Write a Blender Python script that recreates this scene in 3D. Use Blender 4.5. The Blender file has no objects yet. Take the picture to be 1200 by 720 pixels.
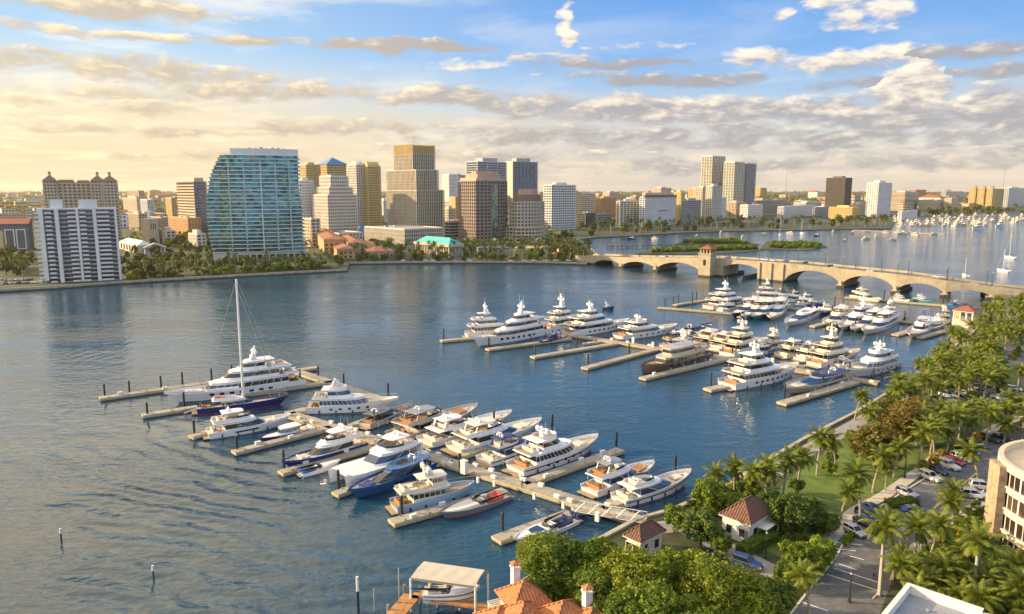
import bpy, math, random
from math import sin, cos, pi, radians, sqrt, atan2
random.seed(7)
SC = bpy.context.scene
COL = SC.collection

# ------------------------------------------------------------ camera, sky, sun, exposure
CAM_H = 60.0
FPX = 857.0                                   # focal length in photo pixels (1200 wide)
PITCH = math.atan(138 / FPX)
# cloud masses: where they stand, half width and height (photo pixels), strength, greyness
CLOUDS = ((120, 6, 140, 13, 1.3, .4), (130, 38, 120, 7, .75, .1), (55, 72, 110, 15, 1.1, .3), (190, 84, 150, 17, 1.1, .4), (270, 104, 110, 13, 1.0, .5), (110, 108, 110, 8, .7, .4),
          (300, 49, 90, 7, .9, .5), (470, 55, 130, 9, 1.2, .9), (640, 68, 90, 6, .6, .2), (740, 74, 130, 8, 1.1, 1.0), (800, 95, 110, 10, 1.2, 1.0), (690, 88, 60, 6, .6, .3),
          (400, 108, 110, 12, .9, .3), (520, 114, 120, 15, 1.1, .4), (620, 122, 110, 14, 1.1, .5), (740, 128, 120, 17, 1.2, .3), (850, 128, 100, 18, 1.2, .2), (950, 128, 100, 18, 1.2, .3),
          (1062, 104, 46, 27, 1.6, -.2), (1075, 135, 110, 22, 1.3, .3), (1180, 130, 90, 25, 1.2, .5), (895, 68, 60, 13, .9, -.5), (1000, 72, 110, 15, .9, -.3), (1120, 62, 90, 10, 1.1, .8), (1180, 84, 70, 10, 1.1, .9), (1000, 98, 120, 7, .8, 1.0),
          (665, 28, 12, 24, .8, -.8), (910, 16, 14, 9, .8, -.8), (1020, 14, 50, 18, .8, -.6), (975, 3, 40, 8, .8, -.6), (540, 76, 70, 6, .5, -.6), (770, 52, 60, 4, .5, -.6),
          (700, 158, 300, 14, .85, .5), (1000, 162, 250, 15, .9, .7), (420, 150, 200, 10, .7, .5), (120, 150, 220, 9, .7, .4), (250, 185, 200, 8, .5, .4), (560, 180, 200, 10, .6, .6), (880, 192, 260, 12, .7, .8), (1120, 185, 200, 14, .7, .6), (60, 118, 150, 9, .7, .3))
HAZE = 0.000026
SUN_EL, SUN_AZ = radians(17), radians(173)    # azimuth measured from +X towards +Y

cam_d = bpy.data.cameras.new('camera'); cam = bpy.data.objects.new('camera', cam_d); COL.objects.link(cam)
cam_d.sensor_width = 36; cam_d.lens = 36 * FPX / 1200
cam_d.clip_start = 0.5; cam_d.clip_end = 90000
cam.location = (0, 0, CAM_H); cam.rotation_euler = (pi / 2 - PITCH, 0, 0)
SC.camera = cam
SC.view_settings.view_transform = 'Standard'
SC.view_settings.look = 'None'
SC.view_settings.exposure = 0.95
SC.view_settings.gamma = 1.0
SC.cycles.max_bounces = 5
SC.cycles.diffuse_bounces = 2
SC.cycles.glossy_bounces = 3
SC.cycles.transmission_bounces = 2
SC.cycles.transparent_max_bounces = 4
SC.cycles.volume_bounces = 0
SC.cycles.use_denoising = True


class Tree:
    """little helper that adds nodes and links them"""
    def __init__(self, nt):
        self.nt = nt

    def n(self, typ, props=None, **inp):
        nd = self.nt.nodes.new(typ)
        for k, v in (props or {}).items():
            setattr(nd, k, v)
        for k, v in inp.items():
            s = nd.inputs[int(k[1:])] if k[0] == 'i' and k[1:].isdigit() else nd.inputs[k.replace('_', ' ')]
            self.put(s, v)
        return nd

    def put(self, s, v):
        if isinstance(v, bpy.types.NodeSocket):
            self.nt.links.new(v, s)
        elif isinstance(v, (tuple, list)) and s.type == 'RGBA' and len(v) == 3:
            s.default_value = (*v, 1)
        else:
            s.default_value = v

    def m(self, op, a, b=0.0, c=0.0, clamp=False):
        return self.n('ShaderNodeMath', dict(operation=op, use_clamp=clamp), i0=a, i1=b, i2=c).outputs[0]

    def vm(self, op, a, b=(0, 0, 0)):
        return self.n('ShaderNodeVectorMath', dict(operation=op), i0=a, i1=b).outputs[0]

    def mix(self, f, a, b, mode='MIX'):
        nd = self.n('ShaderNodeMix', dict(data_type='RGBA', blend_type=mode))
        self.put(nd.inputs[0], f); self.put(nd.inputs[6], a); self.put(nd.inputs[7], b)
        return nd.outputs[2]

    def ramp(self, f, stops, interp='LINEAR'):
        nd = self.n('ShaderNodeValToRGB', i0=f); cr = nd.color_ramp; cr.interpolation = interp
        while len(cr.elements) < len(stops):
            cr.elements.new(0.5)
        for e, (p, c) in zip(cr.elements, stops):
            e.position = p
            e.color = (*c, 1) if isinstance(c, tuple) else (c, c, c, 1)
        return nd.outputs[0]

    def noise(self, vec, scale, detail=3, rough=0.55, dist=0.0):
        nd = self.n('ShaderNodeTexNoise', Scale=scale, Detail=detail, Roughness=rough, Distortion=dist)
        if vec is not None:
            self.put(nd.inputs['Vector'], vec)
        return nd.outputs[0]

    def rng(self, v, a, b, c=0.0, d=1.0, smooth=False):
        return self.n('ShaderNodeMapRange', dict(interpolation_type='SMOOTHSTEP' if smooth else 'LINEAR'),
                      Value=v, From_Min=a, From_Max=b, To_Min=c, To_Max=d).outputs[0]


def build_sky():
    w = bpy.data.worlds.new('World'); SC.world = w; w.use_nodes = True
    w.node_tree.nodes.clear(); t = Tree(w.node_tree)
    STR = 0.1
    sky = t.n('ShaderNodeTexSky', dict(sky_type='NISHITA', sun_disc=False, sun_elevation=SUN_EL,
              sun_rotation=pi / 2 - SUN_AZ, altitude=0, air_density=1.0, dust_density=1.0, ozone_density=2.0)).outputs[0]
    d = t.n('ShaderNodeTexCoord').outputs['Generated']
    sx = t.n('ShaderNodeSeparateXYZ', i0=d); X, Y, Z = sx.outputs
    el = t.m('MULTIPLY', t.m('ARCSINE', Z), 180 / pi)                 # degrees
    az = t.m('MULTIPLY', t.m('ARCTAN2', X, Y), 180 / pi)              # degrees, + to the right
    # clear-sky colour by elevation: towards the sunset and away from it
    e1 = t.rng(el, 0, 40)
    cool = t.ramp(e1, [(0, (.47, .40, .31)), (.05, (.50, .43, .33)), (.11, (.40, .42, .41)), (.17, (.22, .33, .46)),
                       (.24, (.125, .255, .47)), (.34, (.085, .21, .46)), (1, (.09, .20, .40))])
    warm = t.ramp(e1, [(0, (.50, .38, .23)), (.06, (.54, .42, .26)), (.13, (.50, .43, .31)), (.19, (.42, .44, .43)),
                       (.25, (.26, .38, .50)), (.34, (.22, .33, .46)), (.60, (.26, .31, .38)), (1, (.16, .25, .40))])
    fw = t.rng(az, 14, -32, 0, 1, True)
    grad = t.mix(fw, cool, warm)
    k = 1 / STR
    K = (k, k, k)
    # cloud banks of the evening sky: soft-edged masses, broken up by turbulence
    av = t.n('ShaderNodeCombineXYZ', i0=t.m('MULTIPLY', az, .16), i1=t.m('MULTIPLY', el, .42), i2=4.2).outputs[0]
    wv = t.n('ShaderNodeTexNoise', Scale=.9, Detail=4, Roughness=.6, Vector=av).outputs['Color']
    ws = t.n('ShaderNodeSeparateColor', i0=wv)
    waz = t.m('ADD', az, t.m('MULTIPLY', t.m('SUBTRACT', ws.outputs[0], .5), 5.5))
    wel = t.m('ADD', el, t.m('MULTIPLY', t.m('SUBTRACT', ws.outputs[1], .5), 1.7))
    dens, vert, grey = None, None, None
    for (px, py, rx, ry, amp, gr) in CLOUDS:
        dx, dy = (px - 600) / FPX, (360 - py) / FPX
        D = (dx, cos(PITCH) + dy * sin(PITCH), -sin(PITCH) + dy * cos(PITCH)); l = sqrt(sum(q * q for q in D))
        a0, e0 = math.degrees(atan2(D[0], D[1])), math.degrees(math.asin(D[2] / l)); ra, re = rx * .062, ry * .062
        u = t.m('MULTIPLY', t.m('SUBTRACT', waz, a0), 1 / ra); v = t.m('MULTIPLY', t.m('SUBTRACT', wel, e0), 1 / re)
        b = t.m('MULTIPLY', t.m('SUBTRACT', 1.0, t.m('MULTIPLY_ADD', u, u, t.m('MULTIPLY', v, v))), amp)
        if dens is None:
            dens, vert, grey = b, v, t.m('ADD', gr, 0.0)
        else:
            g = t.m('GREATER_THAN', b, dens)
            vert = t.m('MULTIPLY_ADD', t.m('SUBTRACT', v, vert), g, vert)
            grey = t.m('MULTIPLY_ADD', t.m('SUBTRACT', gr, grey), g, grey)
            dens = t.n('ShaderNodeMath', dict(operation='SMOOTH_MAX'), i0=b, i1=dens, i2=.25).outputs[0]
    fa = t.n('ShaderNodeCombineXYZ', i0=t.m('MULTIPLY', az, .30), i1=t.m('MULTIPLY', el, .75), i2=1.3).outputs[0]
    f1 = t.noise(fa, 1.0, 9, .60, .3); f1s = t.noise(t.vm('ADD', fa, (-.16, .26, 0)), 1.0, 7, .60, .3)
    vor = t.n('ShaderNodeTexVoronoi', dict(feature='SMOOTH_F1'), Vector=t.vm('ADD', fa, t.vm('MULTIPLY', wv, (.8, .8, .8))), Scale=1.5, Smoothness=.5, Detail=2.0, Roughness=.55).outputs[0]
    puff = t.m('SUBTRACT', .5, vor)
    frac = t.m('ADD', t.m('MULTIPLY', t.m('SUBTRACT', f1, .5), 3.0), t.m('MULTIPLY', puff, .9))
    dd = t.m('ADD', t.m('MAXIMUM', dens, -1.2), frac)
    hi = t.rng(dd, -.48, .62, 0, 1, True)
    rel = t.m('ADD', t.m('MULTIPLY', t.m('SUBTRACT', f1, f1s), 2.6), t.m('MULTIPLY', vert, .32))
    rel = t.m('ADD', rel, t.m('MULTIPLY', puff, .5))
    shade = t.rng(t.m('SUBTRACT', rel, t.m('MULTIPLY', grey, .55)), -.62, .45, 0, 1, True)
    lit = t.mix(fw, (.66, .555, .43), (.68, .545, .345))
    dark = t.mix(fw, (.235, .22, .23), (.37, .30, .21))
    ccol = t.mix(shade, dark, lit)
    # faint streaks and haze low down, thin veils and an added gold one higher up
    sv = t.n('ShaderNodeCombineXYZ', i0=t.m('MULTIPLY', az, .045), i1=t.m('MULTIPLY', el, .8), i2=9.0).outputs[0]
    n2 = t.noise(sv, 1.0, 7, .6, .4)
    low = t.m('MULTIPLY', t.rng(el, 9.0, 4.0, 0, 1, True), t.rng(t.m('ADD', t.m('MULTIPLY', n2, .6), t.m('MULTIPLY', f1, .4)), .40, .58, 0, .85, True))
    c0 = t.mix(low, grad, t.mix(fw, (.36, .33, .31), (.52, .42, .28)))
    inv = t.m('DIVIDE', 1.0, t.m('ADD', t.m('MAXIMUM', Z, 0.0), 0.06))
    pl = t.n('ShaderNodeCombineXYZ', i0=t.m('MULTIPLY', X, inv), i1=t.m('MULTIPLY', Y, inv), i2=2.0).outputs[0]
    n3 = t.noise(pl, 1.1, 8, .6, .4)
    veil = t.m('MULTIPLY', t.rng(n3, .46, .72, 0, .8, True), t.rng(el, 11.0, 19.0, .25, 1, True))
    veil = t.m('MAXIMUM', veil, t.m('MULTIPLY', t.rng(az, 2, -26, 0, .95, True), t.rng(el, 13.5, 18.0, 0, 1, True)))  # unseen bright veil added high at left to warm the water reflections
    c0 = t.mix(veil, c0, t.mix(fw, (.52, .51, .49), (1.40, 1.02, .56)))
    c2 = t.mix(t.m('MULTIPLY', hi, .93), c0, ccol)
    # added fill light: pale brightness across the unseen eastern sky behind the viewer
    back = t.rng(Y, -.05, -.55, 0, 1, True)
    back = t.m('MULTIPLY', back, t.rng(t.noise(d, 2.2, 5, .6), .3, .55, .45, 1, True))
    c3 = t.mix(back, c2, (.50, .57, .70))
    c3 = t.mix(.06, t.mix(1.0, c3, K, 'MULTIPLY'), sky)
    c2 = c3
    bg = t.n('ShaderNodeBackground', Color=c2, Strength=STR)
    out = t.n('ShaderNodeOutputWorld'); t.nt.links.new(bg.outputs[0], out.inputs[0])


build_sky()
sun_d = bpy.data.lights.new('sun', 'SUN'); sun = bpy.data.objects.new('sun', sun_d); COL.objects.link(sun)
sun_d.energy = 5.0; sun_d.angle = radians(0.6); sun_d.color = (1.0, .75, .44)
sun.rotation_euler = (pi / 2 - SUN_EL, 0, SUN_AZ + pi / 2)


# ------------------------------------------------------------ geometry helpers
def at(px, py, z=0.0):
    """where the sight line through a photo pixel meets height z"""
    dx = (px - 600) / FPX; dy = (360 - py) / FPX
    t = (z - CAM_H) / (dy * cos(PITCH) - sin(PITCH))
    return dx * t, (cos(PITCH) + dy * sin(PITCH)) * t


def depth(x, y, z):
    return y * cos(PITCH) + (CAM_H - z) * sin(PITCH)


def height_at(x, y, py):
    """height above ground of the point over (x, y) that shows at photo row py"""
    dy = (360 - py) / FPX
    return CAM_H + y * (dy * cos(PITCH) - sin(PITCH)) / (cos(PITCH) + dy * sin(PITCH))


class MB:
    """collects faces, then links them as one mesh object"""
    def __init__(self):
        self.v = []; self.f = []; self.mi = []; self.cur = 0

    def add(self, vs, fs):
        o = len(self.v); self.v += [tuple(p) for p in vs]
        self.f += [tuple(i + o for i in f) for f in fs]; self.mi += [self.cur] * len(fs)

    def box(self, x0, x1, y0, y1, z0, z1):
        self.add([(x0, y0, z0), (x1, y0, z0), (x1, y1, z0), (x0, y1, z0), (x0, y0, z1), (x1, y0, z1), (x1, y1, z1), (x0, y1, z1)],
                 [(0, 3, 2, 1), (4, 5, 6, 7), (0, 1, 5, 4), (1, 2, 6, 5), (2, 3, 7, 6), (3, 0, 4, 7)])
        return self

    def obox(self, cx, cy, ang, lx, ly, z0, z1, z1b=None):
        """box centred on (cx, cy), turned by ang; z1b tilts the far end"""
        c, s = cos(ang), sin(ang); z1b = z1 if z1b is None else z1b
        P = [(-lx / 2, -ly / 2), (lx / 2, -ly / 2), (lx / 2, ly / 2), (-lx / 2, ly / 2)]
        P = [(cx + a * c - b * s, cy + a * s + b * c) for a, b in P]
        zt = [z1, z1b, z1b, z1]
        self.add([(*p, z0) for p in P] + [(*p, q) for p, q in zip(P, zt)],
                 [(0, 3, 2, 1), (4, 5, 6, 7), (0, 1, 5, 4), (1, 2, 6, 5), (2, 3, 7, 6), (3, 0, 4, 7)])
        return self

    def beam(self, p0, p1, w, h):
        """horizontal-ish bar between two points, w wide and h deep (top at the points)"""
        a = atan2(p1[1] - p0[1], p1[0] - p0[0]); nx, ny = -sin(a) * w / 2, cos(a) * w / 2
        V = []
        for p in (p0, p1):
            V += [(p[0] + nx, p[1] + ny, p[2] - h), (p[0] - nx, p[1] - ny, p[2] - h), (p[0] - nx, p[1] - ny, p[2]), (p[0] + nx, p[1] + ny, p[2])]
        self.add(V, [(0, 1, 2, 3), (7, 6, 5, 4), (0, 4, 5, 1), (1, 5, 6, 2), (2, 6, 7, 3), (3, 7, 4, 0)])
        return self

    def prism(self, poly, z0, z1, scale_top=1.0, cap=True):
        n = len(poly); cx = sum(p[0] for p in poly) / n; cy = sum(p[1] for p in poly) / n
        V = [(p[0], p[1], z0) for p in poly] + [(cx + (p[0] - cx) * scale_top, cy + (p[1] - cy) * scale_top, z1) for p in poly]
        F = [(i, (i + 1) % n, n + (i + 1) % n, n + i) for i in range(n)]
        if cap:
            F += [tuple(range(n - 1, -1, -1)), tuple(range(n, 2 * n))]
        self.add(V, F)
        return self

    def tube(self, p0, p1, r0, r1=None, n=8, cap=True):
        r1 = r0 if r1 is None else r1
        if sum(abs(p1[i] - p0[i]) for i in range(3)) < 1e-4:
            return self
        d = [p1[i] - p0[i] for i in range(3)]; L = sqrt(sum(q * q for q in d)) or 1e-6; d = [q / L for q in d]
        a = (0, 0, 1) if abs(d[2]) < .9 else (1, 0, 0)
        u = (d[1] * a[2] - d[2] * a[1], d[2] * a[0] - d[0] * a[2], d[0] * a[1] - d[1] * a[0])
        l = sqrt(sum(q * q for q in u)); u = [q / l for q in u]
        w = (d[1] * u[2] - d[2] * u[1], d[2] * u[0] - d[0] * u[2], d[0] * u[1] - d[1] * u[0])
        V = []
        for p, r in ((p0, r0), (p1, r1)):
            for i in range(n):
                c, s = cos(2 * pi * i / n) * r, sin(2 * pi * i / n) * r
                V.append(tuple(p[k] + u[k] * c + w[k] * s for k in range(3)))
        F = [(i, (i + 1) % n, n + (i + 1) % n, n + i) for i in range(n)]
        if cap:
            F += [tuple(range(n - 1, -1, -1)), tuple(range(n, 2 * n))]
        self.add(V, F)
        return self

    def path(self, pts, rad, n=6):
        for i in range(len(pts) - 1):
            r0 = rad[i] if isinstance(rad, (list, tuple)) else rad
            r1 = rad[i + 1] if isinstance(rad, (list, tuple)) else rad
            self.tube(pts[i], pts[i + 1], r0, r1, n)
        return self

    def ball(self, c, r, nu=10, nv=6, sz=1.0):
        V = [(c[0], c[1], c[2] - r * sz)]
        for j in range(1, nv):
            a = -pi / 2 + pi * j / nv
            for i in range(nu):
                V.append((c[0] + r * cos(a) * cos(2 * pi * i / nu), c[1] + r * cos(a) * sin(2 * pi * i / nu), c[2] + r * sz * sin(a)))
        V.append((c[0], c[1], c[2] + r * sz)); F = []
        for i in range(nu):
            F.append((0, 1 + (i + 1) % nu, 1 + i)); b = 1 + (nv - 2) * nu
            F.append((b + i, b + (i + 1) % nu, len(V) - 1))
        for j in range(nv - 2):
            for i in range(nu):
                F.append((1 + j * nu + i, 1 + j * nu + (i + 1) % nu, 1 + (j + 1) * nu + (i + 1) % nu, 1 + (j + 1) * nu + i))
        self.add(V, F)
        return self

    def loft(self, rings, closed=True, caps=(True, True)):
        n = len(rings[0]); o = [p for r in rings for p in r]; F = []
        m = n if closed else n - 1
        for j in range(len(rings) - 1):
            for i in range(m):
                F.append((j * n + i, j * n + (i + 1) % n, (j + 1) * n + (i + 1) % n, (j + 1) * n + i))
        if caps[0]:
            F.append(tuple(range(n - 1, -1, -1)))
        if caps[1]:
            F.append(tuple(range((len(rings) - 1) * n, len(rings) * n)))
        self.add(o, F)
        return self

    def quad(self, a, b, c, d):
        self.add([a, b, c, d], [(0, 1, 2, 3)])
        return self

    def hip(self, x0, x1, y0, y1, z0, h, eave=0.4, ridge=None):
        """hipped roof with a ridge along the longer side"""
        x0 -= eave; x1 += eave; y0 -= eave; y1 += eave
        lx, ly = x1 - x0, y1 - y0
        if lx >= ly:
            r = ly / 2 if ridge is None else (lx - ridge) / 2
            a, b = (x0 + r, (y0 + y1) / 2, z0 + h), (x1 - r, (y0 + y1) / 2, z0 + h)
        else:
            r = lx / 2 if ridge is None else (ly - ridge) / 2
            a, b = ((x0 + x1) / 2, y0 + r, z0 + h), ((x0 + x1) / 2, y1 - r, z0 + h)
        V = [(x0, y0, z0), (x1, y0, z0), (x1, y1, z0), (x0, y1, z0), a, b]
        if lx >= ly:
            F = [(0, 1, 5, 4), (1, 2, 5), (2, 3, 4, 5), (3, 0, 4)]
        else:
            F = [(0, 1, 4), (1, 2, 5, 4), (2, 3, 5), (3, 0, 4, 5)]
        self.add(V, F + [(3, 2, 1, 0)])
        return self

    def build(self, name, mats, parent=None, smooth=False, loc=None):
        me = bpy.data.meshes.new(name); me.from_pydata(self.v, [], self.f)
        mats = mats if isinstance(mats, (list, tuple)) else [mats]
        for m in mats:
            me.materials.append(m)
        if len(mats) > 1:
            me.polygons.foreach_set('material_index', self.mi)
        if smooth:
            me.polygons.foreach_set('use_smooth', [True] * len(self.f))
        me.update()
        o = bpy.data.objects.new(name, me); COL.objects.link(o)
        if parent:
            o.parent = parent
        if loc:
            o.location = loc
        return o


def tag(o, label=None, cat=None, group=None, kind=None):
    for k, v in (('label', label), ('category', cat), ('group', group), ('kind', kind)):
        if v:
            o[k] = v
    return o


def empty(name, loc, rz=0.0, label=None, cat=None, group=None):
    o = bpy.data.objects.new(name, None); COL.objects.link(o)
    o.location = loc; o.rotation_euler = (0, 0, rz); o.empty_display_size = 1
    return tag(o, label, cat, group)


KIDS = {}


def copy_tree(o, parent=None):
    c = o.copy(); COL.objects.link(c)
    if parent:
        c.parent = parent
    if o.name not in KIDS:
        KIDS[o.name] = list(o.children)
    for ch in KIDS[o.name]:
        copy_tree(ch, c)
    return c


# ------------------------------------------------------------ materials
def mat(name, col, rough=.6, metal=0.0, var=0.0, scale=1.0, bump=0.0, bscale=None, spec=.5, streak=0.0, coat=0.0, rnd=0.0, var2=None):
    m = bpy.data.materials.new(name); m.use_nodes = True; t = Tree(m.node_tree)
    b = m.node_tree.nodes['Principled BSDF']
    b.inputs['Roughness'].default_value = rough; b.inputs['Metallic'].default_value = metal
    b.inputs['Specular IOR Level'].default_value = spec
    b.inputs['Coat Weight'].default_value = coat
    c = (*col, 1); co = t.n('ShaderNodeTexCoord').outputs['Object']
    if var or streak or rnd or var2:
        out = tuple(col)
        if var:
            n = t.noise(co, scale, 4, .6)
            out = t.mix(t.rng(n, .3, .7), tuple(q * (1 - var) for q in col), tuple(min(1, q * (1 + var)) for q in col))
        if var2:
            n = t.noise(co, scale * .23, 5, .65)
            out = t.mix(t.rng(n, .48, .68), out, var2)
        if streak:
            mp = t.n('ShaderNodeMapping', Scale=(1.2, 1.2, .06), i0=co).outputs[0]
            n = t.noise(mp, 1.3, 3, .6)
            out = t.mix(t.m('MULTIPLY', t.rng(n, .5, .75), streak), out, tuple(q * .45 for q in col))
        if rnd:
            r = t.n('ShaderNodeObjectInfo').outputs['Random']
            out = t.mix(r, t.mix(1.0, out, (1 - rnd,) * 3, 'MULTIPLY'), t.mix(1.0, out, (1 + rnd,) * 3, 'MULTIPLY'))
        t.put(b.inputs['Base Color'], out)
    else:
        b.inputs['Base Color'].default_value = c
    if bump:
        n = t.noise(co, bscale or scale * 3, 3, .6)
        bp = t.n('ShaderNodeBump', Strength=bump, Distance=.05, Height=n)
        t.put(b.inputs['Normal'], bp.outputs[0])
    return m


def tile_mat(name, col, ang=0.0, pitch=.46):
    """clay roof tiles: courses down the slope, patchy firing colours"""
    m = bpy.data.materials.new(name); m.use_nodes = True; t = Tree(m.node_tree)
    b = m.node_tree.nodes['Principled BSDF']; b.inputs['Roughness'].default_value = .75
    co = t.n('ShaderNodeTexCoord').outputs['Object']
    n = t.noise(co, 2.2, 4, .7); n2 = t.noise(co, .35, 3, .6)
    c = t.mix(t.rng(n, .3, .7), tuple(q * .55 for q in col), tuple(q * 1.25 for q in col))
    c = t.mix(t.m('MULTIPLY', t.rng(n2, .5, .7), .45), c, (.16, .10, .075))
    t.put(b.inputs['Base Color'], c)
    nrm = t.n('ShaderNodeNewGeometry').outputs['Normal']
    # tile ridges run down the slope: use the coordinate across it
    s = t.n('ShaderNodeSeparateXYZ', i0=co); on = t.n('ShaderNodeVectorTransform', dict(vector_type='NORMAL', convert_from='WORLD', convert_to='OBJECT'), i0=nrm).outputs[0]
    ns = t.n('ShaderNodeSeparateXYZ', i0=on)
    usex = t.m('GREATER_THAN', t.m('ABSOLUTE', ns.outputs[1]), t.m('ABSOLUTE', ns.outputs[0]))
    across = t.m('ADD', t.m('MULTIPLY', s.outputs[0], usex), t.m('MULTIPLY', s.outputs[1], t.m('SUBTRACT', 1.0, usex)))
    w = t.m('ABSOLUTE', t.m('SINE', t.m('MULTIPLY', across, pi / pitch)))
    bp = t.n('ShaderNodeBump', Strength=1.0, Distance=.14, Height=t.m('ADD', w, t.m('MULTIPLY', n, .3)))
    t.put(b.inputs['Normal'], bp.outputs[0])
    return m


def leaf_mat(name, dark, light, trans=.25, sat_rnd=.25):
    m = bpy.data.materials.new(name); m.use_nodes = True; nt = m.node_tree; nt.nodes.clear(); t = Tree(nt)
    co = t.n('ShaderNodeTexCoord').outputs['Object']
    r = t.n('ShaderNodeObjectInfo').outputs['Random']
    n = t.noise(co, .8, 3, .6); n3 = t.noise(co, 6.0, 2, .6)
    c = t.mix(t.rng(t.m('ADD', t.m('MULTIPLY', n, .6), t.m('MULTIPLY', n3, .4)), .34, .66), dark, light)
    c = t.mix(r, t.mix(1.0, c, (1 - sat_rnd, 1 - sat_rnd * .8, 1 - sat_rnd), 'MULTIPLY'), t.mix(1.0, c, (1 + sat_rnd * 1.2, 1 + sat_rnd, 1.0), 'MULTIPLY'))
    df = t.n('ShaderNodeBsdfPrincipled', Base_Color=c, Roughness=.55)
    df.inputs['Specular IOR Level'].default_value = .3
    tr = t.n('ShaderNodeBsdfTranslucent', Color=t.mix(1.0, c, (1.5, 1.45, .5), 'MULTIPLY'))
    mx = t.n('ShaderNodeMixShader', i0=trans); nt.links.new(df.outputs[0], mx.inputs[1]); nt.links.new(tr.outputs[0], mx.inputs[2])
    o = t.n('ShaderNodeOutputMaterial'); nt.links.new(mx.outputs[0], o.inputs[0])
    return m

# ------------------------------------------------------------ the setting: water, land, paths
def water_mat():
    m = bpy.data.materials.new('lagoon_water'); m.use_nodes = True; t = Tree(m.node_tree)
    b = m.node_tree.nodes['Principled BSDF']
    co = t.n('ShaderNodeNewGeometry').outputs['Position']
    big = t.noise(co, .012, 3, .6)
    t.put(b.inputs['Base Color'], t.mix(t.rng(big, .35, .65), (.010, .046, .082), (.015, .058, .098)))
    b.inputs['Roughness'].default_value = .06; b.inputs['IOR'].default_value = 1.42
    mp = t.n('ShaderNodeMapping', Rotation=(0, 0, radians(28)), Scale=(.75, 1.5, 1), i0=co).outputs[0]
    a = t.noise(mp, .55, 3, .55, .4)
    c = t.noise(mp, .13, 3, .55, .6)
    gust = t.rng(t.noise(t.n('ShaderNodeMapping', Scale=(.6, 1.6, 1), i0=co).outputs[0], .016, 4, .6), .36, .64, .25, 1.25)
    # wake rings spreading over the open water in the lower left
    s = t.n('ShaderNodeSeparateXYZ', i0=co)
    dx = t.m('ADD', s.outputs[0], 20.0); dy = t.m('SUBTRACT', s.outputs[1], 250.0)
    wob = t.m('ADD', t.m('MULTIPLY', t.noise(co, .02, 2, .5), 26.0), t.m('MULTIPLY', t.noise(co, .10, 3, .6), 5.0))
    rr = t.m('ADD', t.m('SQRT', t.m('ADD', t.m('MULTIPLY', dx, dx), t.m('MULTIPLY', dy, dy))), wob)
    ring = t.m('SINE', t.m('MULTIPLY', rr, 2 * pi / 5.6))
    msk = t.m('MULTIPLY', t.rng(rr, 95, 130, 0, 1, True), t.rng(rr, 230, 190, 0, 1, True))
    msk = t.m('MULTIPLY', msk, t.rng(t.noise(co, .025, 2, .5), .42, .6, 0, 1, True))
    msk = t.m('MULTIPLY', msk, t.rng(s.outputs[0], 10, -40, 0, 1, True))
    msk = t.m('MULTIPLY', msk, t.m('MULTIPLY', t.rng(s.outputs[1], 205, 175, .12, 1, True), t.rng(t.noise(co, .09, 3, .6), .35, .6, .35, 1.1)))
    h = t.m('ADD', t.m('MULTIPLY', a, t.m('MULTIPLY', gust, .85)), t.m('MULTIPLY', c, .9))
    h = t.m('ADD', h, t.m('MULTIPLY', t.m('MULTIPLY', ring, msk), .85))
    bp = t.n('ShaderNodeBump', Strength=1.0, Distance=.26, Height=h)
    t.put(b.inputs['Normal'], bp.outputs[0])
    return m


M = {}
M['water'] = water_mat()
M['asphalt'] = mat('asphalt', (.125, .128, .140), .85, var=.3, scale=.9, bump=.2, bscale=6, var2=(.085, .085, .09))
M['west_ground'] = mat('west_ground', (.038, .055, .024), .9, var=.5, scale=.03, var2=(.075, .075, .05))
M['far_ground'] = mat('far_ground', (.055, .075, .04), .95, var=.5, scale=.004, var2=(.10, .09, .06))
M['lawn'] = mat('lawn', (.085, .140, .018), .9, var=.35, scale=.35, bump=.5, bscale=5, var2=(.12, .15, .025))
M['soil'] = mat('soil', (.045, .055, .022), .95, var=.5, scale=.6, bump=.5, bscale=4)
M['concrete'] = mat('concrete', (.42, .38, .31), .8, var=.15, scale=.7, bump=.15, bscale=5, streak=.25)
M['sidewalk'] = mat('sidewalk', (.46, .42, .35), .85, var=.12, scale=.6, var2=(.36, .33, .28))
M['kerb'] = mat('kerb', (.50, .48, .43), .8, var=.1)
M['promenade'] = mat('promenade', (.26, .25, .25), .85, var=.15, scale=.5)
M['seawall'] = mat('seawall', (.36, .32, .25), .85, var=.25, scale=.4, streak=.5, bump=.3)
M['line_white'] = mat('line_white', (.72, .72, .70), .7, var=.15, scale=1.5)
M['line_yellow'] = mat('line_yellow', (.62, .44, .06), .7, var=.15, scale=1.5)
LAND = 1.6

w_ = MB(); w_.quad((-5000, -300, 0), (6000, -300, 0), (6000, 3000, 0), (-5000, 3000, 0))
tag(w_.build('water', M['water']), kind='structure')


def sheet(name, pts, z, m, parent=None):
    b = MB(); b.add([(x, y, z) for x, y in pts], [tuple(range(len(pts)))])
    return tag(b.build(name, m, parent), kind='structure')


def land(name, pts, m, z=LAND):
    """a slab of land with a vertical edge down into the water"""
    b = MB(); a = sum(pts[i][0] * pts[(i + 1) % len(pts)][1] - pts[(i + 1) % len(pts)][0] * pts[i][1] for i in range(len(pts)))
    if a < 0:
        pts = pts[::-1]
    b.prism(pts, -1.0, z)
    return tag(b.build(name, m), kind='structure')


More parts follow.
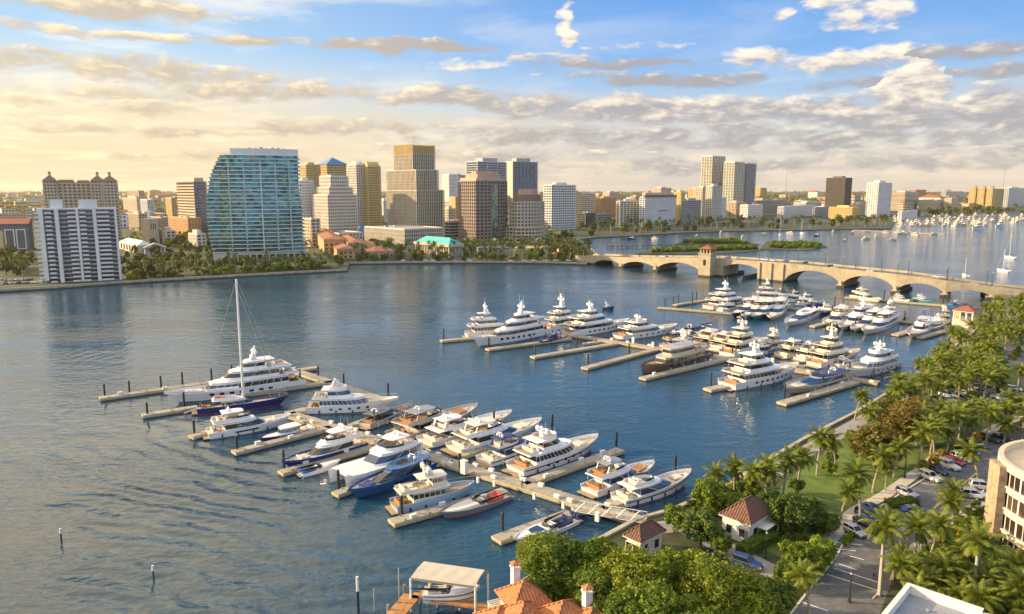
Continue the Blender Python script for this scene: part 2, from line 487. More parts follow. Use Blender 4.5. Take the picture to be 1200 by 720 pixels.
def strip(pts, w, z, off=0.0):
    """flat ribbon along a polyline"""
    b = MB(); L = []
    for i, p in enumerate(pts):
        q = pts[min(i + 1, len(pts) - 1)]; r = pts[max(i - 1, 0)]
        a = atan2(q[1] - r[1], q[0] - r[0]); nx, ny = -sin(a), cos(a)
        L.append(((p[0] + nx * (off + w / 2), p[1] + ny * (off + w / 2), z), (p[0] + nx * (off - w / 2), p[1] + ny * (off - w / 2), z)))
    for i in range(len(L) - 1):
        b.quad(L[i][0], L[i][1], L[i + 1][1], L[i + 1][0])
    return b


def wall_strip(pts, w, z0, z1):
    """solid low wall along a polyline"""
    rings = []
    for i, p in enumerate(pts):
        q = pts[min(i + 1, len(pts) - 1)]; r = pts[max(i - 1, 0)]
        a = atan2(q[1] - r[1], q[0] - r[0]); nx, ny = -sin(a) * w / 2, cos(a) * w / 2
        rings.append([(p[0] + nx, p[1] + ny, z0), (p[0] - nx, p[1] - ny, z0), (p[0] - nx, p[1] - ny, z1), (p[0] + nx, p[1] + ny, z1)])
    return MB().loft(rings)


def smooth_line(pts, k=3):
    """Catmull-Rom through the points"""
    out = []; n = len(pts)
    for i in range(n - 1):
        p0, p1, p2, p3 = pts[max(i - 1, 0)], pts[i], pts[i + 1], pts[min(i + 2, n - 1)]
        for j in range(k):
            t = j / k
            out.append(tuple(.5 * (2 * p1[d] + (p2[d] - p0[d]) * t + (2 * p0[d] - 5 * p1[d] + 4 * p2[d] - p3[d]) * t * t + (3 * p1[d] - p0[d] - 3 * p2[d] + p3[d]) * t ** 3) for d in range(2)))
    return out + [tuple(pts[-1])]


# west shore: the near promontory, then the downtown waterfront, then the bay north of the bridge
SH1 = [at(-60, 348), at(0, 343), at(70, 339), at(140, 333.5), at(250, 327), at(330, 322.5), at(407, 318.5)]
SH2 = [at(410, 310.5), at(470, 309.5), at(560, 309), at(640, 309.5), at(688, 311)]
SH3 = [at(702, 303), at(690, 291), at(676, 282), at(700, 279), at(745, 277), at(800, 273.5), at(850, 271.5), at(940, 270.5), at(1000, 269), at(1045, 268.5),
       at(1050, 258), at(1120, 255), at(1200, 252), at(1330, 249)]
FAR = 16000
west = SH1 + SH2 + SH3 + [(SH3[-1][0] + 9000, FAR), (-14000, FAR), (-14000, 430)]
land('west_land', west, M['west_ground'])


def sea_wall(name, pts, label, m=None, h=2.2, w=.9):
    tag(wall_strip(pts, w, -.9, h).build(name, m or M['seawall']), label, 'seawall')


sea_wall('seawall', SH1, 'long low tan seawall below the white balcony tower and glass tower')
sea_wall('seawall', SH2, 'straight tan seawall along the downtown waterfront up to the bridge')
sea_wall('seawall', SH3[:3], 'short seawall bending round the shore just beyond the bridge')
sea_wall('seawall', SH3[2:10], 'pale seawall below the palm promenade north of the bridge')
sea_wall('seawall', SH3[10:], 'sunlit pale quay wall behind the crowded far marina', M['concrete'], 2.6)

# ------------------------------------------------------------ the city on the west shore
GRID = atan2(.66, .75)                       # the street grid: local x runs north, local y runs west
for nm, c in (('cream', (.52, .45, .34)), ('white_wall', (.66, .65, .62)), ('tan', (.44, .35, .24)), ('beige', (.48, .40, .29)), ('yellow_wall', (.56, .40, .15)),
              ('grey_wall', (.36, .35, .34)), ('brick', (.34, .17, .10)), ('orange_wall', (.50, .28, .13)), ('pinkish', (.48, .33, .26)),
              ('brown_wall', (.26, .20, .165)), ('pale_stone', (.58, .53, .44)), ('dark_wall', (.13, .11, .09)), ('gold_wall', (.52, .39, .17)), ('warm_grey', (.42, .37, .31))):
    M[nm] = mat(nm, c, .75, var=.1, scale=.12, streak=.25)


def glass_mat(name, col, rough=.08, var=.5, metal=.55, sc=.35, warm=None):
    m = bpy.data.materials.new(name); m.use_nodes = True; t = Tree(m.node_tree)
    b = m.node_tree.nodes['Principled BSDF']
    co = t.n('ShaderNodeTexCoord').outputs['Object']
    cell = t.n('ShaderNodeTexVoronoi', dict(distance='CHEBYCHEV'), Vector=co, Scale=sc, Randomness=.6)
    r = t.n('ShaderNodeSeparateColor', i0=cell.outputs['Color']).outputs[0]
    c = t.mix(r, tuple(q * (1 - var) for q in col), tuple(min(1, q * (1 + var)) for q in col))
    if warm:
        c = t.mix(t.m('MULTIPLY', t.rng(t.n('ShaderNodeSeparateColor', i0=cell.outputs['Color']).outputs[1], .80, .86), t.rng(t.noise(co, .06, 3, .6), .46, .56)), c, warm)  # golden reflections painted into scattered cells of the glass
    t.put(b.inputs['Base Color'], c)
    b.inputs['Metallic'].default_value = metal; b.inputs['Roughness'].default_value = rough
    n = t.noise(co, .5, 2, .5)
    bp = t.n('ShaderNodeBump', Strength=.25, Distance=.05, Height=n); t.put(b.inputs['Normal'], bp.outputs[0])
    return m


M['glass_dark'] = glass_mat('glass_dark', (.030, .036, .045), metal=.12)
M['glass_blue'] = glass_mat('glass_blue', (.06, .11, .20), metal=.4)
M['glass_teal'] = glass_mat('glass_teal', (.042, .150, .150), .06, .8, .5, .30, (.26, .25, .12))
M['glass_green'] = glass_mat('glass_green', (.15, .20, .18), .08, .5, .55)
M['glass_bronze'] = glass_mat('glass_bronze', (.07, .05, .035), metal=.3)
M['roof_grey'] = mat('roof_grey', (.33, .32, .31), .9, var=.2, scale=.2)
M['roof_white'] = mat('roof_white', (.58, .57, .55), .9, var=.12, scale=.2, streak=.1)
M['roof_red'] = tile_mat('roof_red', (.36, .10, .05), pitch=.6)
M['roof_orange'] = tile_mat('roof_orange', (.36, .16, .085), pitch=.5)
M['roof_brown'] = mat('roof_brown', (.20, .14, .10), .85, var=.25, scale=.5)
M['roof_pink'] = mat('roof_pink', (.46, .27, .20), .8, var=.15, scale=.3)
M['copper_green'] = mat('copper_green', (.06, .42, .40), .55, var=.15, scale=.3)
M['blue_metal'] = mat('blue_metal', (.05, .16, .38), .4, var=.1, scale=.3)
M['steel'] = mat('steel', (.30, .31, .32), .45, .5)


def frame_from_px(x0, xc, x1, yb, yaw=None):
    """corner, yaw and the two sides of a box from where its corner and ends show"""
    yaw = GRID if yaw is None else yaw
    cx, cy = at(xc, yb, LAND)

    def run(dx, dy, px):
        k = (px - 600) / FPX
        d = FPX and (dx - k * dy * cos(PITCH))
        return (k * depth(cx, cy, LAND) - cx) / d
    a = run(cos(yaw), sin(yaw), x1); b = run(-sin(yaw), cos(yaw), x0)
    return cx, cy, yaw, a, b


def inset(poly, d):
    """move every edge of a convex polygon inwards by d (outwards if negative)"""
    n = len(poly); out = []
    ar = sum(poly[i][0] * poly[(i + 1) % n][1] - poly[(i + 1) % n][0] * poly[i][1] for i in range(n)); sg = 1 if ar > 0 else -1
    for i in range(n):
        p0, p1, p2 = poly[i - 1], poly[i], poly[(i + 1) % n]
        e1 = (p1[0] - p0[0], p1[1] - p0[1]); e2 = (p2[0] - p1[0], p2[1] - p1[1])
        l1 = sqrt(e1[0] ** 2 + e1[1] ** 2) or 1; l2 = sqrt(e2[0] ** 2 + e2[1] ** 2) or 1
        n1 = (-e1[1] / l1 * sg, e1[0] / l1 * sg); n2 = (-e2[1] / l2 * sg, e2[0] / l2 * sg)
        mx, my = n1[0] + n2[0], n1[1] + n2[1]; q = (mx * mx + my * my) / 2 or 1
        out.append((p1[0] + mx * d / q, p1[1] + my * d / q))
    return out


def walk(poly, step):
    """points every step metres along the outline with the edge direction"""
    n = len(poly); res = []
    for i in range(n):
        p, q = poly[i], poly[(i + 1) % n]; l = sqrt((q[0] - p[0]) ** 2 + (q[1] - p[1]) ** 2)
        k = max(1, round(l / step)); a = atan2(q[1] - p[1], q[0] - p[0])
        for j in range(k):
            res.append((p[0] + (q[0] - p[0]) * j / k, p[1] + (q[1] - p[1]) * j / k, a))
    return res


def rect(a, b, x0=0.0, y0=0.0):
    return [(x0, y0), (x0 + a, y0), (x0 + a, y0 + b), (x0, y0 + b)]


def block(root, poly, z0, z1, fl, wm, gm, sp=.42, pier=None, over=0.0, par=1.2, wname='wall', glass_in=.75, roofm=None, pd=.12):
    """one storeyed block: spandrel bands and piers (wall), one glazing ring per storey (window), a roof"""
    n = max(1, round((z1 - z0) / fl)); fh = (z1 - z0) / n
    w = MB(); ring = inset(poly, -over)
    for i in range(n):
        w.prism(ring, z0 + i * fh, z0 + i * fh + fh * sp)
    w.prism(ring, z1, z1 + .6)
    if par:
        k = len(ring); inn = inset(ring, .4)
        for i in range(k):
            a, b, c, d = ring[i], ring[(i + 1) % k], inn[(i + 1) % k], inn[i]
            w.prism([a, b, c, d], z1 + .59, z1 + .6 + par)
    if pier:
        stp, pw = pier
        for (x, y, a) in walk(inset(poly, .02), stp):
            w.obox(x, y, a, pw, .5 + 2 * pd, z0, z1 + .3)
    w.build(wname, wm, root)
    g = inset(poly, glass_in)
    for i in range(n):
        MB().prism(g, z0 + i * fh + fh * sp, z0 + (i + 1) * fh, cap=False).build('window', gm, root)
    if roofm:
        MB().prism(inset(ring, .45), z1 + .6, z1 + .75).build('roof', roofm, root)
        rr_ = random.Random(int(z1 * 10)); xs = [p[0] for p in ring]; ys = [p[1] for p in ring]
        for q in range(3):
            ux = min(xs) + (max(xs) - min(xs)) * rr_.uniform(.15, .75); uy = min(ys) + (max(ys) - min(ys)) * rr_.uniform(.25, .75); uw = rr_.uniform(1.5, 4); ud = rr_.uniform(1.5, 3)
            MB().box(ux, ux + uw, uy, uy + ud, z1 + .75, z1 + 1.2 + rr_.uniform(.6, 2.2)).build('roof_unit', M['steel'] if q else wm, root)
    return z1 + .75


def bld(name, label, x0, xc, x1, yb, yt, yaw=None, group=None, cat='building'):
    cx, cy, yw, a, b = frame_from_px(x0, xc, x1, yb, yaw)
    h = height_at(cx, cy, yt) - LAND
    return empty(name, (cx, cy, LAND), yw, label, cat, group), max(a, 4), max(b, 4), h


def zrow(r, py, dx=0, dy=0):
    """local height on building r of photo row py (over its corner)"""
    return height_at(r.location[0] + dx, r.location[1] + dy, py) - LAND


# --- white balcony tower on the left
r, A, B, H = bld('apartment_tower', 'white balcony apartment tower standing at the waterside on the far left', 36, 52, 143, 332, 246, yaw=radians(27))
core = MB().box(0, A, 0, B, 0, H).build('wall', mat('condo_core', (.42, .40, .37), .8, var=.15, scale=.3), r)
n = 17; fh = H / n
segs = [(.09, .17), (.37, .47), (.52, .60), (.74, .90)]
for k in range(n):
    for s0, s1 in segs + [(-.045, .055)]:
        b_ = MB(); z = k * fh
        b_.box(s0 * A, s1 * A, -1.9, 0, z + .1, z + .28); b_.box(s0 * A, s1 * A, -2.0, -1.85, z + .28, z + 1.25)
        b_.build('balcony', M['white_wall'], r) if k % 1 == 0 else None
    for s0, s1 in ((.06, .21), (.26, .476), (.51, .69), (.735, .97)):
        MB().box(s0 * A + .1, s1 * A - .1, -.05, .02, z + .5, z + 2.35).build('window', M['glass_dark'], r)
    if k % 2:
        MB().box(-.05, .02, B * .1, B * .9, z + .7, z + 2.2).build('window', M['glass_dark'], r)
p = MB()
for s0, s1 in ((.02, .07), (.21, .26), (.476, .51), (.69, .735), (.97, 1.0)):
    p.box(s0 * A, s1 * A, -2.1, .3, 0, H + .6)
p.box(-.15, A + .15, -.15, B + .15, H, H + .9)
p.build('pier', M['white_wall'], r)
MB().box(.16 * A, .32 * A, 2, B - 3, H + .9, H + 6.2).build('penthouse', M['white_wall'], r)
MB().box(.52 * A, .76 * A, 2, B - 3, H + .9, H + 6.0).build('penthouse', M['white_wall'], r)

# --- beige twin-roofed apartment block with cupolas behind it
r, A, B, H = bld('apartment_block', 'sunlit beige apartment block with hipped brown roofs and roof cupolas', 40, 58, 143, 288, 216, yaw=radians(27))
zt = block(r, rect(A, B), 0, H, 3.3, M['tan'], M['glass_bronze'], .5, (4.2, 1.6), 0, .6)
for s0, s1, hh in ((0, .17, 3), (.64, .82, 3), (.80, 1.0, 3)):
    block(r, rect((s1 - s0) * A, 9, s0 * A, -1.5), 0, H + hh, 3.3, M['beige'], M['glass_bronze'], .5, (3.2, 1.1), 0, 0, 'tower_bay')
    MB().hip(s0 * A, s1 * A, -1.5, 9, H + hh + .6, 5.5, 1.0, 1.5).build('roof', M['roof_brown'], r)
    c = (s0 + s1) / 2 * A
    MB().prism([(c + 1.5 * cos(q * pi / 4), 3.7 + 1.5 * sin(q * pi / 4)) for q in range(8)], H + hh + 5.4, H + hh + 8.6).build('cupola', M['beige'], r)
    MB().prism([(c + 2.1 * cos(q * pi / 4), 3.7 + 2.1 * sin(q * pi / 4)) for q in range(8)], H + hh + 8.6, H + hh + 10.4, .1).build('cupola_roof', M['roof_brown'], r)
MB().hip(.18 * A, .42 * A, 1, B, H + .7, 4, .8).build('roof', M['roof_brown'], r)
MB().hip(.44 * A, .63 * A, 1, B, H + .7, 3.5, .8).build('roof', M['roof_brown'], r)

# --- the glass tower with a curved front and terraces stepping down on its left
r, A, B, H = bld('glass_tower', 'teal glass apartment tower with bowed front and terraces stepping down its left side', 250, 262, 357, 306, 182, yaw=radians(20))
NF = 25; fh = (H - 7) / (NF * .965)


def bow(x0, x1, y1, k=15, sag=7.5):
    P = [(x0 + (x1 - x0) * i / k, -sag * sin(pi * min(1, max(0, ((x0 + (x1 - x0) * i / k) / A * .92 + .04))))) for i in range(k + 1)]
    return P + [(x1, y1), (x0, y1)]


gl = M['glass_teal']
M['slab_white'] = mat('slab_white', (.62, .65, .65), .6, var=.06)
M['rail_glass'] = glass_mat('rail_glass', (.09, .22, .25), .1, .4, .5, .3)
for k in range(NF):
    z = 7 + k * fh * .965
    back = max(0, k - 12) / 12
    x0 = -9.5 + (0 if k > 9 else ((9 - k) / 9) ** 2 * 3.0) + back ** 2.1 * 11.0
    x1 = A - 1.5 + 1.5 * sin(pi * min(1, (k + 4) / 20))
    P = bow(x0, x1, B)
    MB().prism(inset(P, -1.1), z, z + .5).build('floor_slab', M['slab_white'], r)
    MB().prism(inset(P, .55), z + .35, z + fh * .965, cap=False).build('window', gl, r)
    rail = MB(); Q = inset(P, -.95); Q2 = inset(P, -.88)
    for i in range(len(Q)):
        if i in (2, 8, 12):
            continue
        rail.prism([Q[i], Q[(i + 1) % len(Q)], Q2[(i + 1) % len(Q)], Q2[i]], z + .35, z + 1.4)
    rail.build('balustrade', M['rail_glass'], r)
zt = 7 + NF * fh * .965
fins = MB()
for s in (.12, .3, .5, .68, .85):
    for (x, y, a) in [(s * A, -7.5 * sin(pi * min(1, (s * .92 + .04))) + .3, 0)]:
        fins.box(x - .5, x + .5, y, y + 2.5, 7, zt - 4)
fins.build('fin', M['slab_white'], r)
MB().prism(inset(bow(9, A - .5, B), 1.0), zt, zt + 5.5).build('crown_screen', M['roof_white'], r)
MB().prism(bow(5, A + .2, B), zt, zt + .5).build('floor_slab', M['slab_white'], r)
mech = MB()
for i in range(7):
    mech.box(24 + i * 4.5, 26.5 + i * 4.5, 6, 10, zt + 5.5, zt + 6.2 + random.random() * 1.6)
mech.build('roof_plant', M['roof_grey'], r)
MB().prism(inset(bow(-8, A + 4, B + 3), .2), 0, 6.6).build('podium', M['pale_stone'], r)
for i in range(13):
    MB().box(2 + i * A / 13, 2 + i * A / 13 + 3.2, -9.3, -8.2, .4, 5.2).build('window', M['glass_dark'], r)


def simple(name, label, x0, xc, x1, yb, yt, wm, gm, fl=3.5, sp=.45, pier=(4, 1.1), yaw=None, par=1.0, roof='roof_grey', mech=True, group=None, over=0.0, mech_h=4):
    r, A, B, H = bld(name, label, x0, xc, x1, yb, yt, yaw, group)
    z = block(r, rect(A, B), 0, H, fl, M[wm], M[gm], sp, pier, over, par, roofm=M[roof])
    if mech:
        MB().box(A * .25, A * .7, B * .25, B * .75, z, z + mech_h).build('roof_plant', M[wm], r)
    return r, A, B, H


# office block left of the glass tower: tan bands paint sunlight on its left side, blue glass front
r, A, B, H = bld('office_block', 'bronze and dark blue glass office block left of the teal glass tower', 211, 231, 246, 277, 214)
block(r, rect(A, B), 0, H, 3.6, M['brown_wall'], M['glass_blue'], .3, (3.5, .35), 0, .8, roofm=M['roof_grey'])
f_ = MB()
for k in range(int(H / 3.6)):
    f_.box(-.35, -.15, 0, B, k * 3.6 + 1.2, k * 3.6 + 2.9)
f_.build('facade_band', M['tan'], r)
MB().box(A * .2, A * .9, B * .1, B * .6, H + 1, H + 6).build('roof_plant', M['tan'], r)
simple('apartment_house', 'low orange brick apartment house with a blue glazed end', 199, 222, 236, 278, 257, 'orange_wall', 'glass_blue', 3.2, .55, (4, 1.8), mech=False)
simple('office_block', 'red brick and glass block behind the square church tower', 176, 190, 200, 270, 256, 'pinkish', 'glass_blue', 3.4, .5, (3, 1), mech=False)
simple('apartment_house', 'cream apartment block with white corner bays behind the balcony tower', 146, 162, 172, 256, 233, 'cream', 'glass_dark', 3.3, .5, (4, 1.6))
simple('office_block', 'small white and blue glass block next to the cream apartment block', 166, 174, 182, 257, 235, 'white_wall', 'glass_blue', 3.3, .4, (3, .6), mech=False)
simple('apartment_house', 'pink and tan apartment house with a stepped roof under a slim mast', 150, 164, 170, 240, 224, 'pinkish', 'glass_dark', 3.3, .5, (4, 1.6))
r, A, B, H = simple('office_block', 'narrow golden block with a slim mast on its roof', 196, 203, 208, 262, 233, 'gold_wall', 'glass_bronze', 3.4, .55, (3, 1.4), mech=False)
MB().tube((A * .5, B * .5, H), (A * .5, B * .5, H + 16), .35, .12).build('mast', M['steel'], r)
# church tower, its nave and the columned hall
r, A, B, H = bld('church', 'square tan church tower with a small white spire', 167, 176, 187, 287, 258)
MB().box(0, A, 0, B, 0, H).build('tower', M['tan'], r)
MB().box(-.3, A + .3, -.3, B + .3, H, H + .8).build('cornice', M['tan'], r)
MB().prism([(A / 2 + 1.6 * cos(q * pi / 4), B / 2 + 1.6 * sin(q * pi / 4)) for q in range(8)], H + .8, H + 3.5).build('belfry', M['white_wall'], r)
MB().prism([(A / 2 + 1.7 * cos(q * pi / 4), B / 2 + 1.7 * sin(q * pi / 4)) for q in range(8)], H + 3.5, H + 11, .02).build('spire', M['white_wall'], r)
for i in range(3):
    MB().box(A * (.2 + .22 * i), A * (.32 + .22 * i), -.06, .05, H * .62, H * .85).build('window', M['glass_dark'], r)
r, A, B, H = bld('classical_hall', 'small grey classical hall with columns and a pediment among palms', 166, 169, 195, 301, 291, yaw=radians(25))
MB().box(0, A, 2.5, B + 8, 0, H).build('wall', M['grey_wall'], r)
MB().add([(-.5, 0, H), (A + .5, 0, H), (A / 2, 0, H + 4), (-.5, B + 8.3, H), (A + .5, B + 8.3, H), (A / 2, B + 8.3, H + 4)], [(0, 1, 2), (5, 4, 3), (0, 2, 5, 3), (1, 4, 5, 2), (0, 3, 4, 1)]) if False else None
g = MB(); g.add([(-.5, 0, H), (A + .5, 0, H), (A / 2, 0, H + 4), (-.5, B + 8.3, H), (A + .5, B + 8.3, H), (A / 2, B + 8.3, H + 4)], [(0, 1, 2), (5, 4, 3), (0, 2, 5, 3), (1, 4, 5, 2), (0, 3, 4, 1)])
g.build('pediment_roof', M['grey_wall'], r)
for i in range(6):
    MB().tube((1 + i * (A - 2) / 5, .8, 0), (1 + i * (A - 2) / 5, .8, H), .45, .4).build('column', M['white_wall'], r)
r, A, B, H = bld('church_hall', 'long pale hall with a hipped white roof beside the church tower', 140, 162, 180, 297, 288)
MB().box(0, A, 0, B, 0, H).build('wall', M['cream'], r); MB().hip(0, A, 0, B, H, 4, .6).build('roof', M['roof_white'], r)
for i in range(6):
    MB().box(-.08, .05, B * (.08 + .15 * i), B * (.15 + .15 * i), 1, H - 1).build('window', M['glass_dark'], r)

# red-roofed garage and long block at the left edge
r, A, B, H = bld('parking_garage', 'dark fronted garage with white framed openings and a red roof', -20, -2, 36, 294, 263, yaw=radians(25))
MB().box(0, A, 0, B + 20, 0, H).build('wall', mat('slate_wall', (.12, .13, .15), .8, var=.15, scale=.2), r)
MB().box(-.3, 5, -.3, B, 0, H * .75).build('wing', M['yellow_wall'], r)
for i in range(2):
    x = 6.5 + i * (A - 8) * .5
    f_ = MB().box(x, x + A * .3, -.5, -.05, 1, H * .80).build('frame', M['white_wall'], r)
    MB().box(x + .9, x + A * .3 - .9, -.58, -.45, 1.8, H * .80 - .9).build('opening', M['dark_wall'], f_)
g = MB(); g.add([(-1, -1, H), (A + 1, -1, H), (A + 1, 12, H + 5), (-1, 12, H + 5), (-1, 24, H), (A + 1, 24, H)], [(0, 1, 2, 3), (3, 2, 5, 4), (0, 3, 4), (1, 5, 2)])
g.build('roof', M['roof_red'], r)
simple('school_block', 'long dusky pink block with a row of small openings at the left edge', -25, -20, 36, 268, 252, 'pinkish', 'glass_dark', 4, .6, (4, 2.0), yaw=radians(12), mech=False, roof='roof_brown')
simple('office_block', 'slim cream block peeping out left of the balcony tower', 29, 33, 40, 280, 246, 'cream', 'glass_dark', 3.4, .7, None, yaw=radians(25), mech=False)

# --- group right of the glass tower
r, A, B, H = bld('office_tower', 'pale stepped office tower with small square windows below a blue pyramid roof', 368, 386, 420, 284, 216)
block(r, rect(A, B), 0, H * .80, 3.7, M['pale_stone'], M['glass_dark'], .5, (2.6, 1.0), 0, .8, roofm=M['roof_grey'])
block(r, rect(A * .80, B * .86, A * .1, B * .07), H * .80, H * .93, 3.7, M['pale_stone'], M['glass_dark'], .5, (2.6, 1.0), 0, .8, 'upper_wall', roofm=M['roof_grey'])
block(r, rect(A * .60, B * .7, A * .2, B * .15), H * .93, H * 1.12, 3.7, M['pale_stone'], M['glass_blue'], .45, (2.6, 1.0), 0, 1.4, 'upper_wall', roofm=M['roof_grey'])
r, A, B, H = bld('pyramid_tower', 'golden tower topped with a blue pyramid roof behind the pale stepped tower', 375, 386, 410, 268, 193)
block(r, rect(A, B), 0, H, 3.6, M['gold_wall'], M['glass_bronze'], .45, (3, 1.1), 0, 0)
MB().prism(inset(rect(A, B), -.8), H + .6, H + .6 + A * .30, .02).build('roof', M['blue_metal'], r)
r, A, B, H = simple('apartment_tower', 'golden yellow tower half hidden between the glass tower and the pyramid roof', 354, 362, 378, 270, 194, 'gold_wall', 'glass_bronze', 3.3, .5, (3.5, 1.3))
r, A, B, H = bld('apartment_tower', 'white and cream residential tower with rounded corner turrets', 409, 420, 432, 275, 194)
block(r, rect(A, B), 0, H, 3.2, M['pale_stone'], M['glass_dark'], .45, (3.0, 1.0), 0, 1)
MB().prism([(A * .5 + A * .42 * cos(q * pi / 8), B * .5 + B * .42 * sin(q * pi / 8)) for q in range(16)], H + .6, H + 5, .8).build('turret', M['pale_stone'], r)
r, A, B, H = bld('apartment_tower', 'yellow residential tower with an arched top right of the white turreted one', 426, 433, 448, 275, 196)
block(r, rect(A, B), 0, H, 3.2, M['yellow_wall'], M['glass_green'], .40, (2.6, .9), 0, 1)
MB().tube((A * .05, B * .5, H + .5), (A * .95, B * .5, H + .5), min(A, B) * .45, n=20).build('arched_roof', M['gold_wall'], r)
simple('apartment_house', 'white apartment block with black windows tucked behind the glass tower', 348, 354, 370, 282, 213, 'white_wall', 'glass_dark', 3.2, .5, (3, 1.2))
simple('office_block', 'low pale podium block right of the glass tower foot', 354, 366, 376, 290, 258, 'cream', 'glass_dark', 3.6, .5, (4, 1.6), mech=False)
r, A, B, H = bld('pavilion_hall', 'low hall with a pitched blue metal roof behind the waterfront villas', 412, 420, 440, 279, 271)
MB().box(0, A, 0, B, 0, H).build('wall', M['white_wall'], r); MB().hip(0, A, 0, B, H, 6, 1.5).build('roof', M['blue_metal'], r)
simple('office_block', 'long low pale block under the stepped tower', 378, 398, 425, 291, 275, 'pale_stone', 'glass_dark', 3.8, .5, (4, 1.6), mech=False)

# mediterranean houses by the water
vl = [(368, 380, 404, 299, 281, 'orange_wall', 'tall orange plastered villa with red tiles by the waterfront'), (398, 408, 428, 300, 285, 'pinkish', 'pink villa with red tiles right of the tall orange villa'),
      (388, 396, 420, 304, 293, 'orange_wall', 'small orange villa in front of the pink villa'), (416, 432, 462, 303, 295, 'pinkish', 'long pink arcade of shops with red tiles by the waterfront')]
for x0, xc, x1, yb, yt, wm, lab in vl:
    r, A, B, H = bld('villa', lab, x0, xc, x1, yb, yt, yaw=radians(18), group='mediterranean houses by the water')
    MB().box(0, A, 0, B + 4, 0, H).build('wall', M[wm], r)
    MB().hip(0, A, 0, B + 4, H, 2.6, .7).build('roof', M['roof_orange'], r)
    k = max(3, int(A / 4))
    for i in range(k):
        for q in range(max(1, int(H / 3.6))):
            MB().box(A * (i + .3) / k, A * (i + .7) / k, -.08, .05, q * 3.5 + 1, q * 3.5 + 2.8).build('window', M['glass_dark'], r)

# --- white finned tower in three steps on a planted podium
r, A, B, H = bld('office_tower', 'tall white finned office tower rising in three steps from a planted podium', 455, 489, 521, 284, 172)
z1, z2 = zrow(r, 224), zrow(r, 200)
block(r, rect(A, B), 0, z1, 3.9, M['cream'], M['glass_green'], .10, (2.5, .7), 0, .6, roofm=M['roof_grey'], pd=.25)
block(r, rect(A * .80, B), z1 + .8, z2, 3.9, M['cream'], M['glass_green'], .10, (2.5, .7), 0, .6, 'upper_wall', roofm=M['roof_grey'], pd=.25)
block(r, rect(A * .80, B * .62, 0, B * .1), z2 + .8, H - 8, 3.9, M['cream'], M['glass_green'], .10, (2.5, .7), 0, .3, 'upper_wall', pd=.25)
sc = MB()
for (x, y, a) in walk(rect(A * .80, B * .62, 0, B * .1), 1.9):
    sc.obox(x, y, a, .55, .8, H - 8, H + 3)
sc.prism(inset(rect(A * .80, B * .62, 0, B * .1), 1.2), H - 8, H + 2.4)
sc.build('crown_screen', M['gold_wall'], r)
r, A, B, H = bld('podium_block', 'planted podium with slim white fins below the tall finned tower', 428, 474, 520, 290, 270)
block(r, rect(A, B), 0, H, 4.2, M['pale_stone'], M['glass_dark'], .22, (2.2, .6), 0, .8, roofm=M['roof_grey'], pd=.25)

# --- hall with the green copper roof
r, A, B, H = bld('civic_hall', 'low stone hall with tall columns and a bright green copper roof', 486, 526, 543, 302, 290)
MB().box(2, A - 2, 2, B - 2, 0, H).build('wall', M['warm_grey'], r)
for (x, y, a) in walk(inset(rect(A, B), 1.0), 3.6):
    MB().obox(x, y, a, 1.0, 1.0, 0, H).build('column', M['beige'], r)
MB().box(-.5, A + .5, -.5, B + .5, H, H + 2.4).build('cornice', M['beige'], r)
MB().hip(1, A - 1, 1, B - 1, H + 2.4, 5.0, .5).build('roof', M['copper_green'], r)

# --- small towers seen between
simple('apartment_tower', 'white apartment tower with grey side behind the finned tower', 519, 527, 538, 252, 205, 'white_wall', 'glass_dark', 3.2, .55, (5, 2.2), mech=False)
simple('apartment_tower', 'grey apartment tower close behind the white one', 526, 536, 546, 250, 206, 'grey_wall', 'glass_dark', 3.2, .45, (4, 1.2))
simple('office_block', 'small plain golden block in front of the grey apartment tower', 527, 534, 545, 262, 232, 'gold_wall', 'glass_bronze', 3.4, .75, None, mech=False)
simple('parking_garage', 'low open parking garage beside the rounded brown tower', 521, 528, 542, 283, 262, 'warm_grey', 'glass_dark', 3.2, .5, None, mech=False)

# --- rounded brown tower with stepped pink crown
r, A, B, H = bld('office_tower', 'brown office tower with a bowed front and a stepped pink tile crown', 538, 558, 594, 286, 213)


def bowed(A, B, sag, k=10, x0=0.0):
    return [(x0 + A * i / k, -sag * sin(pi * i / k)) for i in range(k + 1)] + [(x0 + A, B), (x0, B)]


P = bowed(A, B, A * .10)
block(r, P, 0, H, 3.8, M['brown_wall'], M['glass_dark'], .42, (3.4, 1.3), 0, .6, roofm=M['roof_pink'])
MB().box(A * .42, A * .60, -A * .10 - .5, 0, 4, H - 4).build('glass_bay', M['glass_green'], r)
z = H + .7
for f, h_ in ((.03, 3.5), (.13, 4.0), (.23, 3.5)):
    MB().prism(inset(P, f * A), z, z + h_, .995).build('crown_tier', M['roof_pink'] if f > .1 else M['pinkish'], r); z += h_
# --- twin dark glass towers behind
r, A, B, H = bld('glass_tower', 'dark glass tower with white corner frames behind the brown bowed tower', 547, 560, 594, 265, 190)
block(r, rect(A, B), 0, H, 3.8, M['pale_stone'], M['glass_blue'], .18, (A / 3, .9), 0, .5, roofm=M['roof_grey'])
MB().box(A * .25, A * .75, B * .2, B * .8, H + .7, H + 7).build('roof_plant', M['grey_wall'], r)
r, A, B, H = bld('glass_tower', 'tall blue glass tower with a plain stone side wall', 592, 601, 630, 262, 190)
block(r, rect(A, B), 0, H, 3.8, M['steel'], M['glass_blue'], .15, (A / 7, .5), 0, .5, roofm=M['roof_grey'])
MB().box(-.6, .35, -.3, B + .3, 0, H + .5).build('side_wall', M['cream'], r)
MB().box(A * .2, A * .75, B * .2, B * .8, H + .7, H + 7).build('roof_plant', M['grey_wall'], r)
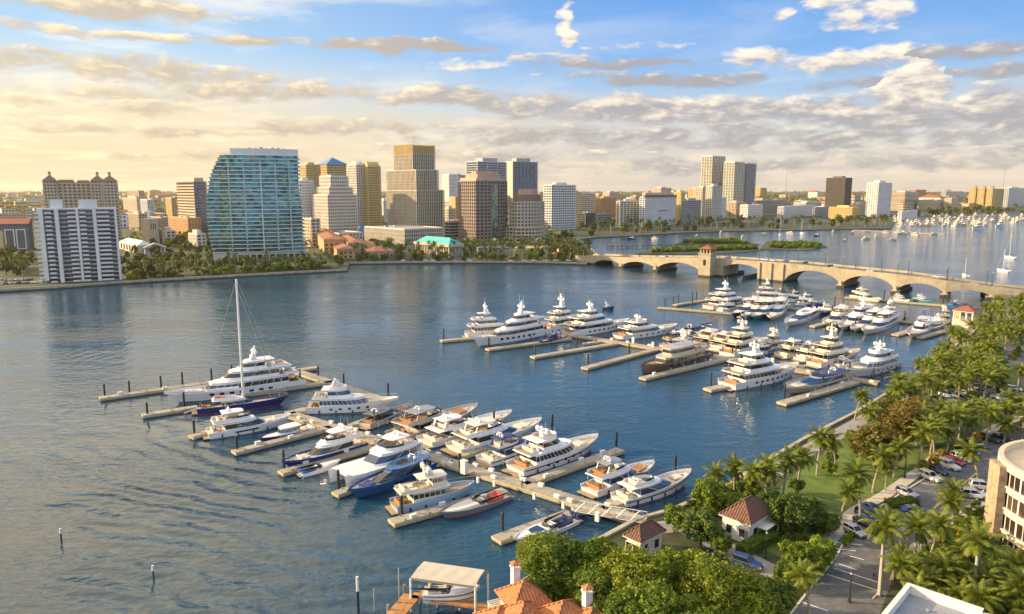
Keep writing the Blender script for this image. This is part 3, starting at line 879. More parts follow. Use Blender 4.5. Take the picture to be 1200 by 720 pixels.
# --- round drum-like office with brown penthouse
r, A, B, H = bld('office_tower', 'round fronted cream office with blue windows and a brown penthouse crown', 597, 606, 637, 285, 238)
P = bowed(A, B, A * .22, 12)
block(r, P, H * .38, H, 3.8, M['beige'], M['glass_blue'], .42, (4.4, 1.4), 0, .8, roofm=M['roof_brown'])
block(r, inset(P, -2.5), 0, H * .36, 3.9, M['beige'], M['glass_dark'], .5, (6, 1.0), 0, .8, 'base_wall', roofm=M['roof_brown'])
MB().prism(inset(P, A * .06), H + .7, H + 9, .85).build('penthouse', M['roof_brown'], r)
MB().prism(inset(P, A * .16), H + 9, H + 15, .9).build('penthouse', M['roof_pink'], r)
# --- white office grids
simple('office_block', 'white office block with a regular grid of dark windows right of the round office', 637, 646, 674, 270, 218, 'white_wall', 'glass_dark', 3.5, .42, (4.6, .9))
simple('apartment_house', 'cream block behind the white grid office', 676, 683, 697, 262, 228, 'cream', 'glass_dark', 3.4, .5, (4, 1.2))
simple('office_block', 'low dark glass block at the foot of the white grid office', 676, 686, 698, 268, 251, 'dark_wall', 'glass_blue', 3.6, .3, (4, .5), mech=False)
simple('office_block', 'low grey block behind the shore palms', 692, 701, 716, 265, 252, 'grey_wall', 'glass_dark', 3.6, .45, (4, 1), mech=False)
simple('apartment_house', 'orange block standing above the grey roofs', 697, 704, 722, 255, 233, 'orange_wall', 'glass_bronze', 3.5, .5, (4, 1.6))
simple('apartment_house', 'long yellow block behind the orange one', 712, 722, 734, 252, 236, 'yellow_wall', 'glass_bronze', 3.5, .5, (4, 1.6), mech=False)
r, A, B, H = simple('apartment_house', 'pale apartment block with white piers and stacked balconies by the palms', 722, 726, 753, 266, 237, 'pale_stone', 'glass_dark', 3.1, .45, (8, 2.2))
r, A, B, H = simple('hotel_block', 'large white hotel block with a red tiled roof edge', 749, 755, 791, 266, 232, 'white_wall', 'glass_blue', 3.2, .5, (3.6, 1.5), yaw=radians(52), mech=False)
MB().box(-1, A + 1, -1, B * .3, H + .8, H + 4.2).build('tile_roof', M['roof_red'], r)
MB().box(A * .05, A * .95, B * .3, B * .9, H + .8, H + 8).build('penthouse', M['cream'], r)
sg = MB(); rr = random.Random(4)
for i in range(13):
    x = A * .42 + i * A * .022
    sg.obox(x, -.62, 0, .9, .12, H * .50 + rr.random() * .8, H * .50 + 2 + rr.random() * 1.2)
    sg.box(x - .5, x + .8, -.68, -.58, H * .50 + .9, H * .50 + 1.3)
sg.build('sign_lettering', M['dark_wall'], r)
simple('apartment_house', 'slim sunlit golden block right of the white hotel', 789, 797, 801, 262, 226, 'gold_wall', 'glass_bronze', 3.3, .6, (4, 1.8))
simple('apartment_house', 'blue-grey shaded block below the golden roofs', 798, 801, 821, 263, 236, 'grey_wall', 'glass_blue', 3.3, .4, (3, .8))
simple('apartment_house', 'cream stepped block with a yellow penthouse', 812, 822, 834, 258, 221, 'cream', 'glass_green', 3.3, .5, (4, 1.4))
simple('apartment_house', 'pale green-grey block at the foot of the twin towers', 826, 833, 844, 262, 219, 'pale_stone', 'glass_green', 3.3, .45, (4, 1.4))
simple('apartment_house', 'yellow block between the golden and cream stepped blocks', 806, 813, 822, 248, 222, 'yellow_wall', 'glass_bronze', 3.3, .5, (4, 1.6))
# --- twin towers on the skyline
r, A, B, H = bld('apartment_tower', 'pale glass tower, left one of the twin towers on the skyline', 820, 832, 847, 252, 184)
block(r, rect(A, B), 0, H, 3.4, M['pale_stone'], M['glass_green'], .3, (7, 1.2), 0, 2.5, roofm=M['roof_grey'])
block(r, rect(A * .4, 3, A * .55, -1.2), 0, H * .55, 3.4, M['steel'], M['glass_blue'], .2, None, 0, .5, 'bay_wall')
r, A, B, H = bld('apartment_tower', 'pale glass tower, right one of the twin towers on the skyline', 846, 858, 884, 253, 191)
block(r, rect(A * .45, B), 0, H, 3.4, M['pale_stone'], M['glass_green'], .3, (6, 1.2), 0, 2.5, roofm=M['roof_grey'])
block(r, rect(A * .46, B * .9, A * .54, 1.5), 0, H - 2, 3.4, M['grey_wall'], M['glass_blue'], .3, (5, 1.0), 0, 2.0, 'bay_wall', roofm=M['roof_grey'])
MB().box(A * .45, A * .54, 1, B * .8, 0, H - 3).build('link', M['glass_dark'], r)
# --- right hand skyline
r, A, B, H = simple('office_tower', 'dark bronze office tower standing alone on the right skyline', 966, 988, 996, 248, 209, 'dark_wall', 'glass_bronze', 3.7, .35, (2.2, .7), mech_h=5)
MB().box(A * .3, A * 1.15, B * .3, B * .8, 0, H - 5).build('rear_wing', M['glass_blue'], r)
r, A, B, H = simple('apartment_tower', 'slim white apartment tower with vertical piers right of the dark tower', 1014, 1027, 1042, 254, 215, 'white_wall', 'glass_dark', 3.1, .45, (5, 2.4), mech_h=5)
simple('office_block', 'sunlit cream office block with long window bands', 1041, 1059, 1075, 247, 226, 'cream', 'glass_bronze', 3.6, .55, None)
simple('office_block', 'orange topped block far behind the cream office', 1064, 1072, 1084, 238, 223, 'orange_wall', 'glass_blue', 3.6, .5, (4, 1), mech=False)
simple('office_block', 'long white colonnaded office by the palms', 911, 918, 955, 256, 243, 'white_wall', 'glass_dark', 7, .12, (3.4, 1.5), mech=False, yaw=radians(52))
simple('office_block', 'grey office wing joined to the white colonnaded office', 952, 954, 972, 256, 244, 'grey_wall', 'glass_dark', 3.6, .5, (4, 1), mech=False, yaw=radians(52))
simple('office_block', 'sunlit yellow office block with punched windows by the palms', 971, 998, 1007, 257, 244, 'yellow_wall', 'glass_dark', 3.5, .55, (3.4, 1.5), mech=True)
simple('office_block', 'golden block with a lit side wall behind the white office', 877, 890, 897, 245, 221, 'gold_wall', 'glass_bronze', 3.5, .55, (4, 2), mech=False)
simple('office_block', 'long pale office with dark window bands behind the palms', 880, 884, 921, 250, 236, 'warm_grey', 'glass_dark', 3.8, .4, (5, .8), mech=False, yaw=radians(50))
simple('office_block', 'white block with blue shaded front near the palms', 867, 876, 893, 255, 241, 'white_wall', 'glass_blue', 3.5, .5, (4, 1.2), mech=False)
r, A, B, H = simple('shop_hall', 'low hall with a red roof on the waterfront road', 843, 850, 872, 254, 250, 'cream', 'glass_dark', 3.5, .5, (4, 1.5), mech=False, yaw=radians(50))
MB().hip(0, A, 0, B, H + 1.8, 4, .8).build('tile_roof', M['roof_red'], r)
# yellow residential tower with lit faces, far right
r, A, B, H = bld('apartment_tower', 'golden yellow apartment tower with three roof turrets on the far right', 1134, 1163, 1174, 247, 222)
block(r, rect(A, B), 0, H, 3.3, M['gold_wall'], M['glass_bronze'], .55, (4, 2.0), 0, .8, roofm=M['roof_orange'])
for y in (.12, .45, .80):
    block(r, rect(8, B * .14, -2.5, B * (y - .07)), 0, H + 7, 3.3, M['gold_wall'], M['glass_bronze'], .55, (4, 2), 0, .6, 'turret', roofm=M['roof_orange'])
simple('office_block', 'blue glass and white office at the right edge', 1171, 1180, 1199, 243, 221, 'white_wall', 'glass_blue', 3.6, .3, (6, 1.2))
simple('shop_hall', 'long low white hall beyond the crowded marina', 1052, 1056, 1074, 259, 249, 'white_wall', 'glass_blue', 3.5, .6, (4, 2), mech=False, yaw=radians(50))
simple('office_block', 'long cream block with a row of windows on the right horizon', 1102, 1108, 1128, 235, 225, 'pale_stone', 'glass_dark', 3.5, .5, (4, 1), mech=False, yaw=radians(50))
simple('office_block', 'stepped cream block left of the golden tower', 1076, 1096, 1108, 247, 235, 'cream', 'glass_dark', 3.4, .55, (4, 1.6), mech=False)
simple('office_block', 'small cream block on the right beyond the marina trees', 1106, 1114, 1122, 247, 233, 'cream', 'glass_dark', 3.4, .55, (4, 1.6), mech=False)

for nm, lab, x0, xc, x1, yb, yt, wm, gm in (
        ('apartment_house', 'tan mid rise left of the red brick block near the church tower', 152, 164, 174, 271, 252, 'tan', 'glass_dark'),
        ('office_block', 'cream mid rise just right of the square church tower', 188, 196, 206, 287, 272, 'cream', 'glass_dark'),
        ('apartment_house', 'pale mid rise beside the left edge of the teal glass tower', 222, 232, 242, 292, 276, 'pale_stone', 'glass_dark'),
        ('office_block', 'long tan low rise behind the church hall', 148, 168, 196, 262, 252, 'warm_grey', 'glass_dark'),
        ('apartment_house', 'white mid rise peeping between the yellow tower and the finned tower', 444, 450, 458, 262, 236, 'white_wall', 'glass_dark'),
        ('office_block', 'cream mid rise right of the finned tower at its foot', 519, 526, 534, 274, 246, 'cream', 'glass_dark'),
        ('apartment_house', 'pale mid rise right of the plain golden block', 588, 594, 600, 262, 232, 'pale_stone', 'glass_dark'),
        ('apartment_house', 'tan mid rise squeezed behind the white grid office', 664, 672, 682, 255, 226, 'tan', 'glass_dark'),
        ('apartment_house', 'cream mid rise above the orange block', 706, 714, 724, 246, 226, 'cream', 'glass_dark'),
        ('apartment_house', 'pinkish mid rise left of the white hotel', 738, 744, 752, 252, 231, 'pinkish', 'glass_dark'),
        ('apartment_house', 'cream mid rise rising behind the white hotel roof', 764, 774, 786, 244, 221, 'cream', 'glass_dark'),
        ('apartment_house', 'white mid rise right of the cream stepped block', 836, 843, 850, 256, 232, 'white_wall', 'glass_dark'),
        ('office_block', 'tan mid rise below the right twin tower', 852, 862, 872, 254, 238, 'tan', 'glass_dark'),
        ('office_block', 'pale low rise between the white office and the dark tower', 930, 944, 962, 247, 238, 'pale_stone', 'glass_dark'),
        ('office_block', 'cream low rise left of the slim white tower', 998, 1006, 1014, 252, 240, 'cream', 'glass_dark')):
    simple(nm, lab, x0, xc, x1, yb, yt, wm, gm, 3.4, .5, (3.6, 1.4), mech=(xc % 2 == 0))

# waterfront pavilions left of the bridge: yellow and orange canopies
for x, y, w, d, h, m, lab, cat in ((604, 290, 36, 8, 4.5, 'yellow_wall', 'long yellow canopy below the round fronted office', 'canopy'), (646, 297, 12, 6, 4, 'orange_tent', 'bright orange canopy by the bridge approach', 'canopy'),
                                   (640, 294, 8, 6, 5, 'blue_tent', 'blue tent left of the orange canopy', 'tent'), (655, 291, 16, 8, 4.5, 'roof_orange', 'orange tiled kiosk row behind the orange canopy', 'kiosk'),
                                   (560, 292, 30, 6, 6, 'blue_shade', 'blue shaded arcade under the brown bowed tower', 'arcade')):
    if m not in M:
        M[m] = mat(m, {'orange_tent': (.75, .16, .04), 'blue_tent': (.05, .09, .42), 'blue_shade': (.12, .14, .22)}[m], .7, var=.1)
    cx, cy = at(x, y + 5, LAND)
    r = empty('canopy' if cat != 'kiosk' else 'kiosk', (cx, cy, LAND), radians(10), lab, cat)
    MB().hip(0, w, 0, d, h - 1.4, 1.8, .5).build('roof', M[m], r)
    for i in range(4):
        for j in (0, d):
            MB().tube((w * i / 3, j, 0), (w * i / 3, j, h - 1.4), .15, n=6).build('post', M['white_wall'], r)
    if cat in ('kiosk', 'arcade'):
        MB().box(.3, w - .3, d * .4, d, 0, h - 1.5).build('wall', M['cream'], r)

# --- low houses of the town reaching to the horizon: each its own mesh with wall, window bands and roof
rt = random.Random(11)
PAL = ['cream', 'white_wall', 'tan', 'pinkish', 'beige', 'pale_stone', 'warm_grey', 'orange_wall', 'yellow_wall']
low_src = []
for i, wm in enumerate(PAL):
    for k in range(2):
        b_ = MB(); a_, d_, h_ = (22, 14, 7) if k == 0 else (34, 20, 11)
        b_.cur = 0; b_.box(0, a_, 0, d_, 0, h_)
        b_.cur = 1
        for f in range(int(h_ / 3.5)):
            for q in range(int(a_ / 4)):
                b_.box(1 + q * 4, 3.2 + q * 4, -.06, .04, f * 3.5 + 1.0, f * 3.5 + 2.6)
            for q in range(int(d_ / 4)):
                b_.box(-.06, .04, 1 + q * 4, 3.2 + q * 4, f * 3.5 + 1.0, f * 3.5 + 2.6)
        b_.cur = 2
        if (i + k) % 3 == 0:
            b_.hip(0, a_, 0, d_, h_, 3, .5)
        else:
            b_.box(-.2, a_ + .2, -.2, d_ + .2, h_, h_ + .7); b_.box(a_ * .3, a_ * .5, d_ * .4, d_ * .7, h_ + .7, h_ + 2.6)
        rm = M[['roof_white', 'roof_orange', 'roof_grey', 'roof_brown'][(i * 2 + k) % 4]] if (i + k) % 3 else M[['roof_orange', 'roof_red'][k]]
        low_src.append((b_, [M[wm], M['glass_dark'], rm], wm.replace('_wall', '').replace('_', ' ')))
BLOCKED = []
for o in list(COL.objects):
    if o.type == 'EMPTY':
        BLOCKED.append((o.location[0], o.location[1]))
LOWX = []
protos = {}
cnt = 0; tries = 0
while cnt < 290 and tries < 4000:
    tries += 1
    px = rt.uniform(-10, 1210); py = 224.5 + 58 * rt.random() ** 2.3
    x, y = at(px, py, LAND)
    lim = 292 - max(0, px - 620) * .085
    if py > lim - 3 or y > 7500 or px > 660 and py > 250:
        continue
    if 140 < px < 250 and py > 268 or px < 60 and py > 260:
        continue
    if any((x - q[0]) ** 2 + (y - q[1]) ** 2 < 42 ** 2 for q in BLOCKED + LOWX):
        continue
    LOWX.append((x, y)); k = rt.randrange(len(low_src))
    b_, ms, wn = low_src[k]
    if k not in protos:
        protos[k] = b_.build('low_building', ms)
        o = protos[k]
    else:
        o = protos[k].copy(); COL.objects.link(o)
    s = rt.uniform(.7, 1.3) * (1 + y / 5000)
    o.location = (x, y, LAND); o.rotation_euler = (0, 0, GRID + rt.choice((0, pi / 2))); o.scale = (s, s, rt.choice((.8, 1, 1.2, 1.6, 2.4)) * (1 + y / 9000))
    side = 'left of the glass tower' if px < 245 else 'behind the downtown towers' if px < 690 else 'right of the twin skyline towers'
    tag(o, 'low %s town building among the trees %s' % (wn, side), 'building', 'low buildings of the town')
    cnt += 1
# distant antenna masts on the horizon
for px, hh, dy in ((917, 190, 3500), (1168, 160, 3200), (701, 60, 3000)):
    x = (px - 600) / FPX * dy * 1.0
    o = MB().tube((0, 0, 0), (0, 0, hh * .9), 1.2, .6, 6).tube((0, 0, hh * .9), (0, 0, hh), .6, .2, 6).build('antenna_mast', M['steel'], loc=(x, dy, LAND))
    tag(o, 'thin antenna mast on the horizon %s' % {917: 'right of the twin towers', 1168: 'above the golden turreted tower', 701: 'right of the white grid office'}[px], 'mast')

# ------------------------------------------------------------ the arched bridge
M['bridge_stone'] = mat('bridge_stone', (.36, .305, .205), .85, var=.18, scale=.25, streak=.35, bump=.2)
def tide(m, z0, z1, col):
    t = Tree(m.node_tree); b = m.node_tree.nodes['Principled BSDF']; old = b.inputs['Base Color'].links[0].from_socket
    p = t.n('ShaderNodeNewGeometry').outputs['Position']; z = t.n('ShaderNodeSeparateXYZ', i0=p).outputs[2]
    z = t.m('ADD', z, t.m('MULTIPLY', t.noise(p, .35, 4, .7), 1.2))
    t.put(b.inputs['Base Color'], t.mix(t.rng(z, z0, z1), col, old))


tide(M['bridge_stone'], 1.5, 2.1, (.045, .045, .03)); tide(M['seawall'], 1.2, 1.7, (.05, .05, .035))
M['fender_wood'] = mat('fender_wood', (.05, .06, .08), .8, var=.3, scale=.8)
M['lamp_metal'] = mat('lamp_metal', (.03, .035, .035), .5)
M['lamp_glass'] = mat('lamp_glass', (.45, .44, .40), .3)
BP = [(52, 602, 5.0), (66, 587, 6.0), (85, 565, 7.0), (107, 541, 9.0), (134, 514, 11.2), (146, 503, 11.4), (164, 486, 11.6), (177, 473, 11.6),
      (203.5, 449.1, 10.4), (224.6, 424.5, 9.9), (244.5, 409.0, 8.0), (264.3, 399.3, 6.0), (283.1, 390.0, 4.4), (343.1, 365.0, 2.2)]
BW = 23.0
bridge = empty('arched_bridge', (BP[0][0], BP[0][1], 0), 0, 'long cream stone bridge with low arches crossing the lagoon to the east bank', 'bridge')
BO = bridge.location


def bl(p):
    return (p[0] - BO[0], p[1] - BO[1], p[2])


def across(i):
    a, b = BP[max(i - 1, 0)], BP[min(i + 1, len(BP) - 1)]
    l = sqrt((b[0] - a[0]) ** 2 + (b[1] - a[1]) ** 2)
    return (-(b[1] - a[1]) / l, (b[0] - a[0]) / l)


def span(i, kind):
    p, q = BP[i], BP[i + 1]; n0, n1 = across(i), across(i + 1); rings = []; N = 14
    for k in range(N + 1):
        t = k / N; x, y = p[0] + (q[0] - p[0]) * t, p[1] + (q[1] - p[1]) * t; zt = p[2] + (q[2] - p[2]) * t
        nx, ny = n0[0] + (n1[0] - n0[0]) * t, n0[1] + (n1[1] - n0[1]) * t
        if kind == 'arch':
            zb = .9 + (min(p[2], q[2]) - 2.3) * max(0, 1 - (2 * t - 1) ** 2) ** .62
        elif kind == 'leaf':
            zb = zt - 1.6 - 2.6 * (2 * t - 1) ** 2
        else:
            zb = -1.0
        rings.append([bl((x, y, zb)), bl((x, y, zt)), bl((x + nx * BW, y + ny * BW, zt)), bl((x + nx * BW, y + ny * BW, zb))])
    return MB().loft(rings)


KINDS = ['fill', 'arch', 'arch', 'arch', 'box', 'leaf', 'box', 'arch', 'arch', 'arch', 'arch', 'arch', 'fill']
for i, k in enumerate(KINDS):
    nm = {'arch': 'arch_span', 'fill': 'abutment', 'box': 'bascule_pier', 'leaf': 'bascule_leaf'}[k]
    span(i, k).build(nm, M['bridge_stone'], bridge)
for i in (2, 3, 8, 9, 10, 11):
    p = BP[i]; n = across(i); a = atan2(n[1], n[0]); L = BW + 3
    cx, cy = p[0] + n[0] * BW / 2 - BO[0], p[1] + n[1] * BW / 2 - BO[1]
    b_ = MB().obox(cx, cy, a, L, 4.6, -1, 1.6)
    for s in (-1, 1):
        ex, ey = cx + cos(a) * s * (L / 2 - .6), cy + sin(a) * s * (L / 2 - .6)
        b_.prism([(ex + 1.9 * cos(q * pi / 2 + a + pi / 4), ey + 1.9 * sin(q * pi / 2 + a + pi / 4)) for q in range(4)], 1.4, min(4.6, p[2] * .5), .05)
    b_.build('pier', M['bridge_stone'], bridge)
# proud pilasters on the big bascule pier nearest the boats
for i, j in ((6, 7), (4, 5)):
    p, q = BP[i], BP[j]; n = across(i); a = atan2(q[1] - p[1], q[0] - p[0]); l = sqrt((q[0] - p[0]) ** 2 + (q[1] - p[1]) ** 2)
    for t in (0.06, .5, .94):
        x, y = p[0] + (q[0] - p[0]) * t - n[0] * .3 - BO[0], p[1] + (q[1] - p[1]) * t - n[1] * .3 - BO[1]
        MB().obox(x, y, a, 1.6, 1.2, -.8, p[2] + .3).build('pilaster', M['bridge_stone'], bridge)
road = MB(); par = []; rails = [MB(), MB()]; med = MB()
for i in range(len(BP) - 1):
    p, q = BP[i], BP[i + 1]; n0, n1 = across(i), across(i + 1)

    def on(P, n, d, dz):
        return bl((P[0] + n[0] * d, P[1] + n[1] * d, P[2] + dz))
    road.quad(on(p, n0, 2.6, .03), on(q, n1, 2.6, .03), on(q, n1, BW - 2.6, .03), on(p, n0, BW - 2.6, .03))
    for s, d0 in ((0, .1), (1, BW - .5)):
        V = [on(p, n0, d0, 0), on(p, n0, d0 + .4, 0), on(p, n0, d0 + .4, 1.15), on(p, n0, d0, 1.15)]
        W = [on(q, n1, d0, 0), on(q, n1, d0 + .4, 0), on(q, n1, d0 + .4, 1.15), on(q, n1, d0, 1.15)]
        rails[s].loft([V, W])
    med.quad(on(p, n0, BW / 2 - .4, .06), on(q, n1, BW / 2 - .4, .06), on(q, n1, BW / 2 + .4, .06), on(p, n0, BW / 2 + .4, .06))
road.build('road_deck', M['asphalt'], bridge); med.build('median', M['concrete'], bridge)
for b_ in rails:
    b_.build('parapet', M['bridge_stone'], bridge)
# dark timber fender below the lifting span
n = across(5); f_ = MB()
p, q = BP[4], BP[6]
f_.beam((p[0] - n[0] * 5 - BO[0], p[1] - n[1] * 5 - BO[1], 2.6), (p[0] + n[0] * 30 - BO[0] + 12, p[1] + n[1] * 30 - BO[1] - 14, 2.6), .8, 3)
f_.build('fender', M['fender_wood'], bridge)
f_ = MB().beam((q[0] - n[0] * 6 - BO[0] - 6, q[1] - n[1] * 6 - BO[1] + 5, 2.6), (q[0] + n[0] * 20 - BO[0] - 6, q[1] + n[1] * 20 - BO[1] + 5, 2.6), .8, 3)
f_.build('fender', M['fender_wood'], bridge)
# bridge tender's tower
n = across(4); tx, ty = BP[4][0] - n[0] * 3.0 + 4, BP[4][1] - n[1] * 3.0 - 5
tw = empty('bridge_tower', (tx, ty, 0), atan2(BP[5][1] - BP[4][1], BP[5][0] - BP[4][0]), 'square cream tender tower with a red roof beside the lifting span', 'tower')
MB().box(-4.4, 4.4, -4.4, 4.4, -1, 15.6).build('shaft', M['bridge_stone'], tw)
for s in (-1, 1):
    MB().box(-1.0, 1.0, s * 4.38 - .1, s * 4.38 + .1, 8, 12).build('window', M['glass_dark'], tw)
MB().box(-4.9, 4.9, -4.9, 4.9, 15.6, 16.4).build('cornice', M['bridge_stone'], tw)
c_ = MB()
for i in range(4):
    for j in range(4):
        if i in (0, 3) or j in (0, 3):
            c_.box(-4 + i * 2.4, -3.2 + i * 2.4, -4 + j * 2.4, -3.2 + j * 2.4, 16.4, 19.4)
c_.build('lantern_posts', M['bridge_stone'], tw)
MB().box(-3, 3, -3, 3, 16.4, 19.4).build('lantern', M['glass_dark'], tw)
MB().hip(-4.4, 4.4, -4.4, 4.4, 19.4, 2.4, .7).build('roof', M['roof_red'], tw)


def lamp_post(name, loc, h, label, group, arm=0.0, rz=0.0):
    r = empty(name, loc, rz, label, 'street lamp', group)
    b_ = MB().tube((0, 0, 0), (0, 0, h), .16, .09, 6).tube((0, 0, 0), (0, 0, .7), .28, .2, 6)
    if arm:
        b_.tube((0, 0, h), (arm, 0, h + .5), .07, .06, 6)
    b_.build('post', M['lamp_metal'], r)
    (MB().ball((arm, 0, h + .2), .055 * h ** .8 * .9, 8, 5) if not arm else MB().box(arm - .2, arm + .7, -.2, .2, h + .38, h + .55)).build('lamp_head', M['lamp_glass'], r)
    return r


lp = lamp_post('street_lamp', (0, 0, -50), 8.5, 'dark street lamp on the parapet of the stone bridge', 'lamps along the bridge')
first = True
tot = 0
for i in range(2, len(BP) - 2):
    p, q = BP[i], BP[i + 1]; n = across(i); l = sqrt((q[0] - p[0]) ** 2 + (q[1] - p[1]) ** 2); k = max(1, round(l / 17))
    for j in range(k):
        t = j / k
        for d in (1.5, BW - 1.5):
            o = lp if first else copy_tree(lp); first = False
            o.location = (p[0] + (q[0] - p[0]) * t + n[0] * d, p[1] + (q[1] - p[1]) * t + n[1] * d, p[2] + (q[2] - p[2]) * t)

# ------------------------------------------------------------ fishing pier, mangrove islands, channel markers
pj = empty('fishing_pier', (*at(712, 291), 0), 0, 'low dark timber pier standing in the water behind the bridge', 'pier')
o_ = pj.location; e_ = at(792, 289.5)
MB().beam((0, 0, 2.2), (e_[0] - o_[0], e_[1] - o_[1], 2.2), 4, .5).build('deck', M['fender_wood'], pj)
for i in range(15):
    MB().tube(((e_[0] - o_[0]) * i / 14, (e_[1] - o_[1]) * i / 14, -1), ((e_[0] - o_[0]) * i / 14, (e_[1] - o_[1]) * i / 14, 3.2), .35, n=6).build('piling', M['fender_wood'], pj)
for pts, nm in (([(745, 298), (800, 298), (850, 297.5), (896, 294), (884, 290), (820, 291), (765, 292)], 'mudbank'), ([(790, 287), (860, 289), (890, 287), (866, 282), (805, 281.5)], 'mudbank'),
                ([(890, 293), (945, 294), (970, 290), (955, 284), (898, 283.5)], 'mudbank')):
    land(nm, [at(*p) for p in pts], M['soil'], .4)


def channel_marker(px, py, label, h=2.1, col=None):
    r = empty('channel_marker', (*at(px, py), 0), 0, label, 'channel marker')
    MB().tube((0, 0, -1), (0, 0, h), .17, .16, 8).build('post', M['fender_wood'], r)
    MB().tube((0, 0, h - .7), (0, 0, h + .15), .20, .18, 8).build('cap', col or M['white_wall'], r)
    return r


channel_marker(72, 634, 'small white topped marker post alone in open water at lower left')
channel_marker(180, 678, 'white topped marker post nearer the bottom left in open water', 2.0)
"""
"""
M['marker_red'] = mat('marker_red', (.5, .05, .04), .5)
channel_marker(1085, 293, 'red channel marker in the bay beyond the bridge', 6.0, M['marker_red'])

# ------------------------------------------------------------ the marina: docks
M['dock'] = mat('dock', (.33, .305, .25), .85, var=.18, scale=.5, bump=.15, bscale=5, streak=.2, var2=(.24, .22, .18))
M['dock_edge'] = mat('dock_edge', (.42, .33, .19), .8, var=.2, scale=.8)
M['piling'] = mat('piling', (.018, .018, .022), .55, var=.3, scale=1)
M['pile_cap'] = mat('pile_cap', (.65, .65, .63), .5)
_t = Tree(M['dock'].node_tree); _b = M['dock'].node_tree.nodes['Principled BSDF']; _o = _b.inputs['Base Color'].links[0].from_socket
_x = _t.n('ShaderNodeSeparateXYZ', i0=_t.n('ShaderNodeTexCoord').outputs['Object']).outputs[0]
_t.put(_b.inputs['Base Color'], _t.mix(_t.m('MULTIPLY', _t.m('LESS_THAN', _t.m('FRACT', _t.m('DIVIDE', _x, 1.5)), .06), .6), _o, (.10, .09, .075)))
DOCK_TOP = 1.0


def dock(name, label, p0, p1, w=2.6, cat='dock'):
    """concrete pontoon between two photo points on the water, with a fender board along its edge"""
    a, b = at(*p0, DOCK_TOP), at(*p1, DOCK_TOP)
    r = empty(name, (*a, 0), atan2(b[1] - a[1], b[0] - a[0]), label, cat)
    L = sqrt((b[0] - a[0]) ** 2 + (b[1] - a[1]) ** 2)
    d = MB(); k = max(1, round(L / 6))
    for i in range(k):
        d.box(L * i / k + (.03 if i else 0), L * (i + 1) / k - (.03 if i < k - 1 else 0), -w / 2, w / 2, .15, DOCK_TOP)
    d.build('pontoon', M['dock'], r)
    MB().box(-.12, L + .05, -w / 2 - .12, -w / 2, .45, .92).build('fender_board', M['dock_edge'], r)
    MB().box(-.12, L + .05, w / 2, w / 2 + .12, .45, .92).build('fender_board', M['dock_edge'], r)
    MB().box(-.13, 0, -w / 2, w / 2, .45, .92).build('fender_board', M['dock_edge'], r)
    cl = MB()
    for i in range(int(L / 5)):
        for s in (-1, 1):
            cl.box(2 + i * 5, 2.4 + i * 5, s * (w / 2 - .25) - .06, s * (w / 2 - .25) + .06, DOCK_TOP, DOCK_TOP + .22)
    if cl.v and depth(a[0], a[1], 0) < 260:
        cl.build('cleat', M['steel'], r)
    return r


P1A, P1B = (744, 607), (338, 484)
dock('main_dock', 'long wide concrete dock running out from the footbridge between the near yachts', P1A, P1B, 3.6)
dock('finger_dock', 'concrete finger dock along the right side of the red striped yacht', (613, 566), (727, 526), 2.6)
dock('finger_dock', 'concrete finger dock left of the white yacht with bow-fronted windows', (404, 500), (470, 478), 2.0)
dock('finger_dock', 'finger dock hidden between the white flybridge yachts on the main dock', (540, 534), (620, 505), 1.8)
dock('finger_dock', 'finger dock at the left of the navy striped white yacht', (706, 596), (765, 572), 1.8)
dock('finger_dock', 'short wide finger dock holding the white outboard speedboat', (582, 631), (668, 600), 2.6)
dock('finger_dock', 'finger dock between the classic trawler and the grey tender', (459, 611), (592, 574), 2.6)
dock('finger_dock', 'finger dock under the bow of the dark blue sport yacht', (393, 578), (498, 541), 2.2)
dock('finger_dock', 'finger dock below the navy express cruiser, small boat at its tip', (329, 553), (436, 523), 2.4)
dock('finger_dock', 'finger dock in front of the little navy picnic boat', (274, 529), (388, 500), 2.4)
dock('finger_dock', 'long finger dock at far left running behind the mega yacht', (117, 466), (372, 430), 2.8)
dock('finger_dock', 'short finger dock at the stern of the navy sailing yacht', (167, 486), (232, 476), 2.6)
dock('finger_dock', 'little dock end at the stern of the white flybridge yacht at left', (224, 511), (262, 500), 2.2)
dock('cross_dock', 'concrete cross dock between the mega yacht stern and the big white yacht', (346, 434), (446, 467), 3.2)
dock('finger_dock', 'finger dock right behind the mega yacht stern', (286, 461), (397, 446), 2.4)
dock('cross_dock', 'wooden floored link from the picnic boat to the main dock', (338, 484), (360, 478), 3.0)
# middle marina
dock('main_dock', 'long concrete dock threading the middle group of yachts to the palm bank', (662, 391), (1030, 448), 3.4)
dock('finger_dock', 'finger dock behind the two large yachts at the left of the middle marina', (517, 399), (640, 388), 2.6)
dock('finger_dock', 'finger dock along the white yacht with a row of hull windows', (571, 409), (668, 396), 2.8)
dock('finger_dock', 'empty finger dock left of the middle marina, upper one', (624, 418), (722, 402), 2.8)
dock('finger_dock', 'empty finger dock left of the middle marina, lower one', (685, 431), (768, 409), 2.8)
dock('finger_dock', 'finger dock below the bronze hulled explorer yacht', (753, 443), (846, 421), 2.8)
dock('finger_dock', 'stub dock at the stern of the big white triple deck yacht', (829, 456), (866, 449), 3.2)
dock('finger_dock', 'finger dock along the grey blue-topped express yacht', (916, 472), (1002, 447), 3.0)
dock('finger_dock', 'finger dock between the cream yachts in the middle marina', (930, 418), (975, 404), 2.4)
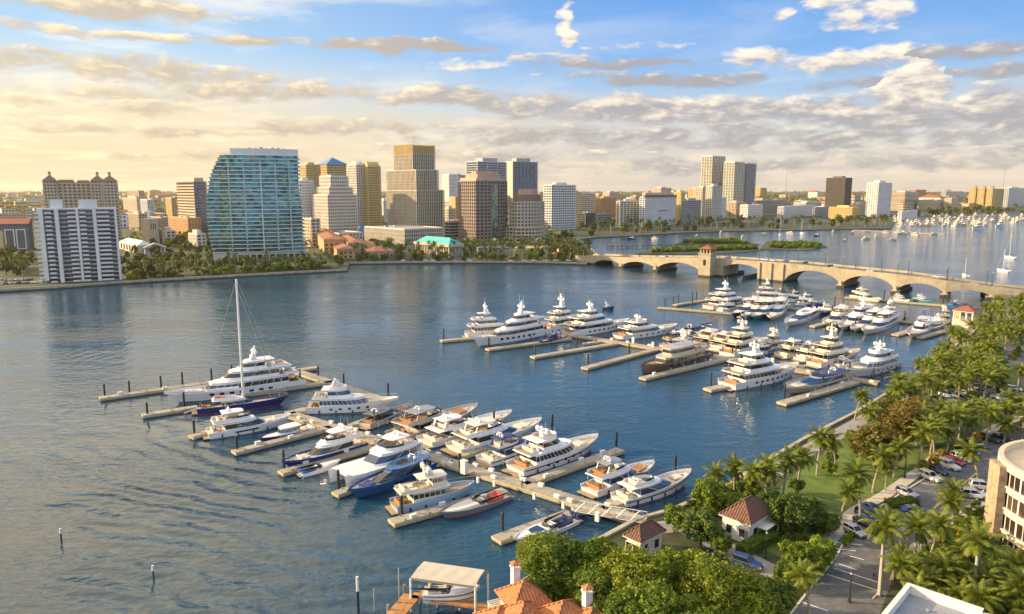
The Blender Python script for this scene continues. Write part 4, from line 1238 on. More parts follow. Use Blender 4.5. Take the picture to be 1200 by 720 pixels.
# far marina
dock('finger_dock', 'far finger dock reaching left, nearer of two', (771, 360), (900, 370), 2.6)
dock('finger_dock', 'far finger dock reaching left, farther of two', (791, 357), (838, 350), 2.6)
dock('main_dock', 'dock behind the far row of yachts under the bridge', (838, 350), (1130, 385), 3.0)
dock('finger_dock', 'short finger dock left of the small cream yacht in the far row', (952, 382), (978, 376), 2.4)
dock('finger_dock', 'stub dock among the far row of blue hulled yachts', (866, 371), (888, 366), 2.0)
dock('finger_dock', 'stub dock below the two white yachts in the far row', (1000, 386), (1030, 376), 2.4)
dock('finger_dock', 'finger dock left of the white sportfishing boat', (1049, 392), (1080, 383), 2.8)
dock('finger_dock', 'finger dock right of the white sportfishing boat', (1078, 395), (1118, 384), 2.8)
dock('finger_dock', 'far finger dock tip right of the navy and white yacht', (1030, 377), (1060, 371), 2.6)
dock('main_dock', 'thin dock lying right under the bridge arches', (990, 348), (1150, 361), 2.6)
dock('finger_dock', 'stub dock just right of the frame of the far row', (1110, 384), (1140, 386), 2.6)

pile_me = None


def piling(px, py, where, h=3.6, r=.30):
    global pile_me
    if pile_me is None:
        b_ = MB(); b_.cur = 0; b_.tube((0, 0, -1.5), (0, 0, 3.6), .30, .28, 10)
        b_.cur = 1; b_.tube((0, 0, 3.6), (0, 0, 3.85), .31, .05, 10)
        o = b_.build('dock_piling', [M['piling'], M['piling']]); pile_me = o
    else:
        o = pile_me.copy(); COL.objects.link(o)
    o.location = (*at(px, py), 0); o.scale = (1, 1, h / 3.6)
    tag(o, 'black round mooring piling %s' % where, 'piling', 'mooring pilings ' + where)
    return o


for px, py in ((123, 466), (152, 462), (189, 456), (214, 451), (248, 446), (272, 442), (352, 449), (373, 444), (403, 453), (173, 489), (228, 511), (278, 531), (216, 476)):
    piling(px, py, 'around the docks of the mega yacht', 3.9)
for px, py in ((333, 550), (397, 575), (471, 607), (589, 628), (539, 554), (406, 512), (579, 501), (647, 505), (664, 541), (722, 527), (791, 557), (455, 466)):
    piling(px, py, 'beside the docks of the near marina', 4.2)
for px, py in ((520, 397), (573, 408), (639, 394), (622, 404), (676, 408), (627, 417), (689, 429), (737, 416), (800, 428), (755, 438), (858, 420), (833, 452), (919, 466), (964, 456), (1023, 447), (995, 440), (862, 419)):
    piling(px, py, 'along the middle marina docks', 4.0)
for px, py in ((779, 360), (789, 357), (795, 355), (811, 359), (811, 352), (816, 351), (862, 362), (975, 368), (978, 358), (1002, 386), (1052, 389), (1060, 375), (1082, 391), (1036, 349), (1105, 357), (989, 347), (870, 366)):
    piling(px, py, 'in the far marina near the bridge', 4.2)

# white service cabinets and pedestals standing on the docks
cab = None
for px, py, s in ((411, 512, 1.0), (492, 531, 1.1), (544, 555, 1.2), (440, 521, .55), (560, 566, .5), (626, 585, .5), (579, 570, .45), (700, 611, .7), (660, 596, .5), (610, 561, .4), (396, 508, .45), (742, 402, .9), (905, 427, .9), (520, 546, .4), (765, 407, .8)):
    if cab is None:
        cab = empty('power_cabinet', (0, 0, 0))
        MB().box(-.55, .55, -.4, .4, 0, 2.3).box(-.62, .62, -.47, .47, 2.3, 2.42).build('housing', M['white_wall'], cab)
        MB().box(-.45, .45, -.43, -.405, .3, 2.1).build('door', M['pile_cap'], cab)
        o = cab
    else:
        o = copy_tree(cab)
    o.location = (*at(px, py, DOCK_TOP), DOCK_TOP); o.scale = (s, s, s); o.rotation_euler = (0, 0, atan2(.6, -.79))
    tag(o, 'tall white power cabinet on the dock' if s > .7 else 'small white power pedestal on the dock', 'cabinet', 'tall power cabinets' if s > .7 else 'small power pedestals')

# dock boxes and coiled hoses
dbx = None; rq = random.Random(12)
for (p0, p1, n_) in ((P1A, P1B, 22), ((613, 566), (727, 526), 3), ((274, 529), (388, 500), 3), ((459, 611), (592, 574), 3), ((117, 466), (372, 430), 5), ((662, 391), (1030, 448), 14), ((753, 443), (846, 421), 2), ((916, 472), (1002, 447), 2), ((329, 553), (436, 523), 2)):
    A_, B_ = at(*p0, DOCK_TOP), at(*p1, DOCK_TOP); an = atan2(B_[1] - A_[1], B_[0] - A_[0])
    for i in range(n_):
        t = (i + .3 + rq.random() * .5) / n_; s = rq.choice((-1, 1)) * (1.35 if n_ > 5 else .8)
        if dbx is None:
            dbx = empty('dock_box', (0, 0, 0)); MB().box(-.6, .6, -.3, .3, 0, .55).build('chest', M['white_wall'], dbx); MB().box(-.65, .65, -.35, .35, .55, .63).build('lid', M['pile_cap'], dbx); o = dbx
        else:
            o = copy_tree(dbx)
        o.location = (A_[0] + (B_[0] - A_[0]) * t - sin(an) * s, A_[1] + (B_[1] - A_[1]) * t + cos(an) * s, DOCK_TOP); o.rotation_euler = (0, 0, an)
        tag(o, 'small white storage chest lying along the dock edge', 'dock box', 'storage chests on the docks')
# aluminium footbridge
a, b = at(676, 597, 1.2), at(756, 610, 2.0)
fb = empty('footbridge', (*a, 1.2), atan2(b[1] - a[1], b[0] - a[0]), 'aluminium truss footbridge from the main dock to the bank', 'footbridge')
L = sqrt((b[0] - a[0]) ** 2 + (b[1] - a[1]) ** 2)
M['alu'] = mat('alu', (.50, .49, .46), .45, .6, var=.1)
MB().beam((0, 0, 0), (L, 0, .7), 2.0, .15).build('walkway', M['dock'], fb)
for s in (-1, 1):
    t_ = MB(); y = s * 1.05; n = 10
    t_.tube((0, y, 1.25), (L, y, 1.95), .08, n=6).tube((0, y, 0), (L, y, .7), .08, n=6)
    for i in range(n + 1):
        x = L * i / n; z = .7 * i / n
        t_.tube((x, y, z), (x, y, z + 1.25), .05, n=6)
        if i < n:
            t_.tube((x, y, z + (1.25 if i % 2 else 0)), (x + L / n, y, z + .7 / n + (0 if i % 2 else 1.25)), .05, n=6)
    t_.build('truss', M['alu'], fb)

# ------------------------------------------------------------ yachts
def paint(name, col, rough=.18):
    return mat(name, col, rough, var=.04, scale=.6, coat=.4)


M['gel_white'] = paint('gel_white', (.72, .71, .69)); M['gel_cream'] = paint('gel_cream', (.66, .60, .50)); M['gel_grey'] = paint('gel_grey', (.20, .21, .23))
M['gel_navy'] = paint('gel_navy', (.012, .022, .14)); M['gel_blue'] = paint('gel_blue', (.02, .08, .22)); M['gel_teal'] = paint('gel_teal', (.04, .19, .30)); M['gel_ice'] = paint('gel_ice', (.30, .42, .55))
M['gel_bronze'] = paint('gel_bronze', (.13, .105, .08)); M['gel_tan'] = paint('gel_tan', (.46, .41, .34)); M['gel_dark'] = paint('gel_dark', (.03, .035, .045))
M['boot_red'] = mat('boot_red', (.30, .03, .02), .4); M['boot_black'] = mat('boot_black', (.015, .015, .02), .4); M['boot_navy'] = mat('boot_navy', (.01, .015, .07), .35); M['stripe_maroon'] = mat('stripe_maroon', (.16, .02, .06), .35)
M['tinted'] = mat('tinted', (.012, .016, .024), .06, spec=.8)
M['tint_blue'] = mat('tint_blue', (.02, .05, .12), .06, spec=.8)
M['teak'] = mat('teak', (.30, .215, .135), .75, var=.2, scale=1.5); M['teak_pale'] = mat('teak_pale', (.42, .35, .26), .75, var=.15, scale=1.5)
M['deck_white'] = mat('deck_white', (.55, .51, .45), .6, var=.08, scale=1.2)
M['cushion'] = mat('cushion', (.58, .52, .43), .85, var=.12, scale=1.5); M['cushion_brown'] = mat('cushion_brown', (.30, .15, .06), .8, var=.25, scale=1.5)
M['cushion_blue'] = mat('cushion_blue', (.03, .16, .38), .8, var=.15); M['cushion_red'] = mat('cushion_red', (.50, .09, .05), .8, var=.15); M['canvas_navy'] = mat('canvas_navy', (.02, .045, .14), .8, var=.15)
M['chrome'] = mat('chrome', (.60, .60, .60), .2, .9); M['dome_white'] = mat('dome_white', (.75, .74, .72), .3)
M['rubber_grey'] = mat('rubber_grey', (.32, .33, .35), .6)


class Hull:
    def __init__(s, L, B, fb, fbow, rake=.07, full=.75, tumble=.92):
        s.L, s.B, s.fb, s.fbow, s.rake, s.full, s.tumble = L, B, fb, fbow, rake, full, tumble

    def half(s, t):
        if t < .5:
            return s.B / 2 * (.90 + .10 * sin(pi * t))
        return max(.05, s.B / 2 * max(0.0, 1 - ((t - .5) / .5) ** 2.3) ** s.full)

    def sheer(s, t):
        return s.fb + (s.fbow - s.fb) * max(0, t) ** 1.8

    def pt(s, t, v, side=1, off=0.0):
        """point on the hull skin: t stern to bow, v waterline 0 to sheer 1"""
        b = s.half(t); f = max(0, (t - .45) / .55)
        bw = b * (s.tumble - .42 * f ** 1.3); h = s.sheer(t)
        y = bw + (b - bw) * v ** 1.3
        x = t * s.L - s.rake * s.L * (1 - v) * t ** 4 + (s.L * .012 * (1 - v) if t < .02 else 0)
        return (x, side * (y + off), h * v)

    def skin(s, N=22):
        r = []
        bul = min(.75, s.fb * .33)
        for i in range(N + 1):
            t = (i / N) ** .85
            row = []
            b = s.half(t); h = s.sheer(t); ib = max(.02, b - .16)
            for side in (-1, 1):
                p = [(t * s.L, side * ib, h - bul), (t * s.L, side * ib, h)]
                p += [s.pt(t, v, side) for v in (1, .8, .5, .25, 0)]
                q = s.pt(t, 0, side); p.append((q[0] - .02 * s.L * t ** 4, q[1] * .8, -.7))
                row.append(p)
            r.append(row[0] + row[1][::-1])
        m = MB(); m.loft(r, closed=False, caps=(False, False))
        m.add(r[0], [tuple(range(len(r[0])))])
        return m, bul

    def deck(s, bul, N=16):
        m = MB(); V = []
        for i in range(N + 1):
            t = i / N * .995; b = max(.02, s.half(t) - .16); h = s.sheer(t) - bul
            V += [(t * s.L, -b, h), (t * s.L, b, h)]
        m.add(V, [(2 * i, 2 * i + 2, 2 * i + 3, 2 * i + 1) for i in range(N)])
        return m

    def band(s, t0, t1, v0, v1, off=.035, N=18, side=1):
        m = MB(); V = []
        for i in range(N + 1):
            t = t0 + (t1 - t0) * i / N
            V += [s.pt(t, v0, side, off), s.pt(t, v1, side, off)]
        m.add(V, [(2 * i, 2 * i + 2, 2 * i + 3, 2 * i + 1) for i in range(N)])
        return m


def outline(x0, x1, hw, ft, nose=.35, k=5):
    """cabin plan: square aft, rounded and narrowing to the front"""
    side = [(x0, hw)] + [(x0 + (x1 - ft - x0) * i / 3, hw) for i in (1, 2, 3)]
    for i in range(1, k + 1):
        u = i / k
        side.append((x1 - ft + ft * u, hw * (nose + (1 - nose) * max(0, 1 - u ** 2.2) ** .7)))
    return [(x, -y) for x, y in side] + side[::-1]


def tier(root, x0, x1, hw, z, h, rf, ra=0.0, ovh=0.0, body=None, glass=None, roofm=None, brow=.35, nose=.35, lo=.36, hi=.82, near=True, side_over=.38, ft=None):
    """one deck house: skirt with pillars, window band, roof plate overhanging aft"""
    ft = ft or min(.45 * (x1 - x0), 2.6 * hw)

    def ring(f):
        return [(x, y, z + f * h) for x, y in outline(x0 + ra * f, x1 - rf * f, hw * (1 - .10 * f), ft, nose)]
    c = MB(); c.loft([ring(0), ring(lo)]); c.loft([ring(hi), ring(1)])
    A, Bn = ring(lo), ring(hi); n = len(A)
    for i in range(n):
        raked = rf > .1 * (x1 - x0) + 1.2
        if i in ((0, 3, n - 4, n - 1) if raked else (0, 1, 3, n - 4, n - 2, n - 1, 6, n - 7)) or near and not raked:
            c.tube(A[i], Bn[i], .05, n=4)
        if i in (0, 1, 2, n - 4, n - 3, n - 2) and near and not raked:
            j = (i + 1) % n
            c.tube([(a + b) / 2 for a, b in zip(A[i], A[j])], [(a + b) / 2 for a, b in zip(Bn[i], Bn[j])], .07, n=4)
    c.build('cabin', body, root)

    def ins(f):
        return [(x, y, z + f * h) for x, y in inset(outline(x0 + ra * f, x1 - rf * f, hw * (1 - .10 * f), ft, nose), .06)]
    MB().loft([ins(lo - .02), ins(hi + .02)], caps=(False, False)).build('window', glass, root)
    zt = z + h
    ro = outline(x0 + ra - ovh, x1 - rf + brow, hw * .90 + side_over, ft, nose)
    MB().loft([[(x, y, zt) for x, y in inset(ro, .15)], [(x, y, zt + .10) for x, y in ro], [(x, y, zt + .22) for x, y in inset(ro, .08)]]).build('roof', roofm or body, root)
    if ovh > 1.2:
        p = MB()
        for s in (-1, 1):
            p.tube((x0 + ra - ovh + .5, s * (hw * .88), z), (x0 + ra - ovh + .5, s * (hw * .88), zt), .07, n=6)
        p.build('awning_post', M['chrome'], root)
    return zt + .22


def seats(root, x0, x1, hw, z, m, name='seat'):
    b_ = MB(); b_.box(x0, x0 + .75, -hw, hw, z, z + .45).box(x0, x0 + .22, -hw, hw, z + .45, z + .85)
    b_.box(x0 + .75, x1, hw - .7, hw, z, z + .45).box(x0 + .75, x1, -hw, -hw + .7, z, z + .45)
    b_.box(x0 + 1.3, x0 + 2.2, -.5, .5, z, z + .55)
    b_.build(name, m, root)


def coaming(root, x0, x1, hw, z, h, body, glass=None, ft=None, nose=.45):
    ft = ft or min(.5 * (x1 - x0), 2.2 * hw)
    o = outline(x0, x1, hw, ft, nose); q = inset(o, .12); n = len(o); m = MB()
    for i in range(n):
        j = (i + 1) % n
        if i == n - 1:
            continue
        m.prism([o[i], o[j], q[j], q[i]], z, z + h)
    m.build('coaming', body, root)
    MB().prism(inset(o, .13), z + .012, z + .035).build('deck_floor', M['teak' if hw > 2 else 'teak_pale'], root)
    if glass:
        w = MB()
        for i in range(n):
            if 3 <= i <= n - 5:
                w.prism([o[i], o[i + 1], q[i + 1], q[i]], z + h, z + h + .45)
        w.build('windscreen', glass, root)


def hardtop(root, x0, x1, hw, z, h, body, legs=True):
    o = outline(x0, x1, hw, min(.4 * (x1 - x0), 1.8 * hw), .55)
    MB().loft([[(x, y, z + h) for x, y in inset(o, .2)], [(x, y, z + h + .12) for x, y in o], [(x, y, z + h + .24) for x, y in inset(o, .25)]]).build('hardtop', body, root)
    if legs:
        l = MB()
        for s in (-1, 1):
            l.beam((x0 + .5, s * (hw - .15), z), (x0 + 1.0, s * (hw - .2), z + h + .1), .25, .5) if False else l.tube((x0 + .2, s * (hw - .2), z), (x0 + 1.0, s * (hw - .25), z + h + .05), .22, .14, 6)
            l.tube((x1 - 1.1, s * (hw - .35), z), (x1 - 1.6, s * (hw - .4), z + h + .05), .07, n=6)
        l.build('arch', body, root)
    return z + h + .24


def mast(root, x, z, big, body, rnd):
    if big:
        h = big
        m = MB().loft([[(x - .9, -.7, z), (x + 1.0, -.7, z), (x + 1.0, .7, z), (x - .9, .7, z)], [(x - .9, -.35, z + h * .6), (x - .1, -.35, z + h * .6), (x - .1, .35, z + h * .6), (x - .9, .35, z + h * .6)],
                       [(x - .9, -.12, z + h), (x - .6, -.12, z + h), (x - .6, .12, z + h), (x - .9, .12, z + h)]])
        m.box(x - .8, x - .2, -1.9, 1.9, z + h * .45, z + h * .45 + .16).box(x - .8, x - .3, -1.2, 1.2, z + h * .72, z + h * .72 + .14)
        m.build('mast', body, root)
        for s in (-1, 1):
            d = MB().ball((x - .5, s * 1.6, z + h * .45 + .6), .48, 10, 6, 1.1).build('radar_dome', M['dome_white'], root)
            MB().ball((x + .3, s * .9, z + h * .15 + .5), .38, 10, 6, 1.1).build('radar_dome', M['dome_white'], root)
            MB().tube((x - .5, s * 1.1, z + h * .72), (x - .7, s * 1.2, z + h * 1.5), .04, .015, 5).build('antenna', M['dome_white'], root)
        MB().box(x + .1, x + .3, -1.0, 1.0, z + h * .62, z + h * .62 + .18).build('radar_bar', M['dome_white'], root)
    else:
        MB().tube((x, 0, z), (x - .2, 0, z + .9), .18, .10, 6).build('mast', body, root)
        for s in (-1, 1):
            MB().ball((x, s * .75, z + .35), .36, 8, 6, 1.1).build('radar_dome', M['dome_white'], root)
            MB().tube((x - .4, s * 1.2, z), (x - .9, s * 1.3, z + 2.6), .035, .012, 5).build('antenna', M['dome_white'], root)
        MB().box(x - .15, x + .05, -.7, .7, z + .9, z + 1.02).build('radar_bar', M['dome_white'], root)


def rail(root, H, t0, t1, near, hgt=.75):
    if not near:
        return
    N = 14
    for side in (-1, 1):
        m = MB(); prev = None
        for i in range(N + 1):
            t = t0 + (t1 - t0) * i / N; b = H.half(t) - .08; p = (t * H.L, side * b, H.sheer(t) + hgt); q = (t * H.L, side * b, H.sheer(t))
            m.tube(q, p, .022, n=4)
            if prev:
                m.tube(prev, p, .028, n=4)
            prev = p
        m.build('bow_rail', M['chrome'], root)


NBOAT = 0


def boat(label, style, stern, bow, zb=None, beam=None, hull='gel_white', stripe=None, boot='boot_black', body='gel_white', glass='tinted', seat='cushion', deckm='teak_pale', cat='yacht', group=None, extra=(), mast_h=None, top=None, fb=None, Lfix=None):
    global NBOAT
    NBOAT += 1; rnd = random.Random(NBOAT * 37)
    guess = {'mega': 4.0, 'motor': 3.2, 'fly': 2.6, 'sport': 2.4, 'express': 1.8, 'open': 1.3, 'explorer': 4.2, 'classic': 2.8, 'sail': 2.4, 'cat': 2.4, 'fish': 2.6, 'picnic': 1.5, 'tender': 1.0}
    zb = zb or guess[style]
    a = at(*stern); b = at(*bow, zb)
    L = Lfix or sqrt((b[0] - a[0]) ** 2 + (b[1] - a[1]) ** 2); yaw = atan2(b[1] - a[1], b[0] - a[0])
    names = {'sail': 'sailing_yacht', 'open': 'speedboat', 'tender': 'tender_boat', 'express': 'express_cruiser', 'cat': 'power_catamaran', 'fish': 'sportfishing_boat', 'picnic': 'picnic_boat', 'explorer': 'explorer_yacht', 'classic': 'trawler_yacht', 'sport': 'sport_yacht', 'fly': 'flybridge_yacht', 'motor': 'motor_yacht', 'mega': 'mega_yacht'}
    r = empty(names[style], (*a, 0), yaw, label, cat, group)
    near = depth(a[0], a[1], 0) < 300
    bm = L * (beam * 1.12 if beam else {'mega': .21, 'motor': .24, 'fly': .29, 'sport': .26, 'express': .28, 'open': .28, 'explorer': .25, 'classic': .27, 'sail': .20, 'cat': .38, 'fish': .29, 'picnic': .28, 'tender': .30}[style])
    bm = min(bm, 8.2)
    fb = fb or {'mega': 2.5, 'motor': 2.1, 'fly': 1.7, 'sport': 1.7, 'express': 1.3, 'open': .85, 'explorer': 2.4, 'classic': 1.9, 'sail': 1.8, 'cat': 1.8, 'fish': 1.3, 'picnic': .95, 'tender': .7}[style]
    hm, bmx, gm = M[hull], M[body], M[glass]; sm = M[seat]; dm = M[deckm]
    if style == 'cat':
        Hs = Hull(L, bm * .36, fb, zb, .02, .8); m = MB()
        for s in (-1, 1):
            q, bul = Hs.skin(16); q.v = [(x, y + s * bm * .32, z) for x, y, z in q.v]; m.add(q.v, q.f)
        m.build('hull', hm, r)
        H = Hull(L * .97, bm * .98, fb, zb, .02, .22); H.half = lambda t: bm * .49 * (1 if t < .8 else 1 - .3 * ((t - .8) / .2) ** 2)
        MB().loft([[(t * L, -H.half(t), Hs.sheer(t) - .75), (t * L, H.half(t), Hs.sheer(t) - .75), (t * L, H.half(t), Hs.sheer(t) + .02), (t * L, -H.half(t), Hs.sheer(t) + .02)] for t in (0, .2, .4, .6, .8, .93)]).build('bridge_deck', bmx, r)
        dz = Hs.sheer(.4) + .02; bul = 0
        for s in (-1, 1):
            v = MB(); V = []
            for i in range(9):
                t = .3 + .45 * i / 8; p0, p1 = Hs.pt(t, .45, s, .03), Hs.pt(t, .7, s, .03)
                V += [(p0[0], p0[1] + s * bm * .32, p0[2]), (p1[0], p1[1] + s * bm * .32, p1[2])]
            v.add(V, [(2 * i, 2 * i + 2, 2 * i + 3, 2 * i + 1) for i in range(8)]); v.build('hull_window', gm, r)
        z1 = tier(r, .12 * L, .66 * L, bm * .40, dz, 2.1, .14 * L, 0, .06 * L, bmx, gm, near=True, nose=.6, lo=.25, hi=.8)
        coaming(r, .10 * L, .46 * L, bm * .36, z1, .6, bmx, gm); seats(r, .12 * L, .24 * L, bm * .26, z1, sm)
        zt = hardtop(r, .16 * L, .40 * L, bm * .30, z1, 1.9, bmx); mast(r, .26 * L, zt, 0, bmx, rnd)
        MB().box(.70 * L, .84 * L, -bm * .2, bm * .2, dz, dz + .35).build('sunpad', sm, r)
    else:
        H = Hull(L, bm, fb, zb, {'explorer': .03, 'mega': .09, 'sail': .10, 'classic': .08}.get(style, .10))
        m, bul = H.skin(); m.build('hull', hm, r)
        H.deck(bul).build('deck', dm if style not in ('sport', 'fly', 'express', 'open') else M['deck_white'], r)
        for s in (-1, 1):
            H.band(.0, .985, .03, .14, side=s).build('boot_stripe', M[boot], r)
        dz = H.sheer(.3) - bul
        if stripe:
            for s in (-1, 1):
                H.band(.02, .93, .58, .72, .03, side=s).build('hull_stripe', M[stripe], r)
        if style in ('mega', 'motor', 'explorer'):
            k = 7 if style == 'mega' else 5
            for i in range(k):
                for s in (-1, 1):
                    t = .26 + .5 * i / k
                    H.band(t, t + .033, .48, .72, .04, 2, s).build('hull_window', gm, r)
        elif style in ('fly', 'sport') and stripe is None:
            for s in (-1, 1):
                H.band(.30, .58, .48, .70, .035, 8, s).build('hull_window', gm, r)
        # swim platform and transom
        MB().box(-.055 * L, .15, -bm * .42, bm * .42, .32, .5).build('swim_platform', M['teak'], r)
    fd = H.sheer(.82) - bul
    W = bm / 2
    if style == 'mega':
        h = 2.45
        z1 = tier(r, .13 * L, .74 * L, W * .88, dz, h + .3, .06 * L, 0, .09 * L, bmx, gm, near=near)
        seats(r, .05 * L, .10 * L, W * .6, dz, M['cushion_brown'])
        z2 = tier(r, .20 * L, .62 * L, W * .80, z1, h, .085 * L, 0, .10 * L, bmx, gm, near=near, side_over=.5)
        seats(r, .125 * L, .165 * L, W * .55, z1, sm)
        coaming(r, .05 * L, .16 * L, W * .82, z1, .7, bmx)
        z3 = tier(r, .29 * L, .50 * L, W * .62, z2, h * .9, .07 * L, .01 * L, .08 * L, bmx, gm, near=near, side_over=.35)
        seats(r, .205 * L, .25 * L, W * .45, z2, sm)
        coaming(r, .12 * L, .26 * L, W * .76, z2, .65, bmx)
        mast(r, .37 * L, z3, (mast_h or .13 * L) * .8, bmx, rnd)
        MB().box(.80 * L, .86 * L, -.5, .5, fd, fd + .7).build('windlass', bmx, r)
        b_ = MB().box(.745 * L, .80 * L, -W * .35, W * .35, fd - .2, fd + .35); b_.build('sunpad', sm, r)
    elif style == 'motor':
        h = 2.3
        z1 = tier(r, .15 * L, .70 * L, W * .86, dz, h + .2, .09 * L, 0, .08 * L, bmx, gm, near=near)
        seats(r, .06 * L, .11 * L, W * .6, dz, M['cushion_brown'])
        z2 = tier(r, .24 * L, .52 * L, W * .74, z1, h * .92, .09 * L, 0, .07 * L, bmx, gm, near=near, side_over=.4)
        seats(r, .14 * L, .2 * L, W * .55, z1, sm); coaming(r, .08 * L, .22 * L, W * .80, z1, .65, bmx)
        mast(r, .33 * L, z2, mast_h or .10 * L, bmx, rnd)
        coaming(r, .26 * L, .44 * L, W * .6, z2, .55, bmx)
        MB().box(.72 * L, .79 * L, -W * .38, W * .38, fd - .15, fd + .4).build('sunpad', sm, r)
    elif style == 'explorer':
        z1 = tier(r, .14 * L, .74 * L, W * .86, dz, 2.5, .03 * L, 0, .08 * L, bmx, gm, near=near, nose=.6)
        z2 = tier(r, .30 * L, .62 * L, W * .74, z1, 2.3, -.01 * L, 0, .10 * L, bmx, gm, near=near, nose=.6)
        seats(r, .16 * L, .21 * L, W * .5, z1, sm); coaming(r, .08 * L, .28 * L, W * .80, z1, .6, bmx)
        seats(r, .05 * L, .1 * L, W * .6, dz, M['cushion_brown'])
        hardtop(r, .30 * L, .50 * L, W * .55, z2, 1.9, bmx); mast(r, .36 * L, z2 + 2.1, .07 * L, bmx, rnd)
        b_ = MB().box(.78 * L, .85 * L, -W * .4, W * .4, fd, fd + .45); b_.build('sunpad', sm, r)
    elif style == 'fly':
        z1 = tier(r, .19 * L, .74 * L, W * .84, dz, 2.25, .20 * L, 0, .13 * L, bmx, gm, near=near, lo=.30, hi=.80)
        seats(r, .05 * L, .12 * L, W * .66, dz, sm)
        coaming(r, .07 * L, .50 * L, W * .76, z1, .72, bmx, gm); seats(r, .12 * L, .26 * L, W * .56, z1, sm)
        MB().box(.38 * L, .43 * L, -W * .4, W * .1, z1, z1 + .95).build('helm', bmx, r)
        if top != 'none':
            zt = hardtop(r, .17 * L, .43 * L, W * .66, z1, 1.95, M[top] if top else bmx); mast(r, .26 * L, zt, 0, bmx, rnd)
        MB().box(.70 * L, .80 * L, -W * .42, W * .42, fd, fd + .38).box(.78 * L, .80 * L, -W * .4, W * .4, fd + .38, fd + .6).build('sunpad', sm, r)
    elif style == 'sport':
        z1 = tier(r, .20 * L, .78 * L, W * .82, dz, 1.95, .27 * L, 0, .12 * L, bmx, gm, near=near, lo=.22, hi=.84, roofm=M[top] if top else bmx)
        seats(r, .05 * L, .13 * L, W * .66, dz, sm)
        MB().prism(inset(outline(.26 * L, .42 * L, W * .42, .1 * L), .1), z1, z1 + .04).build('sunroof', gm, r)
        if 'fly' in extra:
            coaming(r, .14 * L, .44 * L, W * .66, z1, .6, bmx, gm); seats(r, .18 * L, .3 * L, W * .46, z1, sm)
        if 'arch' in extra:
            zt = hardtop(r, .15 * L, .38 * L, W * .62, z1, 1.8, M[top] if top else bmx); mast(r, .22 * L, zt, 0, bmx, rnd)
        else:
            mast(r, .22 * L, z1, 0, bmx, rnd)
        MB().box(.72 * L, .84 * L, -W * .38, W * .38, fd, fd + .32).build('sunpad', sm, r)
    elif style == 'express':
        z1 = tier(r, .36 * L, .80 * L, W * .74, dz, 1.35, .20 * L, 0, 0, bmx, gm, near=near, lo=.45, hi=.85)
        zt = hardtop(r, .22 * L, .52 * L, W * .72, dz, 2.05, M[top] if top else bmx); mast(r, .3 * L, zt, 0, bmx, rnd)
        seats(r, .05 * L, .2 * L, W * .66, dz, sm)
        MB().box(.72 * L, .84 * L, -W * .34, W * .34, fd, fd + .25).build('sunpad', sm, r)
    elif style == 'picnic':
        z1 = tier(r, .34 * L, .66 * L, W * .72, dz, 1.8, .06 * L, 0, .08 * L, bmx, gm, near=near, lo=.42, hi=.86)
        MB().loft([[(x, y, H.sheer(.6) - bul + q) for x, y in inset(outline(.60 * L, .92 * L, W * .62, .26 * L, .2), i)] for q, i in ((0, 0), (.45, .12))]).build('trunk_cabin', bmx, r)
        seats(r, .05 * L, .2 * L, W * .62, dz, sm)
    elif style == 'open':
        MB().loft([[(x, y, H.sheer(.7) - bul + q) for x, y in inset(outline(.48 * L, .93 * L, W * .78, .4 * L, .15), i)] for q, i in ((0, 0), (.5, .18))]).build('foredeck', bmx, r)
        w = MB().loft([[(x, y, dz + .5 + q) for x, y in inset(outline(.40 * L, (.56 - i * .02) * L, W * .66, .13 * L), .05 * i)] for q, i in ((0, 0), (.55, 3))], caps=(False, False)); w.build('windscreen', gm, r)
        seats(r, .10 * L, .34 * L, W * .62, dz, sm); MB().box(.36 * L, .42 * L, -W * .35, W * .35, dz, dz + .9).build('helm', bmx, r)
        if 'sunpad' in extra:
            MB().box(.02 * L, .15 * L, -W * .7, W * .7, dz, dz + .7).build('sunpad', M['cushion_blue'], r)
        if 'hatch' in extra:
            MB().loft([[(x, y, H.sheer(.7) - bul + q) for x, y in outline(.56 * L, .74 * L, W * .5, .1 * L)] for q in (.5, .56)]).build('deck_hatch', M['tint_blue'], r)
    elif style == 'tender':
        MB().box(.25 * L, .45 * L, -W * .5, W * .5, dz - .1, dz + .4).box(.50 * L, .58 * L, -W * .25, W * .25, dz - .1, dz + .8).build('seat', sm, r)
    elif style == 'classic':
        z1 = tier(r, .20 * L, .66 * L, W * .80, dz, 2.25, .02 * L, 0, .15 * L, bmx, gm, near=near, lo=.42, hi=.82, nose=.7, ft=.06 * L)
        z2 = tier(r, .44 * L, .62 * L, W * .62, z1, 1.9, .015 * L, 0, .16 * L, bmx, gm, near=near, lo=.45, hi=.85, nose=.7, ft=.05 * L)
        seats(r, .10 * L, .26 * L, W * .6, z1, sm); coaming(r, .06 * L, .42 * L, W * .78, z1, .5, bmx)
        seats(r, .04 * L, .1 * L, W * .6, dz, M['cushion_brown'])
        mast(r, .42 * L, z2, 2.2, bmx, rnd)
    elif style == 'fish':
        z1 = tier(r, .34 * L, .70 * L, W * .78, dz + .1, 2.1, .12 * L, 0, .05 * L, bmx, gm, near=near, lo=.4)
        coaming(r, .34 * L, .52 * L, W * .6, z1, .7, bmx); zt = hardtop(r, .33 * L, .50 * L, W * .55, z1, 1.9, bmx)
        t_ = MB()
        for s in (-1, 1):
            t_.tube((.35 * L, s * W * .5, zt), (.38 * L, s * W * .25, zt + 3.4), .05, n=5); t_.tube((.48 * L, s * W * .5, zt), (.43 * L, s * W * .25, zt + 3.4), .05, n=5)
            t_.tube((.36 * L, s * W * .7, dz + 1), (.12 * L, s * W * 2.0, dz + 9), .05, .02, 5)
        t_.box(.37 * L, .44 * L, -W * .3, W * .3, zt + 3.4, zt + 3.5); t_.build('tuna_tower', M['chrome'], r)
